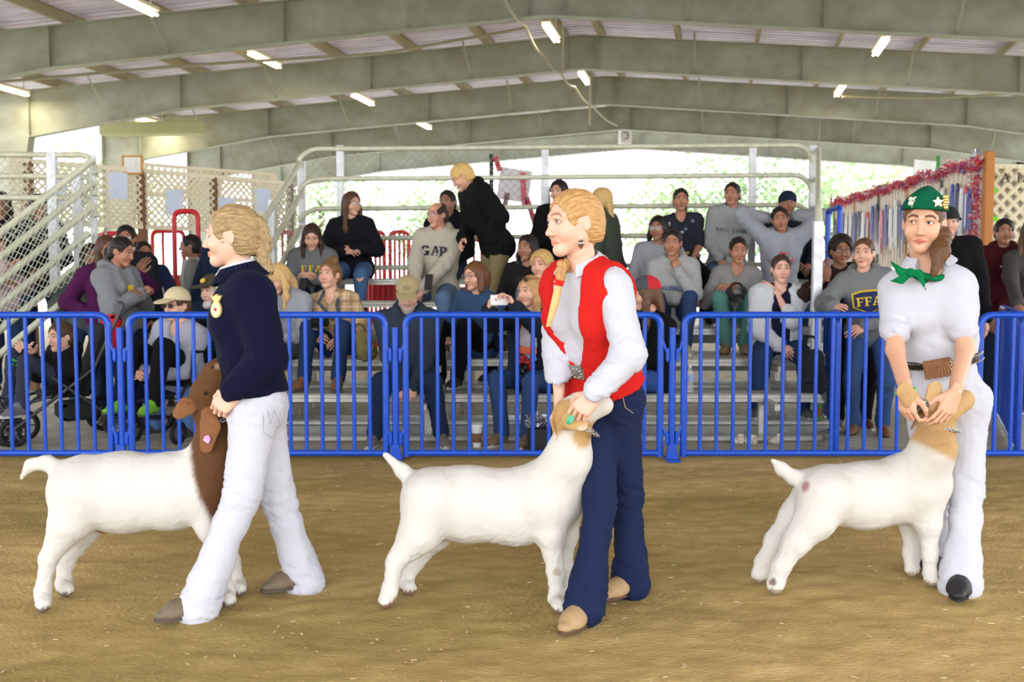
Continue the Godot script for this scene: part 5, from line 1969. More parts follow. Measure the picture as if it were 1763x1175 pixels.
	hair(J, t, "tied", Color(.38, .26, .16), .0042, {"thick": .006, "fine": 1.7, "amp": .005, "streak": .6, "plait": false, "path": [V(.045, -.02, -.085), xi * V(1.687, 1.394, -3.89), xi * V(1.66, 1.331, -3.84), xi * V(1.624, 1.248, -3.81)], "radii": [.03, .034, .032, .012]})
	# garrison cap with pins
	f = Field.new(V(-.12, .02, -.14), V(.12, .19, .14), .0045)
	f.ell(V(0, .056, -.008), V(.086, .076, .112), .01)
	f.cap(V(0, .112, .066), V(0, .126, -.055), .016, .018, .05)
	f.plane(V(0, .052, 0), V(0, -1, .12))
	var hx := Transform3D(J.hb, J.head)
	obj("cap", Geo.new().add(f.mesh(), hx), mat("knit", Color(.03, .36, .24)), t)
	var pin := func(p: Vector3, out: Vector3) -> Transform3D:
		var z: Vector3 = (J.hb * out).normalized()
		var x := Vector3.UP.cross(z).normalized()
		return Transform3D(Basis(x, z.cross(x), z), hx * p)
	var sp: Transform3D = pin.call(V(.050, .088, .072), V(.5, .35, 1))
	var star := []
	for k in 10: star.append(Vector2(sin(TAU * k / 10), cos(TAU * k / 10)) * (.023 if k % 2 == 0 else .011))
	var sg2 := Geo.new()
	sg2.prism(star, sp.basis.x, sp.basis.y, sp.origin, sp.basis.z * .010)
	obj("star_pin", sg2, mat("felt", Color(.86, .85, .76), .9), t)
	var cp: Transform3D = pin.call(V(-.036, .090, .078), V(-.35, .3, 1))
	var cl := Geo.new()
	for k in 4:
		var w := TAU * k / 4 + .78
		cl.lathe([Vector2(.0085, 0), Vector2(.0095, .008), Vector2(.0075, .010), Vector2(.0001, .007)], Transform3D(Basis(cp.basis.x, cp.basis.z, -cp.basis.y), cp.origin + cp.basis.x * cos(w) * .012 + cp.basis.y * sin(w) * .012 - cp.basis.z * .002), 10)
	cl.bar(cp.origin + cp.basis.z * .006, cp.origin + cp.basis.z * .006 - cp.basis.y * .026, .002, 5)
	obj("clover_pin", cl, mat("steel", Color(.85, .85, .78), .4, .3), t)
	var md := Geo.new()
	for k in 9:
		var mp: Transform3D = pin.call(V(.070 + .003 * (k % 3), .110 - .010 * (k / 2), .052 - .012 * (k % 2)), V(1, .25, .6))
		md.lathe([Vector2(.009, 0), Vector2(.009, .008), Vector2(.0001, .009)], Transform3D(Basis(mp.basis.x, mp.basis.z, -mp.basis.y), mp.origin), 8)
	obj("medal_pins", md, mat("brass", Color(.84, .74, .45), .35, .8), t)
	# neckerchief: rolled round the collar, tied in front
	var green := mat("cloth", Color(.03, .46, .27))
	var ks := Geo.new()
	var kn: Vector3 = V(1.531, 1.252, -3.8)
	var rollr := []
	for k in 13:
		var w := .25 + (TAU - .5) * k / 12.0
		rollr.append(J.neck + B.x * sin(w) * .088 + B.z * (cos(w) * .080 + .004) + B.y * (-.012 - .030 * cos(w)))
	rollr.push_front(kn)
	rollr.append(kn)
	ks.tube(rounded(rollr, .02, 3), .013, 8)
	ks.lathe([Vector2(.001, -.016), Vector2(.016, -.010), Vector2(.019, 0), Vector2(.015, .012), Vector2(.001, .018)], Transform3D(Basis(V(0, 0, 1), 1.2), kn), 10)
	obj("neckerchief", ks, green, t)
	for q in [[kn, V(1.551, 1.248, -3.795), V(1.586, 1.186, -3.79), V(1.584, 1.252, -3.81)], [kn, V(1.506, 1.243, -3.805), V(1.467, 1.221, -3.83), V(1.489, 1.199, -3.82)], [kn, V(1.503, 1.27, -3.815), V(1.475, 1.298, -3.86), V(1.491, 1.234, -3.81)]]:
		var gk := Geo.new()
		var ff := Field.new(bounds(q, .02)[0], bounds(q, .02)[1], .004)
		ff.chain([q[0], q[1].lerp(q[3], .4), q[2]], [.014, .016, .003], .006, V(0, 0, 1), .35)
		gk.add(ff.mesh())
		obj("kerchief_tail", gk, green, t)
	var wb := Geo.new()
	ring = []
	for k in 14:
		var w := TAU * k / 14
		ring.append(J.wr[1] + V(cos(w) * .033, -.005 + .01 * cos(w), sin(w) * .033))
	wb.tube(ring, .005, 6, -1.0, true)
	obj("wristband", wb, mat("gloss", Color(.25, .85, .20), .4), t)

# ---------- lattice walls, ribbons and pens behind the seats ----------
func lattice(t: Node3D, a: Vector3, b: Vector3, y0: float, y1: float, pitch: float, r: float, m: Material) -> void:
	var x := (b - a)
	x.y = 0
	var l := x.length()
	x /= l
	var g := wire_mesh(V(a.x, y0, a.z), x, V(0, 1, 0), l, y1 - y0, pitch, r)
	obj("lattice_strips", g, m, t).set_meta("kind", "stuff")
	var e := Geo.new()
	var bs := Basis(x, Vector3.UP, x.cross(Vector3.UP))
	var mid := V((a.x + b.x) * .5, 0, (a.z + b.z) * .5)
	for y in [y0, y1]: e.box(mid + V(0, y, 0), V(l, .05, .03), bs, .004)
	obj("frame", e, m, t)

const ORDER := ["first", "second", "third", "fourth", "fifth", "sixth", "seventh", "eighth", "ninth", "tenth", "eleventh", "twelfth", "thirteenth", "fourteenth", "fifteenth", "sixteenth", "seventeenth", "eighteenth", "nineteenth", "twentieth",
	"twenty-first", "twenty-second", "twenty-third", "twenty-fourth", "twenty-fifth", "twenty-sixth", "twenty-seventh", "twenty-eighth", "twenty-ninth", "last"]

func displays() -> void:
	var cream := mat("lattice", Color(.90, .86, .74), .8)
	var wood := mat("wood", Color(.58, .40, .22), .75)
	wood.albedo_texture = noise_tex("grain", .02, Color(.75, .7, .66), Color.WHITE, 4)
	wood.uv1_triplanar = true
	wood.uv1_scale = V(6, .6, 6)
	var a := V(-5.361, 1.23, -10.6)
	var b := V(-2.907, 1.23, -13.4)
	var t := thing("lattice_wall", "long cream lattice strip hung on posts behind the left stairs", "lattice", (a + b) * .5 * V(1, 0, 1))
	lattice(t, a, b, 1.84, 2.5, .088, .0135, cream)
	for k in 4:
		var p := a.lerp(b, [.05, .40, .66, .97][k]) * V(1, 0, 1)
		var g := Geo.new()
		g.box(p + V(0, 1.25, -.05), V(.09, 2.5, .09), Basis(), .008)
		obj("post", g, mat("wood", Color(.46, .33, .22), .8), t)
	t = thing("lattice_wall", "second, shorter cream lattice further back above the first one", "lattice", V(-4.592, 1.23, -15) * V(1, 0, 1))
	lattice(t, V(-5.561, 1.23, -15), V(-3.938, 1.23, -16.5), 2.5, 2.95, .10, .012, cream)
	for q in [V(-5.543, 1.23, -15), V(-3.947, 1.23, -16.5)]:
		var g := Geo.new()
		g.box(q * V(1, 0, 1) + V(0, 1.47, 0), V(.08, 2.95, .08), Basis(), .006)
		obj("post", g, cream, t)
	var pf := thing("picture_frame", "small wooden picture frame standing above the left lattice", "frame", V(-4.418, 2.552, -11.6))
	var g := Geo.new()
	for q in [[-1, 0], [1, 0], [0, -1], [0, 1]]: g.box(V(-4.418, 2.552, -11.6) + V(q[0] * .11, q[1] * .10, 0), V(.02 if q[0] else .24, .20 if q[0] else .02, .03), Basis(), .003)
	obj("border", g, mat("wood", Color(.78, .55, .25), .7), pf)
	g = Geo.new()
	g.box(V(-4.418, 2.552, -11.6), V(.2, .18, .01))
	g.box(V(-4.408, 2.551, -11.59), V(.06, .08, .012))
	obj("picture", g, mat("paper", Color(.88, .87, .84), .9), pf)
	# pale papers on the lattice
	for k in 5:
		var s := Geo.new()
		var p := a.lerp(b, [.14, .33, .52, .71, .86][k])
		s.box(V(p.x, [2.2, 2.3, 2.15, 2.1, 2.25][k], p.z + .04), V(.22, .30, .004), Basis(V(0, 1, 0), .6))
		tag(obj("paper_sheet", s, mat("paper", Color(.80, .84, .90), .9)), "pale sheet pinned to the left lattice, " + ["leftmost", "second from left", "third from left", "fourth from left", "rightmost"][k] + " of five", "paper", "sheets on the lattice")
	# red pens
	var red := mat("paint", Color(.86, .07, .10), .4)
	var pens := [["right behind the head of the girl in navy", V(-3.471, 1.17, -10.2), V(-3.226, 1.17, -10.2), 1.92, 0], ["at the left, behind the man in glasses", V(-5.208, 1.157, -12.5), V(-4.724, 1.157, -12.5), 1.80, 2], ["between the lattice posts at the left", V(-4.714, 1.154, -13), V(-4.302, 1.154, -13), 1.85, 2],
		["under the sloping left rail of the bleacher", V(-3.279, 1.154, -13), V(-2.874, 1.154, -13), 1.84, 2], ["behind the girl in the dark cardigan, left one", V(-1.934, 1.153, -13.2), V(-1.702, 1.153, -13.2), 1.85, 3], ["right of the girl in the dark cardigan", V(-1.599, 1.154, -13), V(-1.355, 1.154, -13), 1.84, 3], ["behind the legs of the bending boy", V(-0.956, 1.151, -13.4), V(-0.405, 1.151, -13.4), 1.75, 4]]
	for p in pens:
		var n := thing("pen_gate", "red tubular pen gate " + p[0], "gate", p[1] * V(1, 0, 1), "red pen gates")
		var p0: Vector3 = p[1] * V(1, 0, 1)
		var p1: Vector3 = p[2] * V(1, 0, 1)
		var f := Geo.new()
		f.tube(rounded([p0, p0 + V(0, p[3], 0), p1 + V(0, p[3], 0), p1], .08), .026, 8)
		obj("frame", f, red, n)
		for k in p[4]:
			var q := Geo.new()
			var m := p0.lerp(p1, (k + 1.0) / (p[4] + 1.0))
			q.bar(m, m + V(0, p[3], 0), .018, 6)
			obj("bar", q, red, n)
		for y in [.35, .75, 1.1]:
			var q := Geo.new()
			q.bar(p0 + V(0, y, 0), p1 + V(0, y, 0), .022, 6)
			obj("rail", q, red, n)
	var pb := thing("red_trough", "low red metal panel behind the left standing group", "panel", V(-3.711, 1.292, -10.6) * V(1, 0, 1))
	g = Geo.new()
	g.box(V(-3.679, 1.292, -10.6) * V(1, 0, 1) + V(0, 1.02, 0), V(.62, .5, .06), Basis(), .01)
	obj("sheet", g, red, pb)
	g = Geo.new()
	for y in [.86, 1.0, 1.14]: g.box(V(-3.679, 1.292, -10.6) * V(1, 0, 1) + V(0, y, .035), V(.60, .03, .02), Basis(), .005)
	obj("rib", g, red, pb)
	var sb := thing("red_hoarding", "red panel seen between the bleacher seats left of the centre", "panel", V(-1.457, 1.099, -11.2))
	g = Geo.new()
	g.box(V(-1.458, 1.059, -11.2), V(.34, .26, .05), Basis(), .01)
	for k in 5: g.bar(V(-1.569, 1.06, -11.15) + V(k * .06, -.13, 0), V(-1.569, 1.06, -11.15) + V(k * .06, .13, 0), .012, 6)
	obj("sheet", g, red, sb)
	# tall blue gate right of the bleacher
	var bg := thing("tall_gate", "tall narrow blue gate frame right of the bleacher corner", "gate", V(2.821, 1.281, -8.7) * V(1, 0, 1))
	g = Geo.new()
	var q0 := V(2.833, 1.282, -8.9) * V(1, 0, 1)
	var q1 := V(2.806, 1.28, -8.5) * V(1, 0, 1)
	g.tube(rounded([q0, q0 + V(0, 1.84, 0), q1 + V(0, 1.84, 0), q1], .04), .024, 8)
	obj("frame", g, blue(), bg)
	for k in 3:
		g = Geo.new()
		g.bar(q0.lerp(q1, .25 + k * .25) + V(0, .1, 0), q0.lerp(q1, .25 + k * .25) + V(0, .9, 0), .014, 6)
		obj("bar", g, blue(), bg)
	# ribbon wall at the right, running back
	var w0 := V(5.28, 0, -11.1)
	var w1 := V(5.72, 0, -17.6)
	var dw := (w1 - w0)
	var wl := dw.length()
	var wx := dw / wl
	var wn := V(-1, 0, -.07).normalized()
	t = thing("display_wall", "long cream display wall full of ribbons, running back at the right", "display wall", w0)
	var board := mat("board", Color(.86, .82, .76), .85)
	for k in 5:
		var m := w0 + dw * (k + .5) / 5.0
		var s := Geo.new()
		s.box(m + V(0, 1.98, 0), V(wl / 5.0 - .02, 1.18, .02), Basis(wx, Vector3.UP, wx.cross(Vector3.UP)), .004)
		obj("board", s, board, t)
		var s2 := Geo.new()
		for j in 9: s2.box(m + wx * (j - 4) * wl / 48.0 + V(0, 1.98, 0) + wn * .016, V(.03, 1.14, .012), Basis(wx, Vector3.UP, wx.cross(Vector3.UP)))
		obj("slat_row", s2, board, t)
	for k in 6:
		var m := w0 + dw * k / 5.0
		var s := Geo.new()
		s.box(m + V(0, 1.32, 0) - wn * .03, V(.10, 2.64, .09), Basis(), .008)
		obj("post", s, mat("wood", Color(.72, .47, .22), .7) if k % 2 == 0 else mat("wood", Color(.16, .30, .20), .7), t)
	var low := Geo.new()
	low.add(wire_mesh(w0 + V(0, .5, 0), wx, V(0, 1, 0), wl, .85, .17, .016))
	obj("lower_lattice", low, mat("wood", Color(.55, .38, .22), .8), t).set_meta("kind", "stuff")
	var rng := RandomNumberGenerator.new()
	rng.seed = 4
	var tints := [["red white and blue", Color(.80, .10, .16)], ["blue", Color(.12, .22, .62)], ["white", Color(.88, .88, .90)], ["navy", Color(.10, .13, .36)], ["pale silver", Color(.80, .84, .86)], ["pink", Color(.86, .50, .60)]]
	for k in 30:
		var u := .05 + .92 * pow(k / 29.0, 1.25)
		var p := w0 + dw * u + wn * .05 + V(0, 2.32 - .12 * rng.randf(), 0)
		var c: Array = tints[[1, 0, 2, 3, 1, 4, 2, 1, 5, 3][k % 10]]
		var n := thing("award_ribbon", "%s award ribbon, %s from the near wooden post of the ribbon wall" % [c[0], ORDER[k]], "ribbon", p, "ribbons on the ribbon wall")
		var ro := Geo.new()
		var bs := Basis(wx, Vector3.UP, wn)
		ro.lathe([Vector2(.052, 0), Vector2(.05, .012), Vector2(.030, .016), Vector2(.001, .02)], Transform3D(Basis(wx, wn, -Vector3.UP), p), 14)
		obj("rosette", ro, mat("satin", c[1], .5), n)
		for j in 3:
			var tl := Geo.new()
			var l := .35 + .35 * rng.randf()
			var of := (j - 1) * .035
			tl.prism([Vector2(of - .018, -.03), Vector2(of + .018, -.03), Vector2(of * 1.5 + .018, -l), Vector2(of * 1.5, -l + .025), Vector2(of * 1.5 - .018, -l)], wx, Vector3.UP, p + wn * .004 * j, wn * .004)
			var tc: Color = c[1]
			if c[0] == "red white and blue": tc = [Color(.80, .10, .16), Color(.9, .9, .92), Color(.12, .18, .5)][j]
			obj("streamer", tl, mat("satin", tc, .5), n)
	# tinsel garland on the top edge and down the near end
	var mm := MultiMesh.new()
	mm.transform_format = MultiMesh.TRANSFORM_3D
	mm.use_colors = true
	var bit := Geo.new()
	bit.box(Vector3.ZERO, V(.075, .010, .003))
	base = Vector3.ZERO
	var tm := mat("tinsel", Color.WHITE, .3, .3)
	tm.vertex_color_use_as_albedo = true
	mm.mesh = arrays_mesh([[bit, tm]])
	mm.instance_count = 2600
	for i in 2600:
		var u := rng.randf() * (wl + 1.2)
		var p := (w0 + wx * (u - 1.2) + V(0, 2.57 - .05 * absf(sin(u * 3.0)), 0)) if u > 1.2 else (w0 + V(0, 2.6 - u, 0) + wx * .12)
		p += wn * (.05 + .03 * rng.randfn()) + Vector3(0, .035 * rng.randfn(), .03 * rng.randfn())
		mm.set_instance_transform(i, Transform3D(Basis.from_euler(V(rng.randf() * TAU, rng.randf() * TAU, rng.randf() * TAU)), p))
		mm.set_instance_color(i, [lin(Color(.84, .22, .30)), lin(Color(.86, .50, .56)), lin(Color(.85, .85, .88)), lin(Color(.35, .38, .70))][0 if rng.randf() < .5 else rng.randi() % 4])
	var mi := MultiMeshInstance3D.new()
	mi.multimesh = mm
	mi.name = "tinsel_garland"
	add_child(mi)
	tag(mi, "red and silver tinsel garland along the ribbon wall's top edge", "garland", "", "stuff")
	for k in 6:
		var u := .52 + .07 * k
		var s := Geo.new()
		s.box(w0 + dw * u + wn * .03 + V(0, 1.85, 0), V(.26, .50, .006), Basis(wx, Vector3.UP, wx.cross(Vector3.UP)))
		tag(obj("notice_sheet", s, mat("paper", Color(.82, .84, .85) if k % 2 else Color(.78, .70, .62), .9)), "tall paper notice on the far half of the ribbon wall, %s from the near end" % ORDER[k], "paper", "notices on the ribbon wall")
	var sg := thing("sign_board", "white sign board with a green edge above the ribbon wall", "sign", V(6.023, 2.816, -14.5))
	g = Geo.new()
	g.box(V(6.023, 2.816, -14.5), V(.5, .26, .02), Basis(V(0, 1, 0), .5), .003)
	obj("board", g, mat("paper", Color(.9, .9, .88), .8), sg)
	g = Geo.new()
	g.box(V(6.157, 2.855, -14.4), V(.04, .3, .04), Basis(), .004)
	obj("edge", g, mat("paper", Color(.25, .55, .22), .8), sg)
	# lattice panel that faces the ring at the far right
	t = thing("lattice_panel", "cream lattice panel with dark letters and green paper at the far right", "lattice", V(5.828, 1.23, -11.3) * V(1, 0, 1))
	var l0 := V(5.363, 1.23, -11.3)
	var l1 := V(6.491, 1.23, -11.3)
	lattice(t, l0, l1, 1.48, 2.50, .15, .032, cream)
	g = Geo.new()
	g.box((l0 + l1) * .5 * V(1, 0, 1) + V(0, 1.99, -.05), V(1.1, 1.0, .01))
	obj("backing_paper", g, mat("paper", Color(.84, .82, .78), .9), t)
	for q in [[1699, 322], [1711, 328], [1698, 364], [1702, 377], [1712, 377]]:
		g = Geo.new()
		g.prism([Vector2(-.045, 0), Vector2(0, -.035), Vector2(.045, 0), Vector2(0, .035)], V(1, 0, 0), V(0, 1, 0), V(5.374, 2.278, -11.25) * 0.0 + pix(q[0], q[1], 11.26), V(0, 0, .01))
		obj("green_paper", g, mat("paper", Color(.45, .85, .12), .8), t)
	base = t.position
	lettering(t, "A", pix(1731, 306, 11.22), Basis(), .15, Color(.30, .27, .24), "letter", "Droid Serif", 400, .01)
	lettering(t, "L", pix(1757, 306, 11.22), Basis(), .15, Color(.30, .27, .24), "letter", "Droid Serif", 400, .01)
	for q in [l0, l1]:
		g = Geo.new()
		g.box(q * V(1, 0, 1) + V(0, 1.25, -.02), V(.08, 2.5, .08), Basis(), .006)
		obj("post", g, cream, t)
	t = thing("brown_lattice", "brown wooden lattice under the cream panel at the far right", "lattice", V(5.879, 1.23, -11.4) * V(1, 0, 1))
	lattice(t, V(5.392, 1.23, -11.36), V(6.526, 1.23, -11.36), .55, 1.44, .16, .020, mat("wood", Color(.55, .34, .18), .8))
	# pole with a pinned sheet and red strips behind the bending boy
	var c := V(-0.149, 1.23, -13) * V(1, 0, 1)
	t = thing("banner_stand", "black pole with a white sheet and red strips behind the bending boy", "banner", c)
	g = Geo.new()
	g.bar(c + V(-.12, 0, 0), c + V(-.12, 2.85, 0), .03, 8)
	g.bar(c + V(.55, 0, 0), c + V(.55, 2.5, 0), .025, 8)
	obj("pole", g, mat("plastic", Color(.12, .12, .13), .6), t)
	g = Geo.new()
	g.box(c + V(.18, 2.45, .02), V(.42, .42, .01), Basis(V(0, 0, 1), -.15))
	obj("sheet", g, mat("paper", Color(.84, .82, .84), .9), t)
	for k in 5:
		g = Geo.new()
		g.box(c + V([-.04, .30, .40, .06, .62][k], [2.72, 2.4, 2.1, 2.2, 2.25][k], .035), V(.07, [.2, .42, .4, .3, .36][k], .012), Basis(V(0, 0, 1), [.3, .05, .3, -.2, .1][k]))
		obj("strip", g, mat("satin", [Color(.70, .16, .22), Color(.78, .30, .36), Color(.66, .20, .28), Color(.45, .32, .32), Color(.60, .45, .50)][k], .6), t)

# ---------- the audience ----------
func seat(px: float, row: int, back := .15) -> Vector3:
	var d: float = ROW_D[row] + back
	return V((px - 881.5) / 1700.0 * d * 1.0, ROW_Y[row] + .095, -d)

const STEP_Y := [0.0, .12, .34, .56, .77]

# one who sits on the bleacher: head at (hx, hy), hips above hip_x, lean = how far the head is before the hips
func sitter(label: String, row: int, hx: float, hy: float, hip_x: float, lean: float, o: Dictionary) -> Node3D:
	o.hip = seat(hip_x, row)
	o.head = pix(hx, hy, ROW_D[row] + .15 - lean)
	if not o.has("floor"): o.floor = STEP_Y[row]
	return figure("person", label, o, "spectators on the bleacher")

func stander(label: String, d: float, hx: float, hy: float, hip_x: float, hip_y: float, o: Dictionary, group := "spectators standing behind the barrier") -> Node3D:
	o.hip = pix(hip_x, hip_y, d)
	o.head = pix(hx, hy, d - o.get("lean", .03))
	o.stand = true
	return figure("person", label, o, group)

var BLACK := Color(.12, .09, .08)
var BROWN := Color(.30, .20, .14)
var TAN := Color(.68, .47, .36)
var OLIVE := Color(.61, .42, .32)
var FAIR := Color(.83, .63, .53)
var GREY := Color(.58, .59, .60)

func chest(o: Dictionary, node: Node3D, text: String, up: float, size: float, col: Color, out := .135, font := "Droid Serif", side := 0.0) -> void:
	var B := frame_of(o.J)
	base = node.position
	var m := part(node, o.wear[0])
	var from: Vector3 = o.J.hip.lerp(o.J.neck, up)
	var pts := []
	for k in [-1.0, 0.0, 1.0]: pts.append(skin_of(m, from + B.x * (side + k * size * .9), B.z))
	# the print follows the cloth: letter by letter
	var wide := size * .78
	for k in text.length():
		var x := (k - (text.length() - 1) * .5) * wide
		if text[k] == " ": continue
		var p := skin_of(m, from + B.x * (side + x), B.z)
		var l := lettering(node, text[k], p - B.z * .004, B * Basis(V(0, 1, 0), x * 3.0), size, col, "letter", font, 700, .02)

func audience() -> void:
	var hood := {"e": .022, "hood": true}
	var o: Dictionary
	var n: Node3D
	# --- bleacher, left half ---
	o = {"yaw": -.55, "nod": .55, "turn": -.2, "skin": FAIR, "hair": ["long", Color(.78, .64, .42), {"long": .20}], "wear": ["sweater", Color(.60, .61, .64), {"e": .018, "collar": .02}, "knit"], "legs": ["trousers", Color(.36, .38, .38)], "shoes": Color(.3, .28, .26)}
	sitter("blonde woman in a grey sweater looking down, right behind the navy jacketed girl's back", 1, 478, 480, 502, .16, o)
	o = {"yaw": -.12, "turn": -.22, "nod": -.06, "skin": FAIR, "face": head_woman, "hair": ["bun", Color(.46, .33, .20), {"knot": V(.02, .125, -.02), "thick": .012}], "wear": ["plaid_shirt", Color(.62, .50, .36), {"e": .014, "collar": .04, "vee": .10}], "legs": ["jeans", Color(.17, .24, .38)], "floor": .37, "feet": .52, "spread": .05, "hands": [V(.10, .06, .27), V(-.12, .08, .27)], "hand": ["grip", "grip"], "shoes": Color(.48, .34, .22), "sole": Color(.3, .25, .2)}
	n = sitter("woman with a topknot and a brown plaid shirt holding a black camera", 1, 567, 474, 585, .10, o)
	plaid(n)
	base = n.position
	var strap := Geo.new()
	strap.tube([o.J.neck + V(-.05, .03, .03), o.J.neck + V(-.08, -.06, .13), o.J.hip + V(-.02, .22, .20)], .014, 6)
	strap.tube([o.J.neck + V(.07, .03, .0), o.J.neck + V(.07, -.08, .14), o.J.hip + V(.03, .22, .20)], .014, 6)
	obj("camera_strap", strap, mat("cloth", Color(.30, .32, .33)), n)
	o = {"yaw": .05, "nod": .42, "turn": .1, "skin": FAIR, "hair": ["long", Color(.22, .14, .10), {"long": .30}], "wear": ["hoodie", Color(.42, .43, .43), hood], "hands": [V(.04, .12, .28), V(-.06, .12, .28)], "hand": ["grip", "grip"], "legs": ["jeans", Color(.14, .18, .27)]}
	n = sitter("girl with long dark hair in a grey lettered hoodie looking at her phone", 3, 537, 408, 541, .12, o)
	chest(o, n, "FFA", .58, .085, Color(.86, .72, .16), .10, "Droid Serif")
	o = {"yaw": -.05, "turn": .75, "nod": .02, "skin": FAIR, "hair": ["long", Color(.33, .22, .15), {"long": .40, "thick": .014}], "wear": ["cardigan", Color(.10, .10, .12), {"e": .026}], "hands": [V(.03, .20, .24), V(-.05, .17, .26)], "pole": [V(1, -.3, -.3), V(1, -.3, -.3)], "w": 1.05, "legs": ["jeans", Color(.33, .45, .60)], "spread": .04, "shoes": Color(.36, .22, .14), "sole": Color(.2, .14, .1), "bust": 1.1}
	n = sitter("girl with glasses and very long brown hair in a black top and ripped jeans", 4, 606, 352, 612, .10, o)
	glasses(o.J, n, Color(.15, .12, .12))
	var rp := Geo.new()
	rp.lathe([Vector2(.001, .0), Vector2(.036, -.004), Vector2(.040, -.012)], Transform3D(Basis(V(1, 0, 0), 1.0).scaled(V(1, 1.5, 1)), o.J.kn[0] + V(0, .0, .062)), 12)
	base = n.position
	obj("ripped_knee", rp, mat("skin_patch", FAIR, .6), n)
	o = {"yaw": .04, "nod": .32, "man": true, "skin": Color(.82, .62, .52), "w": 1.12, "girth": 1.2, "hair": ["short", Color(.45, .40, .36)], "wear": ["hoodie", Color(.20, .23, .28), hood], "hands": [V(.05, -.02, .34), V(-.05, -.02, .34)], "hand": ["fist", "fist"], "spread": .16, "legs": ["jeans", Color(.15, .20, .30)], "feet": .34, "shoes": Color(.45, .42, .38)}
	n = sitter("man in an olive cap and dark hoodie bowing his head over his hands", 0, 702, 508, 706, .20, o)
	cap_hat(o.J, n, Color(.62, .56, .40), Color(.60, .54, .38), {"tip": .05})
	beard(o.J, n, Color(.56, .53, .50))
	patch(o.J, n, V(0, .088, .098), .056, .034, Color(.50, .46, .34))
	o = {"yaw": -.30, "turn": -.35, "nod": .08, "man": true, "skin": Color(.82, .60, .50), "w": 1.08, "hair": ["bald", Color(.24, .20, .18)], "wear": ["hoodie", Color(.72, .69, .62), {"e": .026, "hood": true}], "hands": [V(-.02, .02, .36), V(-.10, .02, .36)], "hand": ["fist", "grip"], "pole": [V(1, -.35, -.2), V(1, -.35, -.2)], "spread": .16, "legs": ["jeans", Color(.42, .51, .62)], "shoes": Color(.4, .36, .3)}
	n = sitter("balding man with glasses in a cream hoodie with dark lettering", 3, 752, 371, 757, .10, o)
	glasses(o.J, n, Color(.5, .5, .5))
	chest(o, n, "GAP", .70, .125, Color(.12, .15, .22), .118)
	o = {"yaw": -.25, "turn": -.05, "man": true, "skin": OLIVE, "hair": ["short", BLACK], "wear": ["hoodie", Color(.08, .08, .09), hood], "hands": [V(.1, .05, .26), V(-.1, .05, .26)], "legs": ["jeans", Color(.15, .18, .25)]}
	sitter("young man with short black hair half hidden behind the balding man", 4, 770, 349, 775, .05, o)
	o = {"yaw": -1.15, "turn": -.3, "nod": .55, "man": true, "skin": FAIR, "size": .97, "hair": ["short", Color(.80, .66, .40), {"thick": .016}], "wear": ["hoodie", Color(.075, .075, .08), {"e": .034, "hood": true}], "hands": [V(.12, .04, .10), V(-.10, .06, .30)], "legs": ["trousers", Color(.47, .43, .30)], "floor": .56, "slump": .03, "w": 1.08}
	o.hip = pix(857, 424, 9.0)
	o.head = pix(795, 306, 8.92)
	o.stand = true
	n = figure("person", "blond boy in a black hoodie and khaki trousers standing and bending forward on the bleacher", o, "spectators on the bleacher")
	o = {"yaw": -.55, "turn": -.25, "nod": .10, "skin": FAIR, "hair": ["bob", Color(.40, .26, .16), {"long": .35}], "wear": ["denim_jacket", Color(.24, .33, .45), {"e": .020, "collar": .045}, "denim"], "hands": [V(-.02, .06, .30), V(-.16, .08, .26)], "legs": ["trousers", Color(.08, .08, .10)], "floor": .37, "feet": .42, "spread": .0, "shoes": Color(.18, .17, .17), "w": 1.04}
	n = sitter("woman with a brown bob and glasses in a blue denim jacket", 1, 818, 476, 822, .12, o)
	glasses(o.J, n, Color(.55, .45, .42))
	o = {"yaw": -.4, "turn": -.15, "skin": OLIVE, "hair": ["long", BLACK, {"long": .34}], "wear": ["shirt", Color(.13, .12, .13), {"e": .012}], "hands": [V(.1, .05, .26), V(-.1, .05, .26)], "legs": ["jeans", Color(.15, .18, .25)]}
	sitter("girl with long black hair and dark top behind the short-haired blonde woman", 2, 908, 428, 900, .06, o)
	o = {"yaw": -.35, "turn": -.1, "skin": FAIR, "hair": ["short", Color(.76, .62, .38), {"thick": .022}], "wear": ["sweater", Color(.44, .49, .55), {"e": .016}], "hands": [V(.1, .05, .26), V(-.1, .05, .26)], "floor": .37, "legs": ["jeans", Color(.2, .24, .32)]}
	sitter("woman with short blonde hair just above the woman taking a photograph", 1, 932, 458, 940, .08, o)
	o = {"yaw": -.45, "turn": -.30, "nod": .02, "skin": FAIR, "hair": ["long", Color(.70, .54, .34), {"long": .24}], "wear": ["white_tee", Color(.80, .78, .80), {"e": .010, "sleeve": .4}], "hand": ["grip", "grip"], "spread": .02, "feet": .40, "legs": ["jeans", Color(.22, .31, .46)], "shoes": Color(.50, .40, .30), "pole": [V(.8, -1, -.1), V(.8, -1, .1)]}
	o.wr = [pix(884, 528, 7.06), pix(842, 534, 7.06)]
	o.hd = [V(-.5, .9, .1), V(.3, .95, .1)]
	o.pn = [V(-.8, -.3, .5), V(.8, -.3, .5)]
	n = sitter("blonde woman with sunglasses on her head taking a photograph with a white phone", 0, 912, 503, 925, .14, o)
	# an open navy jacket over the tee
	top(o.J, n, "navy_jacket", mat("cloth", Color(.13, .15, .20)), {"e": .024, "open": .075, "neck": .075, "cell": .014})
	glasses(o.J, n, Color(.12, .10, .08), true, V(0, .092, -.018))
	base = n.position
	var ns := Geo.new()
	var bf := frame_of(o.J)
	var lapc: Vector3 = o.J.hip + bf.z * .24 + Vector3.UP * .09
	ns.tube([o.J.neck + bf.x * .07 + bf.y * .02, o.J.neck + bf.x * .05 - bf.y * .10 + bf.z * .155, lapc + bf.x * .05], .007, 5)
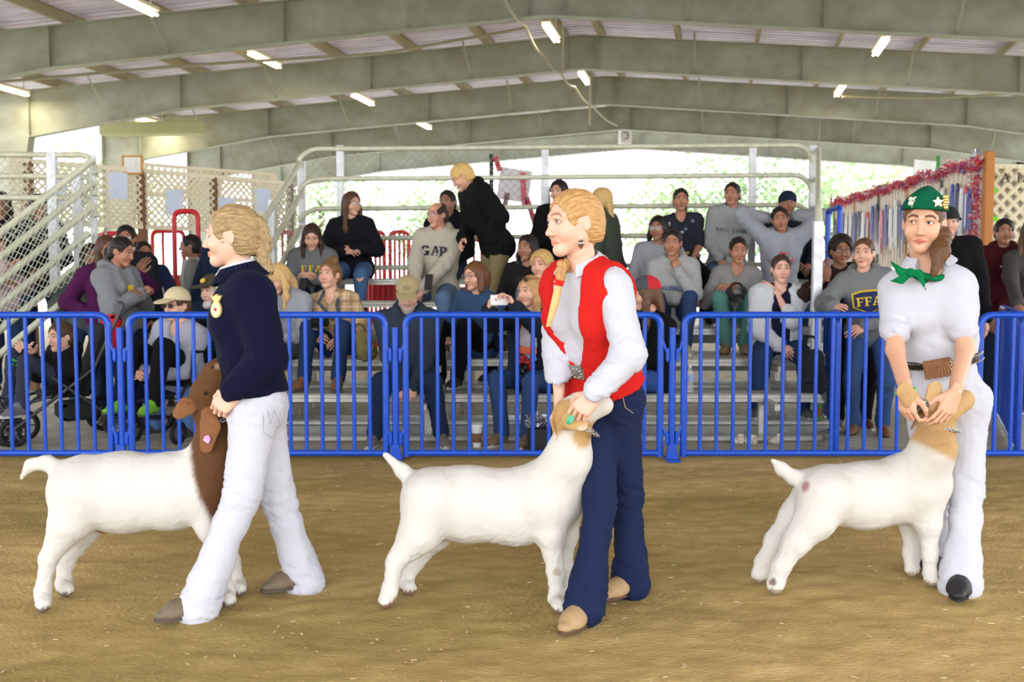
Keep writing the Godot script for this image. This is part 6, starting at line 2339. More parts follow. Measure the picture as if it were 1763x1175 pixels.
	ns.tube([o.J.neck - bf.x * .07 + bf.y * .02, o.J.neck - bf.x * .05 - bf.y * .10 + bf.z * .155, lapc - bf.x * .05], .007, 5)
	obj("red_camera_strap", ns, mat("cloth", Color(.62, .10, .14)), n)
	var pr := Geo.new()
	pr.box(o.J.hip.lerp(o.J.neck, .52) + bf.z * .145, V(.15, .055, .03), bf, .01)
	obj("orange_print", pr, mat("print", Color(.86, .42, .26), .85), n)
	pr = Geo.new()
	pr.box(o.J.hip.lerp(o.J.neck, .40) + bf.z * .140, V(.14, .035, .03), bf, .01)
	obj("blue_print", pr, mat("print", Color(.35, .60, .80), .85), n)
	o = {"yaw": -.5, "man": true, "skin": FAIR, "hair": ["short", Color(.13, .10, .09), {"thick": .018}], "wear": ["jacket", Color(.09, .09, .10), {"e": .024}], "hands": [V(.1, .05, .26), V(-.1, .05, .26)], "legs": ["jeans", Color(.14, .17, .22)]}
	sitter("dark-haired person in black right behind the head of the red vested girl", 4, 962, 332, 950, .05, o)
	o = {"yaw": -2.0, "turn": .2, "skin": FAIR, "hair": ["long", Color(.80, .66, .42), {"long": .42, "thick": .014}], "wear": ["jacket", Color(.28, .31, .26), {"e": .030, "collar": .04}], "hands": [V(.14, .05, .26), V(-.1, .05, .26)], "w": 1.08, "feet": .3, "legs": ["jeans", Color(.30, .40, .54)]}
	sitter("woman with very long blonde hair in an olive jacket, her back to the ring", 4, 1034, 345, 1052, .02, o)
	# --- bleacher, right half ---
	o = {"yaw": -.1, "turn": -.35, "nod": .05, "skin": OLIVE, "hair": ["long", BLACK, {"long": .40}], "wear": ["sweater", Color(.60, .60, .62), {"e": .020}], "hands": [V(.1, .05, .26), V(-.1, .05, .26)], "legs": ["jeans", Color(.15, .18, .25)]}
	n = sitter("girl with pale glasses and long black hair in a grey top", 3, 1133, 394, 1128, .06, o)
	glasses(o.J, n, Color(.75, .75, .80))
	o = {"yaw": -.05, "turn": -.02, "skin": TAN, "hair": ["tail", BLACK, {"long": .24, "knot": V(.05, -.03, -.10)}], "bare": true, "wear": ["floral_shirt", Color(.17, .18, .22), {"e": .014, "sleeve": .42, "vee": .12}], "hands": [V(.02, .06, .26), V(-.08, .06, .26)], "legs": ["trousers", Color(.06, .06, .07)]}
	n = sitter("girl in a dark flowered short-sleeved shirt with black trousers", 4, 1172, 345, 1180, .04, o)
	flowers(o, n)
	o = {"yaw": -.18, "turn": -.10, "nod": .06, "skin": TAN, "hair": ["tied", BLACK], "wear": ["hoodie", Color(.63, .63, .62), hood], "hands": [V(.03, .40, .20), V(.06, .16, .26)], "hand": ["fist", "relax"], "hd": [V(-.15, .9, -.1), Vector3.ZERO], "pn": [V(-.4, 0, -1), Vector3.ZERO], "pole": [V(.5, -.9, .2), V(.8, -.3, -.5)], "legs": ["jeans", Color(.20, .27, .40)], "floor": .58, "feet": .40, "spread": .02, "shoes": Color(.72, .70, .62), "sole": Color(.85, .85, .8)}
	n = sitter("girl in a pale grey hoodie resting her chin on her hand", 2, 1158, 419, 1160, .10, o)
	chest(o, n, "SHERMAN", .55, .048, Color(.32, .38, .50), .125, "Droid Serif", -.02)
	o = {"yaw": -.12, "turn": -.3, "skin": TAN, "w": 1.18, "girth": 1.1, "hair": ["tied", BLACK, {"thick": .008}], "wear": ["hoodie", Color(.60, .61, .61), {"e": .026, "hood": true}], "hands": [V(.02, .05, .30), V(-.08, .10, .24)], "legs": ["jeans", Color(.34, .44, .57)], "spread": .08}
	n = sitter("girl in a large grey hoodie with a bright green wristband", 4, 1260, 335, 1248, .06, o)
	chest(o, n, "SAN JUAN", .66, .050, Color(.42, .43, .44), .145, "Droid Sans", .0)
	base = n.position
	var wb := Geo.new()
	wb.tube([o.J.wr[1].lerp(o.J.el[1], .05), o.J.wr[1].lerp(o.J.el[1], .12)], .040, 12)
	obj("wristband", wb, mat("gloss", Color(.20, .78, .22), .4), n)
	o = {"yaw": -.18, "turn": .1, "nod": .12, "skin": TAN, "hair": ["tied", BLACK], "wear": ["v_neck_top", Color(.55, .54, .53), {"e": .010, "vee": .12}], "hands": [V(-.02, .22, .26), V(-.10, .24, .24)], "hand": ["grip", "fist"], "legs": ["trousers", Color(.32, .50, .46)], "floor": .58, "feet": .30, "spread": -.01, "shoes": Color(.52, .44, .32), "sole": Color(.30, .22, .14)}
	sitter("girl in a grey V-neck and teal trousers clasping her hands", 2, 1271, 432, 1264, .08, o)
	o = {"yaw": -.1, "turn": -.1, "roll": .12, "nod": .04, "skin": TAN, "w": 1.08, "hair": ["tied", BLACK], "wear": ["hoodie", Color(.62, .63, .66), {"e": .026, "hood": true}], "slump": .01, "legs": ["jeans", Color(.22, .28, .38)], "pole": [V(1, .5, .1), V(1, .5, .1)], "hand": ["", ""]}
	o.wr = [pix(1368, 372, 9.38), pix(1322, 376, 9.38)]
	n = sitter("girl in a pale grey hoodie stretching with both arms behind her head", 3, 1343, 378, 1340, .08, o)
	red_print(o, n)
	o = {"yaw": -.1, "man": true, "skin": OLIVE, "hair": ["none"], "wear": ["jacket", Color(.14, .17, .22), {"e": .02}], "hands": [V(.1, .05, .26), V(-.1, .05, .26)], "legs": ["jeans", Color(.14, .17, .22)]}
	n = sitter("person in a dark knitted hat hidden behind the stretching girl", 4, 1356, 352, 1368, .05, o)
	beanie(o.J, n, Color(.13, .17, .23))
	o = {"yaw": -.12, "turn": .02, "nod": .04, "skin": Color(.86, .66, .58), "w": 1.16, "girth": 1.15, "hair": ["tied", Color(.26, .18, .14)], "wear": ["navy_shirt", Color(.10, .11, .19), {"e": .012, "sleeve": .4, "vee": .06}], "hands": [V(-.03, .44, .16), V(-.02, .02, .30)], "hd": [V(-.7, .5, -.3), Vector3.ZERO], "pn": [V(-.2, -.1, -1), Vector3.ZERO], "pole": [V(.5, -.9, .35), V(.8, -.3, -.5)], "legs": ["jeans", Color(.19, .27, .42)], "spread": .10, "feet": .32, "shoes": Color(.34, .36, .36), "sole": Color(.70, .70, .70)}
	n = sitter("woman in a white jacket over navy with a hand at her neck", 1, 1345, 464, 1338, .12, o)
	top(o.J, n, "white_jacket", mat("cloth", Color(.78, .79, .80)), {"e": .028, "open": .075, "neck": .085, "cell": .014})
	var bt := Geo.new()
	bf = frame_of(o.J)
	base = n.position
	bt.box(o.J.hip + bf.z * .165 + bf.y * .10, V(.12, .16, .03), bf, .012)
	obj("blue_shirt_hem", bt, mat("cloth", Color(.18, .36, .72)), n)
	o = {"yaw": -1.0, "turn": -.6, "nod": .12, "skin": FAIR, "hair": ["long", Color(.36, .25, .17), {"long": .34}], "wear": ["sweater", Color(.08, .08, .09), {"e": .020}], "hands": [V(.02, .04, .34), V(-.06, .06, .30)], "hand": ["grip", "relax"], "legs": ["jeans", Color(.26, .38, .62)], "feet": .34, "shoes": Color(.25, .22, .2)}
	n = sitter("woman in a red and grey cap, partly hidden behind the red vested girl", 0, 1112, 508, 1122, .14, o)
	cap_hat(o.J, n, Color(.26, .28, .30), Color(.72, .12, .16), {"rear": true})
	# --- in the stair guard at the left ---
	o = {"yaw": .3, "turn": .2, "skin": OLIVE, "hair": ["long", BLACK, {"long": .3}], "wear": ["jacket", Color(.10, .10, .12), {"e": .024, "collar": .06}], "floor": .45, "hands": [V(.2, .0, .15), V(-.2, .0, .15)]}
	stander("dark-haired person in black at the left edge behind the stair netting", 9.5, 2, 352, 2, 480, o, "people behind the stair netting")
	o = {"yaw": .5, "turn": .25, "nod": .15, "skin": OLIVE, "hair": ["long", BLACK, {"long": .3}], "wear": ["jacket", Color(.09, .09, .11), {"e": .026}], "floor": .45, "hands": [V(.1, .15, .25), V(-.1, .12, .25)], "legs": ["jeans", Color(.14, .19, .31)]}
	stander("dark-haired girl in a black jacket standing behind the stair netting", 9.3, 67, 357, 70, 488, o, "people behind the stair netting")
	o = {"yaw": .7, "turn": .1, "nod": .2, "skin": TAN, "size": .9, "hair": ["long", BROWN, {"long": .2}], "wear": ["pink_sweater", Color(.80, .70, .72), {"e": .03, "hood": true}], "floor": .2, "hands": [V(.05, .16, .26), V(-.05, .30, .30)], "legs": ["jeans", Color(.18, .25, .38)]}
	stander("person in a pale pink sweater behind the lower stair netting", 9.1, -2, 425, 8, 520, o, "people behind the stair netting")
	# --- standing at the left ---
	o = {"yaw": .35, "turn": .15, "nod": .1, "skin": OLIVE, "hair": ["bob", BLACK, {"long": .36}], "wear": ["jacket", Color(.33, .36, .35), {"e": .022}], "hands": [V(.2, -.05, .1), V(-.2, -.05, .1)]}
	stander("woman with a dark bob in a grey green jacket left of the purple sweater", 8.9, 157, 443, 150, 552, o)
	o = {"yaw": .5, "turn": .3, "skin": OLIVE, "hair": ["long", BROWN, {"long": .3}], "wear": ["purple_sweater", Color(.30, .11, .28), {"e": .022}], "pole": [V(.7, -.6, .2), V(.7, -.3, -.5)]}
	o.wr = [pix(236, 470, 8.25), pix(160, 540, 8.4)]
	o.hd = [V(.5, .7, .2), Vector3.ZERO]
	stander("woman in a purple sweater raising her hand behind the grey hooded girl", 8.5, 184, 430, 188, 548, o)
	o = {"yaw": 1.25, "turn": .1, "nod": .25, "skin": TAN, "hair": ["tail", BLACK, {"long": .36, "knot": V(0, .0, -.11)}], "wear": ["hoodie", Color(.50, .51, .52), {"e": .026, "hood": true}], "hands": [V(.0, .22, .20), V(-.02, .24, .22)], "hand": ["relax", "fist"], "legs": ["jeans", Color(.14, .18, .28)], "pole": [V(.8, -.4, -.5), V(.8, -.4, -.5)]}
	n = stander("girl in a grey hoodie with a dark ponytail facing right with folded arms", 8.05, 210, 434, 208, 556, o)
	base = n.position
	var ye := Geo.new()
	bf = frame_of(o.J)
	ye.box(o.J.hip.lerp(o.J.neck, .62) + bf.z * .13, V(.10, .07, .03), bf, .01)
	obj("yellow_print", ye, mat("print", Color(.85, .74, .15), .85), n)
	o = {"yaw": .25, "man": true, "skin": TAN, "hair": ["short", BLACK, {"thick": .016}], "wear": ["jacket", Color(.14, .16, .17), {"e": .022}], "hands": [V(.2, -.05, .1), V(-.2, -.05, .1)]}
	n = stander("tall young man with glasses at the back of the left standing group", 9.1, 217, 412, 228, 540, o)
	glasses(o.J, n, Color(.3, .3, .3))
	o = {"yaw": .3, "turn": .3, "skin": TAN, "hair": ["tied", BLACK], "wear": ["striped_shirt", Color(.16, .19, .32), {"e": .014}], "hands": [V(.2, -.05, .1), V(-.2, -.05, .1)]}
	n = stander("woman in a navy and white striped shirt behind the raised hand", 9.4, 247, 437, 268, 545, o)
	stripes(o, n)
	o = {"yaw": -1.3, "skin": OLIVE, "hair": ["tied", BLACK], "wear": ["grey_top", Color(.52, .52, .50), {"e": .012}], "hands": [V(.1, .1, .2), V(-.1, .1, .2)], "legs": ["trousers", Color(.08, .08, .09)]}
	n = stander("dark-haired girl with a pale scarf in profile near the red gate", 10.0, 327, 425, 332, 535, o)
	base = n.position
	var sc := Geo.new()
	sc.tube([o.J.neck + V(.05, .02, .02), o.J.neck + V(-.06, .0, .10), o.J.neck + V(-.07, -.16, .14), o.J.neck + V(-.06, -.30, .15)], .035, 8, .022)
	obj("scarf", sc, mat("cloth", Color(.72, .73, .72)), n)
	o = {"yaw": -.4, "man": true, "skin": FAIR, "hair": ["short", BROWN], "wear": ["navy_jacket", Color(.12, .17, .26), {"e": .024}], "hands": [V(.2, -.05, .1), V(-.2, -.05, .1)]}
	stander("person in a dark blue jacket hidden behind the head of the navy jacketed girl", 9.6, 385, 402, 366, 530, o)
	# --- seated at the left, before the bleacher ---
	o = {"yaw": -.35, "turn": -.12, "nod": .05, "skin": FAIR, "w": 1.14, "girth": 1.15, "hair": ["short", BROWN], "wear": ["sweater", Color(.66, .67, .72), {"e": .020, "vee": .08}, "knit"], "hands": [V(-.01, .02, .34), V(-.08, .03, .33)], "hand": ["relax", "fist"], "legs": ["trousers", Color(.10, .10, .10)], "floor": .25, "feet": .46, "spread": .04, "shoes": Color(.50, .74, .16), "sole": Color(.3, .42, .1)}
	o.hip = pix(310, 642, 7.6)
	o.head = pix(304, 527, 7.50)
	n = figure("person", "seated woman in a beige cap and sunglasses with bright green shoes", o, "spectators sitting by the left stairs")
	cap_hat(o.J, n, Color(.80, .74, .58), Color(.80, .74, .58))
	glasses(o.J, n, Color(.2, .2, .22), true)
	bf = frame_of(o.J)
	base = n.position
	var ov := Geo.new()
	ov.box(o.J.hip.lerp(o.J.neck, .28) + bf.z * .165, V(.24, .16, .05), bf, .02)
	for s in [-1.0, 1.0]: ov.tube([o.J.hip.lerp(o.J.neck, .40) + bf.z * .17 + bf.x * s * .09, o.J.hip.lerp(o.J.neck, .75) + bf.z * .135 + bf.x * s * .09, o.J.sh[0 if s > 0 else 1].lerp(o.J.neck, .5) + bf.y * .06], .016, 6)
	obj("denim_bib", ov, mat("denim", Color(.22, .29, .40)), n)
	o = {"yaw": -.5, "man": true, "skin": Color(.84, .66, .58), "w": 1.1, "hair": ["short", Color(.62, .60, .58)], "wear": ["jacket", Color(.12, .16, .24), {"e": .024}], "hands": [V(.0, .02, .34), V(-.08, .02, .34)], "legs": ["jeans", Color(.42, .56, .76)], "spread": .10, "feet": .38, "shoes": Color(.35, .32, .3)}
	o.hip = pix(358, 636, 7.95)
	o.head = pix(366, 503, 7.85)
	n = figure("person", "bearded man in a dark brown cap and pale jeans behind the goat's brown head", o, "spectators sitting by the left stairs")
	cap_hat(o.J, n, Color(.26, .22, .16), Color(.26, .22, .16))
	beard(o.J, n, Color(.78, .76, .74))
	patch(o.J, n, V(0, .088, .098), .05, .042, Color(.80, .66, .25))
	o = {"yaw": -.75, "turn": .25, "nod": .05, "size": .80, "hs": .92, "skin": Color(.84, .66, .56), "hair": ["short", Color(.30, .22, .16), {"thick": .014}], "man": true, "bust": 0.0, "wear": ["hoodie", Color(.10, .10, .11), hood], "hands": [V(-.06, .20, .22), V(.08, .18, .24)], "hand": ["fist", "relax"], "legs": ["trousers", Color(.22, .24, .30)], "floor": .22, "feet": .34, "spread": .04, "shoes": Color(.4, .4, .42)}
	o.hip = pix(104, 652, 7.5)
	o.head = pix(104, 581, 7.42)
	n = figure("person", "small boy in a black hoodie sitting with folded arms in the stroller", o)
	bf = frame_of(o.J)
	base = n.position
	var gs := Geo.new()
	for s in [-.02, .012]: gs.tube([o.J.hl[1] + V(.0, .03 + s, .09), o.J.hl[1].lerp(o.J.kn[1], .5) + V(0, .02 + s, .075), o.J.kn[1] + V(0, s, .065)], .009, 5)
	obj("green_stripe", gs, mat("cloth", Color(.30, .82, .25)), n)
	# --- standing at the right ---
	o = {"yaw": -.2, "turn": .1, "nod": .08, "skin": OLIVE, "w": 1.06, "hair": ["short", BLACK, {"thick": .026}], "wear": ["flowered_blouse", Color(.20, .15, .14), {"e": .018, "sleeve": .6}], "legs": ["trousers", Color(.07, .07, .09)], "shoes": Color(.36, .22, .12), "pole": [V(.7, -.5, -.3), V(.9, -.7, .2)]}
	o.wr = [pix(1480, 560, 8.0), pix(1424, 478, 7.95)]
	o.hd = [Vector3.ZERO, V(-.05, 1, -.1)]
	n = stander("woman with short dark hair and glasses holding the bleacher post", 8.1, 1448, 432, 1468, 560, o)
	glasses(o.J, n, Color(.18, .14, .14))
	o = {"yaw": -.35, "turn": -.15, "skin": FAIR, "hair": ["braid", Color(.34, .23, .15), {"long": .22}], "wear": ["hoodie", Color(.45, .46, .46), {"e": .026, "hood": true}], "legs": ["jeans", Color(.26, .36, .52)], "shoes": Color(.46, .30, .17), "sole": Color(.25, .16, .1), "lean": .10, "pole": [V(.8, -.5, -.4), V(.8, -.6, .1)]}
	o.wr = [pix(1488, 562, 7.45), pix(1436, 530, 7.35)]
	n = stander("girl with two braids in a grey hoodie with a yellow crest leaning on the barrier", 7.75, 1487, 437, 1498, 570, o)
	crest(o, n)
	o = {"yaw": -.3, "man": true, "skin": FAIR, "hair": ["short", BLACK], "wear": ["jacket", Color(.08, .08, .09), {"e": .022, "collar": .06}], "hands": [V(.2, -.05, .1), V(-.2, -.05, .1)], "legs": ["jeans", Color(.15, .18, .25)]}
	n = stander("young man in a black cap and jacket behind the green capped girl", 8.4, 1633, 385, 1650, 540, o)
	cap_hat(o.J, n, Color(.07, .07, .08), Color(.07, .07, .08), {"turn": 2.8})
	o = {"yaw": -.45, "turn": .15, "man": true, "skin": TAN, "w": 1.12, "girth": 1.1, "hair": ["short", BLACK, {"thick": .015}], "wear": ["hoodie", Color(.27, .08, .10), {"e": .026, "hood": true}], "hands": [V(-.05, .02, .22), V(-.12, .0, .20)], "hand": ["fist", "relax"], "legs": ["jeans", Color(.14, .18, .26)], "shoes": Color(.42, .34, .22)}
	n = stander("young man in a maroon hoodie at the right edge behind the barrier", 9.3, 1729, 400, 1726, 545, o)
	chest(o, n, "WARRIORS", .74, .03, Color(.80, .72, .72), .15, "Droid Sans", .07)
	o = {"yaw": -.4, "skin": TAN, "hair": ["long", Color(.36, .26, .18), {"long": .3}], "wear": ["jacket", Color(.30, .28, .26), {"e": .022}], "pole": [V(.8, -.5, -.4), V(.8, -.5, .1)]}
	o.wr = [pix(1800, 560, 8.8), pix(1752, 528, 8.4)]
	stander("brown-haired person at the right picture edge resting a hand on the barrier", 9.0, 1776, 402, 1790, 545, o)

# --- marks on the clothes ---
func plaid(n: Node3D) -> void:
	# woven bands of the checked shirt
	var m := StandardMaterial3D.new()
	m.resource_name = "plaid"
	var im := Image.create_empty(96, 96, false, Image.FORMAT_RGB8)
	im.fill(Color(.72, .60, .44))
	for r in [[8, 14, Color(.42, .32, .24)], [30, 5, Color(.88, .80, .68)], [52, 12, Color(.50, .38, .28)], [78, 4, Color(.90, .84, .74)]]:
		for y in 96:
			for k in r[1]:
				for q in [Vector2i(r[0] + k, y), Vector2i(y, r[0] + k)]: im.set_pixelv(q, im.get_pixelv(q).lerp(r[2], .55))
	m.albedo_texture = ImageTexture.create_from_image(im)
	m.uv1_triplanar = true
	m.uv1_scale = Vector3.ONE * 5.0
	m.roughness = .9
	for c in n.get_children():
		if String(c.name) == "plaid_shirt": (c as MeshInstance3D).mesh.surface_set_material(0, m)

func scatter(o: Dictionary, n: Node3D, called: String, cols: Array, count: int, r: float, sd: int) -> void:
	var rng := RandomNumberGenerator.new()
	rng.seed = sd
	var B := frame_of(o.J)
	base = n.position
	for c in cols:
		var g := Geo.new()
		for k in count:
			var w := rng.randf_range(-1.2, 1.2)
			var p: Vector3 = o.J.hip.lerp(o.J.neck, rng.randf_range(.15, .9)) + B.x * sin(w) * .17 + B.z * cos(w) * .125
			var out := (B.x * sin(w) + B.z * cos(w) * 1.3).normalized()
			g.lathe([Vector2(r, -.01), Vector2(r * .9, .006), Vector2(.001, .009)], Transform3D(Basis(out.cross(B.y), out, B.y), p), 7)
		obj(called, g, mat("print", c, .85), n)

func flowers(o: Dictionary, n: Node3D) -> void:
	scatter(o, n, "flower_print", [Color(.46, .48, .52), Color(.62, .62, .66), Color(.74, .64, .16)], 9, .018, 8)

func red_print(o: Dictionary, n: Node3D) -> void:
	var B := frame_of(o.J)
	base = n.position
	var c: Vector3 = skin_of(part(n, "hoodie"), o.J.hip.lerp(o.J.neck, .60), B.z) - B.z * .010
	var g := Geo.new()
	var w := Geo.new()
	for k in 9:
		var a := PI * k / 8.0
		g.box(c + B.x * cos(a) * .085 + B.y * (sin(a) * .07 - .01), V(.024, .034, .05), B * Basis(V(0, 0, 1), a), .006)
	for s in [-1.0, 1.0]:
		w.box(c + B.x * s * .055 + B.y * .0, V(.055, .018, .052), B * Basis(V(0, 0, 1), s * .7), .005)
		g.box(c + B.x * s * .05 - B.y * .07, V(.05, .02, .05), B * Basis(V(0, 0, 1), s * -.7), .006)
	w.box(c + B.y * .015, V(.045, .055, .052), B, .012)
	obj("red_emblem", g, mat("print", Color(.78, .42, .44), .85), n)
	obj("white_emblem", w, mat("print", Color(.82, .80, .82), .85), n)

func stripes(o: Dictionary, n: Node3D) -> void:
	var B := frame_of(o.J)
	base = n.position
	var g := Geo.new()
	for k in 7:
		var w := -1.3 + 2.6 * k / 6
		var d := B.x * sin(w) * .17 + B.z * cos(w) * .125
		g.tube([o.J.hip.lerp(o.J.neck, .1) + d * .9, o.J.hip.lerp(o.J.neck, .5) + d, o.J.hip.lerp(o.J.neck, .85) + d * .95], .009, 5)
	obj("white_stripes", g, mat("print", Color(.80, .80, .82), .85), n)

func crest(o: Dictionary, n: Node3D) -> void:
	var B := frame_of(o.J)
	base = n.position
	var c: Vector3 = skin_of(part(n, "hoodie"), o.J.hip.lerp(o.J.neck, .60) + B.x * .02, B.z) - B.z * .045
	var sh := [Vector2(-.12, .07), Vector2(-.05, .085), Vector2(.05, .085), Vector2(.12, .07), Vector2(.12, -.04), Vector2(0, -.10), Vector2(-.12, -.04)]
	var g := Geo.new()
	g.prism(sh, B.x, B.y, c, B.z * .060)
	obj("crest_edge", g, mat("print", Color(.86, .72, .14), .85), n)
	g = Geo.new()
	g.prism(sh.map(func(q: Vector2) -> Vector2: return q * .90), B.x, B.y, c, B.z * .063)
	obj("crest_field", g, mat("print", Color(.12, .15, .30), .85), n)
	lettering(n, "FFA", c + B.z * .055, B, .095, Color(.88, .74, .14), "crest_letters", "Droid Serif", 700, .02)

func beard(J: Dictionary, node: Node3D, col: Color) -> void:
	var f := Field.new(V(-.08, -.15, -.02), V(.08, -.02, .12), .006)
	f.cap(V(-.05, -.065, .015), V(0, -.105, .066), .022, .026, .02)
	f.cap(V(.05, -.065, .015), V(0, -.105, .066), .022, .026, .02)
	f.cap(V(-.02, -.052, .078), V(.02, -.052, .078), .008, .008, .01)
	f.ell(V(0, -.070, .098), V(.022, .012, .02), .006, Basis(), -1)
	var g := f.mesh()
	ruffle(g, .004, V(140, 60, 140))
	obj("beard", Geo.new().add(g, Transform3D(J.hb.scaled(Vector3.ONE * J.hs), J.head)), mat("plain_hair", col, .8), node)

func beanie(J: Dictionary, node: Node3D, col: Color) -> void:
	var f := Field.new(V(-.12, -.02, -.14), V(.12, .17, .12), .006)
	f.ell(V(0, .040, -.012), V(.088, .100, .106), .01)
	f.cap(V(0, .032, -.012), V(0, .050, -.012), .088, .088, .006, V(0, 0, 1), 1.18)
	f.plane(V(0, .018, 0), V(0, -1, .1))
	var g := f.mesh()
	obj("knitted_hat", Geo.new().add(g, Transform3D(J.hb, J.head)), mat("knit", col), node)

func patch(J: Dictionary, node: Node3D, p: Vector3, w: float, h: float, col: Color) -> void:
	var g := Geo.new()
	base = node.position
	var b: Basis = J.hb * Basis(V(1, 0, 0), -.5)
	var pts := []
	for k in 14: pts.append(Vector2(cos(TAU * k / 14) * w * .5, sin(TAU * k / 14) * h * .5))
	g.prism(pts, b.x, b.y, J.head + J.hb * p, b.z * .008)
	obj("cap_patch", g, mat("print", col, .85), node)

# ---------- things they carry ----------
func phone(label: String, at: Vector3, b: Basis, col: Color, screen: Color) -> void:
	var t := thing("phone", label, "phone", at)
	var g := Geo.new()
	g.box(at, V(.075, .150, .009), b, .004)
	obj("case", g, mat("plastic", col, .4), t)
	g = Geo.new()
	g.box(at + b.z * .005, V(.066, .125, .002), b)
	obj("screen", g, mat("gloss", screen, .1), t)
	g = Geo.new()
	g.lathe([Vector2(.006, 0), Vector2(.005, .003), Vector2(.0001, .003)], Transform3D(Basis(b.x, -b.z, b.y), at - b.z * .0045 + b.y * .055 + b.x * .022), 10)
	obj("lens", g, mat("gloss", Color(.08, .08, .09), .1), t)

func camera_body(label: String, at: Vector3, b: Basis, col: Color) -> void:
	var t := thing("camera", label, "camera", at)
	var g := Geo.new()
	g.box(at, V(.13, .085, .055), b, .012)
	g.box(at + b.y * .055, V(.055, .04, .05), b, .012)
	g.box(at + b.x * -.055 + b.z * .025, V(.028, .08, .04), b, .012)
	obj("body", g, mat("plastic", col, .5), t)
	g = Geo.new()
	g.lathe([Vector2(.034, 0), Vector2(.036, .03), Vector2(.033, .032), Vector2(.036, .07), Vector2(.038, .095), Vector2(.030, .097), Vector2(.028, .085), Vector2(.0001, .083)], Transform3D(Basis(b.x, b.z, -b.y), at + b.z * .02), 18)
	obj("lens", g, mat("plastic", Color(.06, .06, .07), .25), t)

func cup(label: String, at: Vector3, body: Color, sleeve: Color, lid: Color, h := .15) -> void:
	var t := thing("cup", label, "cup", at)
	var g := Geo.new()
	g.lathe([Vector2(.0001, 0), Vector2(.029, 0), Vector2(.029, .004), Vector2(.041, h)], Transform3D(Basis(), at), 18)
	obj("body", g, mat("paper", body, .7), t)
	g = Geo.new()
	g.lathe([Vector2(.0335, h * .25), Vector2(.0345, h * .25), Vector2(.0395, h * .68), Vector2(.0385, h * .68)], Transform3D(Basis(), at), 18)
	obj("sleeve", g, mat("paper", sleeve, .85), t)
	g = Geo.new()
	g.lathe([Vector2(.0435, h - .006), Vector2(.044, h + .004), Vector2(.039, h + .012), Vector2(.034, h + .012), Vector2(.033, h + .006), Vector2(.0001, h + .006)], Transform3D(Basis(), at), 18)
	obj("lid", g, mat("plastic", lid, .4), t)

func wheel(t: Node3D, c: Vector3, r: float, ax: Vector3, fat := .016) -> void:
	var x := ax.cross(Vector3.UP).normalized()
	var ring := []
	for k in 24: ring.append(c + (x * cos(TAU * k / 24) + Vector3.UP * sin(TAU * k / 24)) * (r - fat))
	var g := Geo.new()
	g.tube(ring, fat, 8, -1.0, true)
	var o := obj("wheel", g, mat("rubber", Color(.07, .07, .07), .7), t)
	g = Geo.new()
	for k in 6:
		var d := x * cos(TAU * k / 6) + Vector3.UP * sin(TAU * k / 6)
		g.bar(c, c + d * (r - fat * 1.4), .007, 5)
	g.bar(c - ax * .025, c + ax * .025, .018, 8)
	obj("spokes", g, mat("plastic", Color(.36, .36, .38), .5), o)

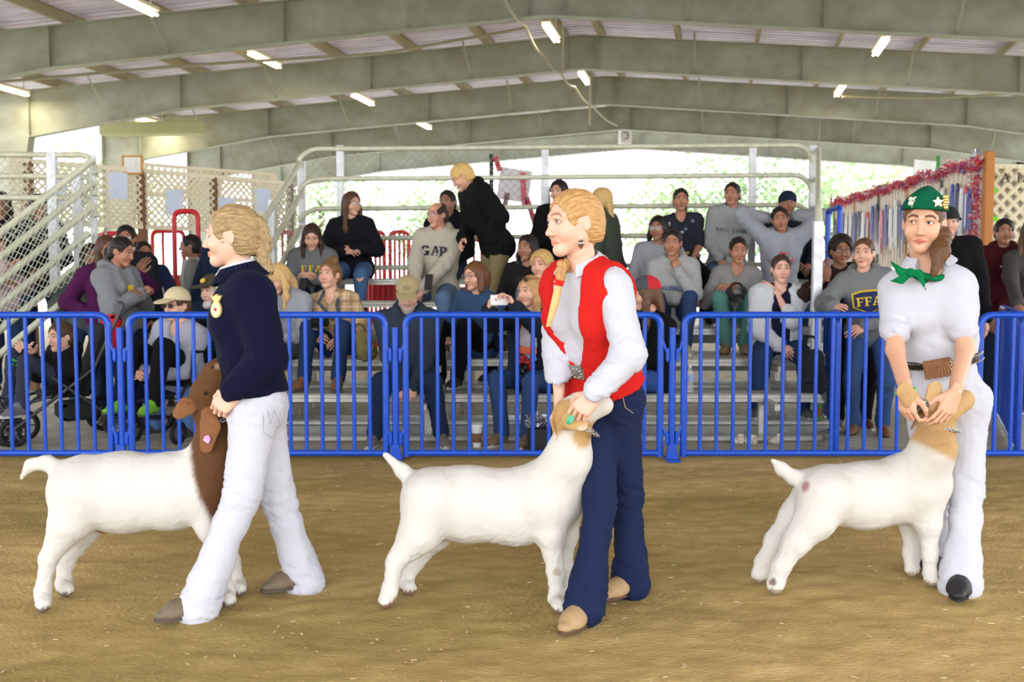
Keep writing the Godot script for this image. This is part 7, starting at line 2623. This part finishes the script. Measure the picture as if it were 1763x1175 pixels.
func belongings() -> void:
	phone("white phone held up sideways by the blonde woman", V(-0.089, 1.077, -7.03), Basis(V(0, 1, 0), .55 + PI) * Basis(V(0, 0, 1), PI / 2), Color(.86, .85, .84), Color(.3, .35, .4))
	phone("dark phone in the lap of the girl in the grey lettered hoodie", V(-1.864, 1.189, -8.83), Basis(V(1, 0, 0), -.9), Color(.10, .10, .11), Color(.12, .14, .18))
	phone("dark phone between the hands of the balding man", V(-0.75, 1.199, -8.9), Basis(V(0, 1, 0), -.3) * Basis(V(1, 0, 0), -.3), Color(.09, .09, .10), Color(.1, .1, .12))
	camera_body("black camera in the hands of the woman in plaid", V(-1.505, 0.897, -7.76), Basis(V(0, 1, 0), -.2) * Basis(V(1, 0, 0), .35), Color(.07, .07, .08))
	camera_body("red camera with a black lens lying on the photographing woman's lap", V(0.099, 0.606, -7.16), Basis(V(0, 1, 0), -.55) * Basis(V(1, 0, 0), .5), Color(.55, .08, .12))
	cup("white paper cup with a brown sleeve on the ground before the bleacher", V(-0.256, 0, -7.137), Color(.86, .86, .84), Color(.45, .33, .22), Color(.88, .88, .88), .16)
	cup("green paper cup with a brown sleeve standing at the right bleacher end", V(2.383, 0.128, -7.64) * V(1, 0, 1) + V(0, .125, 0), Color(.35, .50, .18), Color(.48, .36, .24), Color(.85, .86, .85), .15)
	cup("pale paper cup in the hand of the woman in the red cap", V(0.93, 0.426, -7.1), Color(.84, .82, .78), Color(.62, .50, .36), Color(.84, .84, .82), .13)
	# water bottle
	var p := V(1.348, 0.345, -7.46) * V(1, 0, 1) + V(0, .365, 0)
	var t := thing("water_bottle", "clear water bottle standing on the front bench behind the blue post", "bottle", p)
	var g := Geo.new()
	g.lathe([Vector2(.0001, .002), Vector2(.028, 0), Vector2(.032, .006), Vector2(.030, .03), Vector2(.032, .06), Vector2(.030, .09), Vector2(.032, .12), Vector2(.031, .15), Vector2(.013, .185), Vector2(.013, .20)], Transform3D(Basis(), p), 18)
	var pet := StandardMaterial3D.new()
	pet.resource_name = "clear_plastic"
	pet.transparency = BaseMaterial3D.TRANSPARENCY_ALPHA
	pet.albedo_color = Color(.90, .93, .95, .25)
	pet.roughness = .08
	obj("body", g, pet, t)
	g = Geo.new()
	g.lathe([Vector2(.015, .195), Vector2(.015, .212), Vector2(.0001, .214)], Transform3D(Basis(), p), 14)
	obj("cap", g, mat("plastic", Color(.88, .88, .88), .4), t)
	g = Geo.new()
	g.lathe([Vector2(.0325, .085), Vector2(.0328, .135), Vector2(.0322, .136)], Transform3D(Basis(), p), 18)
	obj("label_band", g, mat("paper", Color(.58, .66, .82), .6), t)
	# black bucket full of tinsel
	p = V(0.207, 0, -6.92)
	t = thing("bucket", "black bucket filled with silver tinsel beside the middle goat's head", "bucket", p)
	g = Geo.new()
	g.box(p + V(0, .10, 0), V(.20, .20, .18), Basis(), .02)
	obj("tub", g, mat("plastic", Color(.05, .05, .06), .5), t)
	g = Geo.new()
	var rng := RandomNumberGenerator.new()
	rng.seed = 9
	for k in 260:
		var c := p + V(rng.randf_range(-.10, .10), .19 + .08 * rng.randf(), rng.randf_range(-.09, .09))
		g.box(c, V(.05, .006, .003), Basis.from_euler(V(rng.randf() * TAU, rng.randf() * TAU, rng.randf() * TAU)))
	obj("tinsel", g, mat("steel", Color(.72, .72, .76), .25, .7), t).set_meta("kind", "stuff")
	# bags
	bag("olive canvas bag hanging beside the woman in plaid", V(-1.158, 0.701, -7.75), V(.16, .24, .13), Color(.50, .46, .30), V(0, .2, .3))
	bag("charcoal backpack on the front bench at the right bleacher end", V(2.294, 0.521, -7.52), V(.22, .36, .15), Color(.17, .18, .20), V(.05, -.2, .1))
	bag("black shoulder bag in the lap of the girl in teal trousers", V(1.912, 1.102, -8.42), V(.20, .12, .06), Color(.20, .20, .20), V(0, -.2, .0))
	# crumpled paper under the front bench
	for e in [[1270, 772, "leftmost"], [1292, 768, "middle"], [1335, 772, "rightmost"]]:
		var f := Field.new(V(-.07, -.04, -.06), V(.07, .09, .06), .008)
		f.ell(V(0, .015, 0), V(.050, .024, .035), .01)
		f.ell(V(.02, .035, .0), V(.02, .035, .02), .01)
		var w := f.mesh()
		ruffle(w, .03, V(38, 38, 38), e[0])
		var at: Vector3 = pix(e[0], e[1], 7.28) * V(1, 0, 1) + V(0, .012, 0)
		tag(obj("paper_scrap", Geo.new().add(w, Transform3D(Basis(), at)), mat("paper", Color(.82, .77, .70), .9)), "crumpled paper scrap before the right half of the bleacher, %s of three" % e[2], "paper")
	# stroller
	var s := V(-3.343, 0, -7.161)
	s.z = -7.5
	s.x = -3.45
	t = thing("stroller", "dark grey stroller carrying the small boy behind the left barrier", "stroller", s)
	var dark := mat("steel", Color(.32, .32, .34), .4, .5)
	g = Geo.new()
	var R := V(-.80, 0, .60)       # forward
	var L := V(.60, 0, .80)        # across
	for k in [-1.0, 1.0]:
		g.tube([s + L * .20 * k - R * .42 + V(0, 1.02, 0), s + L * .20 * k - R * .20 + V(0, .55, 0), s + L * .20 * k + R * .38 + V(0, .12, 0)], .014, 8)
		g.tube([s + L * .22 * k - R * .36 + V(0, .14, 0), s + L * .20 * k + R * .10 + V(0, .50, 0)], .013, 8)
		g.tube([s + L * .20 * k + R * .10 + V(0, .36, 0), s + L * .17 * k + R * .50 + V(0, .26, 0)], .012, 8)
	g.tube([s - L * .20 - R * .42 + V(0, 1.02, 0), s - R * .46 + V(0, 1.04, 0), s + L * .20 - R * .42 + V(0, 1.02, 0)], .016, 8)
	g.tube([s - L * .22 - R * .36 + V(0, .14, 0), s + L * .22 - R * .36 + V(0, .14, 0)], .012, 8)
	obj("frame", g, dark, t)
	g = Geo.new()
	g.box(s + V(0, .36, 0) - R * .02, V(.34, .05, .34), Basis(L, Vector3.UP, R), .02)
	g.box(s + V(0, .62, 0) - R * .24, V(.34, .54, .05), Basis(L, Vector3.UP, R) * Basis(V(1, 0, 0), -.28), .02)
	obj("seat", g, mat("cloth", Color(.13, .13, .14)), t)
	g = Geo.new()
	g.box(s + V(0, .80, 0) - R * .37, V(.26, .30, .10), Basis(L, Vector3.UP, R) * Basis(V(1, 0, 0), -.2), .03)
	obj("red_pack", g, mat("cloth", Color(.82, .14, .16)), t)
	g = Geo.new()
	g.box(s + V(0, .22, 0) + R * .42, V(.30, .02, .16), Basis(L, Vector3.UP, R), .006)
	obj("footrest", g, dark, t)
	g = Geo.new()
	g.box(s + V(0, .22, 0) - R * .12, V(.30, .14, .28), Basis(L, Vector3.UP, R), .03)
	obj("basket", g, mat("cloth", Color(.18, .18, .18)), t)
	for k in [-1.0, 1.0]:
		wheel(t, s + L * .25 * k - R * .38 + V(0, .15, 0), .15, L, .022)
		wheel(t, s + L * .19 * k + R * .36 + V(0, .11, 0), .11, L, .020)
	# another stroller frame at the very left edge
	var s2 := V(-4.0, 0, -7.3)
	t = thing("stroller", "part of a second grey stroller cut off by the left edge", "stroller", s2)
	g = Geo.new()
	g.tube([s2 + V(-.1, .75, 0), s2 + V(.20, .36, .05), s2 + V(.30, .12, .08)], .016, 8)
	g.tube([s2 + V(.30, .36, 0), s2 + V(-.2, .30, 0)], .014, 8)
	g.box(s2 + V(.02, .28, 0), V(.42, .06, .3), Basis(), .02)
	obj("frame", g, dark, t)
	for k in [-.14, .14]: wheel(t, s2 + V(.30, .12, k), .12, V(0, 0, 1), .02)
	# wheelchair
	var w0 := V(-2.556, 0.513, -7.6) * V(1, 0, 1)
	t = thing("wheelchair", "black wheelchair under the woman with green shoes", "wheelchair", w0)
	R = V(-.34, 0, .94)
	L = V(.94, 0, .34)
	g = Geo.new()
	for k in [-1.0, 1.0]:
		g.tube(rounded([w0 + L * .24 * k - R * .20 + V(0, .92, 0), w0 + L * .24 * k - R * .20 + V(0, .45, 0), w0 + L * .24 * k + R * .24 + V(0, .45, 0), w0 + L * .20 * k + R * .42 + V(0, .16, 0)], .06), .013, 8)
		g.tube([w0 + L * .24 * k - R * .16 + V(0, .68, 0), w0 + L * .24 * k + R * .16 + V(0, .68, 0), w0 + L * .24 * k + R * .18 + V(0, .45, 0)], .016, 8)
		g.box(w0 + L * .12 * k + R * .44 + V(0, .22, 0), V(.15, .015, .16), Basis(L, Vector3.UP, R), .004)
	obj("frame", g, mat("steel", Color(.12, .12, .13), .4, .4), t)
	g = Geo.new()
	g.box(w0 + V(0, .45, 0) + R * .02, V(.44, .05, .42), Basis(L, Vector3.UP, R), .02)
	g.box(w0 + V(0, .70, 0) - R * .19, V(.44, .40, .04), Basis(L, Vector3.UP, R), .015)
	obj("seat", g, mat("cloth", Color(.08, .08, .09)), t)
	for k in [-1.0, 1.0]:
		wheel(t, w0 + L * .29 * k - R * .08 + V(0, .29, 0), .29, L, .016)
		wheel(t, w0 + L * .20 * k + R * .30 + V(0, .09, 0), .09, L, .018)

func bag(label: String, at: Vector3, size: Vector3, col: Color, turn: Vector3) -> void:
	var t := thing("bag", label, "bag", at)
	var h := size * .5
	var f := Field.new(-h - Vector3.ONE * .03, h + Vector3.ONE * .03, .011)
	var r := minf(h.x, h.z) * .9
	for x in [-1.0, 1.0]: f.cap(V(x * (h.x - r), -h.y + r, 0), V(x * (h.x - r) * .8, h.y - r, 0), r, r * .85, .03)
	f.cap(V(-h.x * .5, -h.y * .3, h.z * .6), V(h.x * .5, -h.y * .3, h.z * .6), r * .6, r * .6, .02)
	var g := f.mesh()
	ruffle(g, .016, V(18, 12, 18), size.x * 50)
	var b := Basis.from_euler(turn)
	obj("pouch", Geo.new().add(g, Transform3D(b, at)), mat("cloth", col), t)
	var s := Geo.new()
	s.tube(rounded([at + b * V(-h.x * .5, h.y * .8, 0), at + b * V(-h.x * .4, h.y * 1.5, 0), at + b * V(h.x * .4, h.y * 1.5, 0), at + b * V(h.x * .5, h.y * .8, 0)], .04), .010, 6)
	obj("strap", s, mat("cloth", col.darkened(.25)), t)
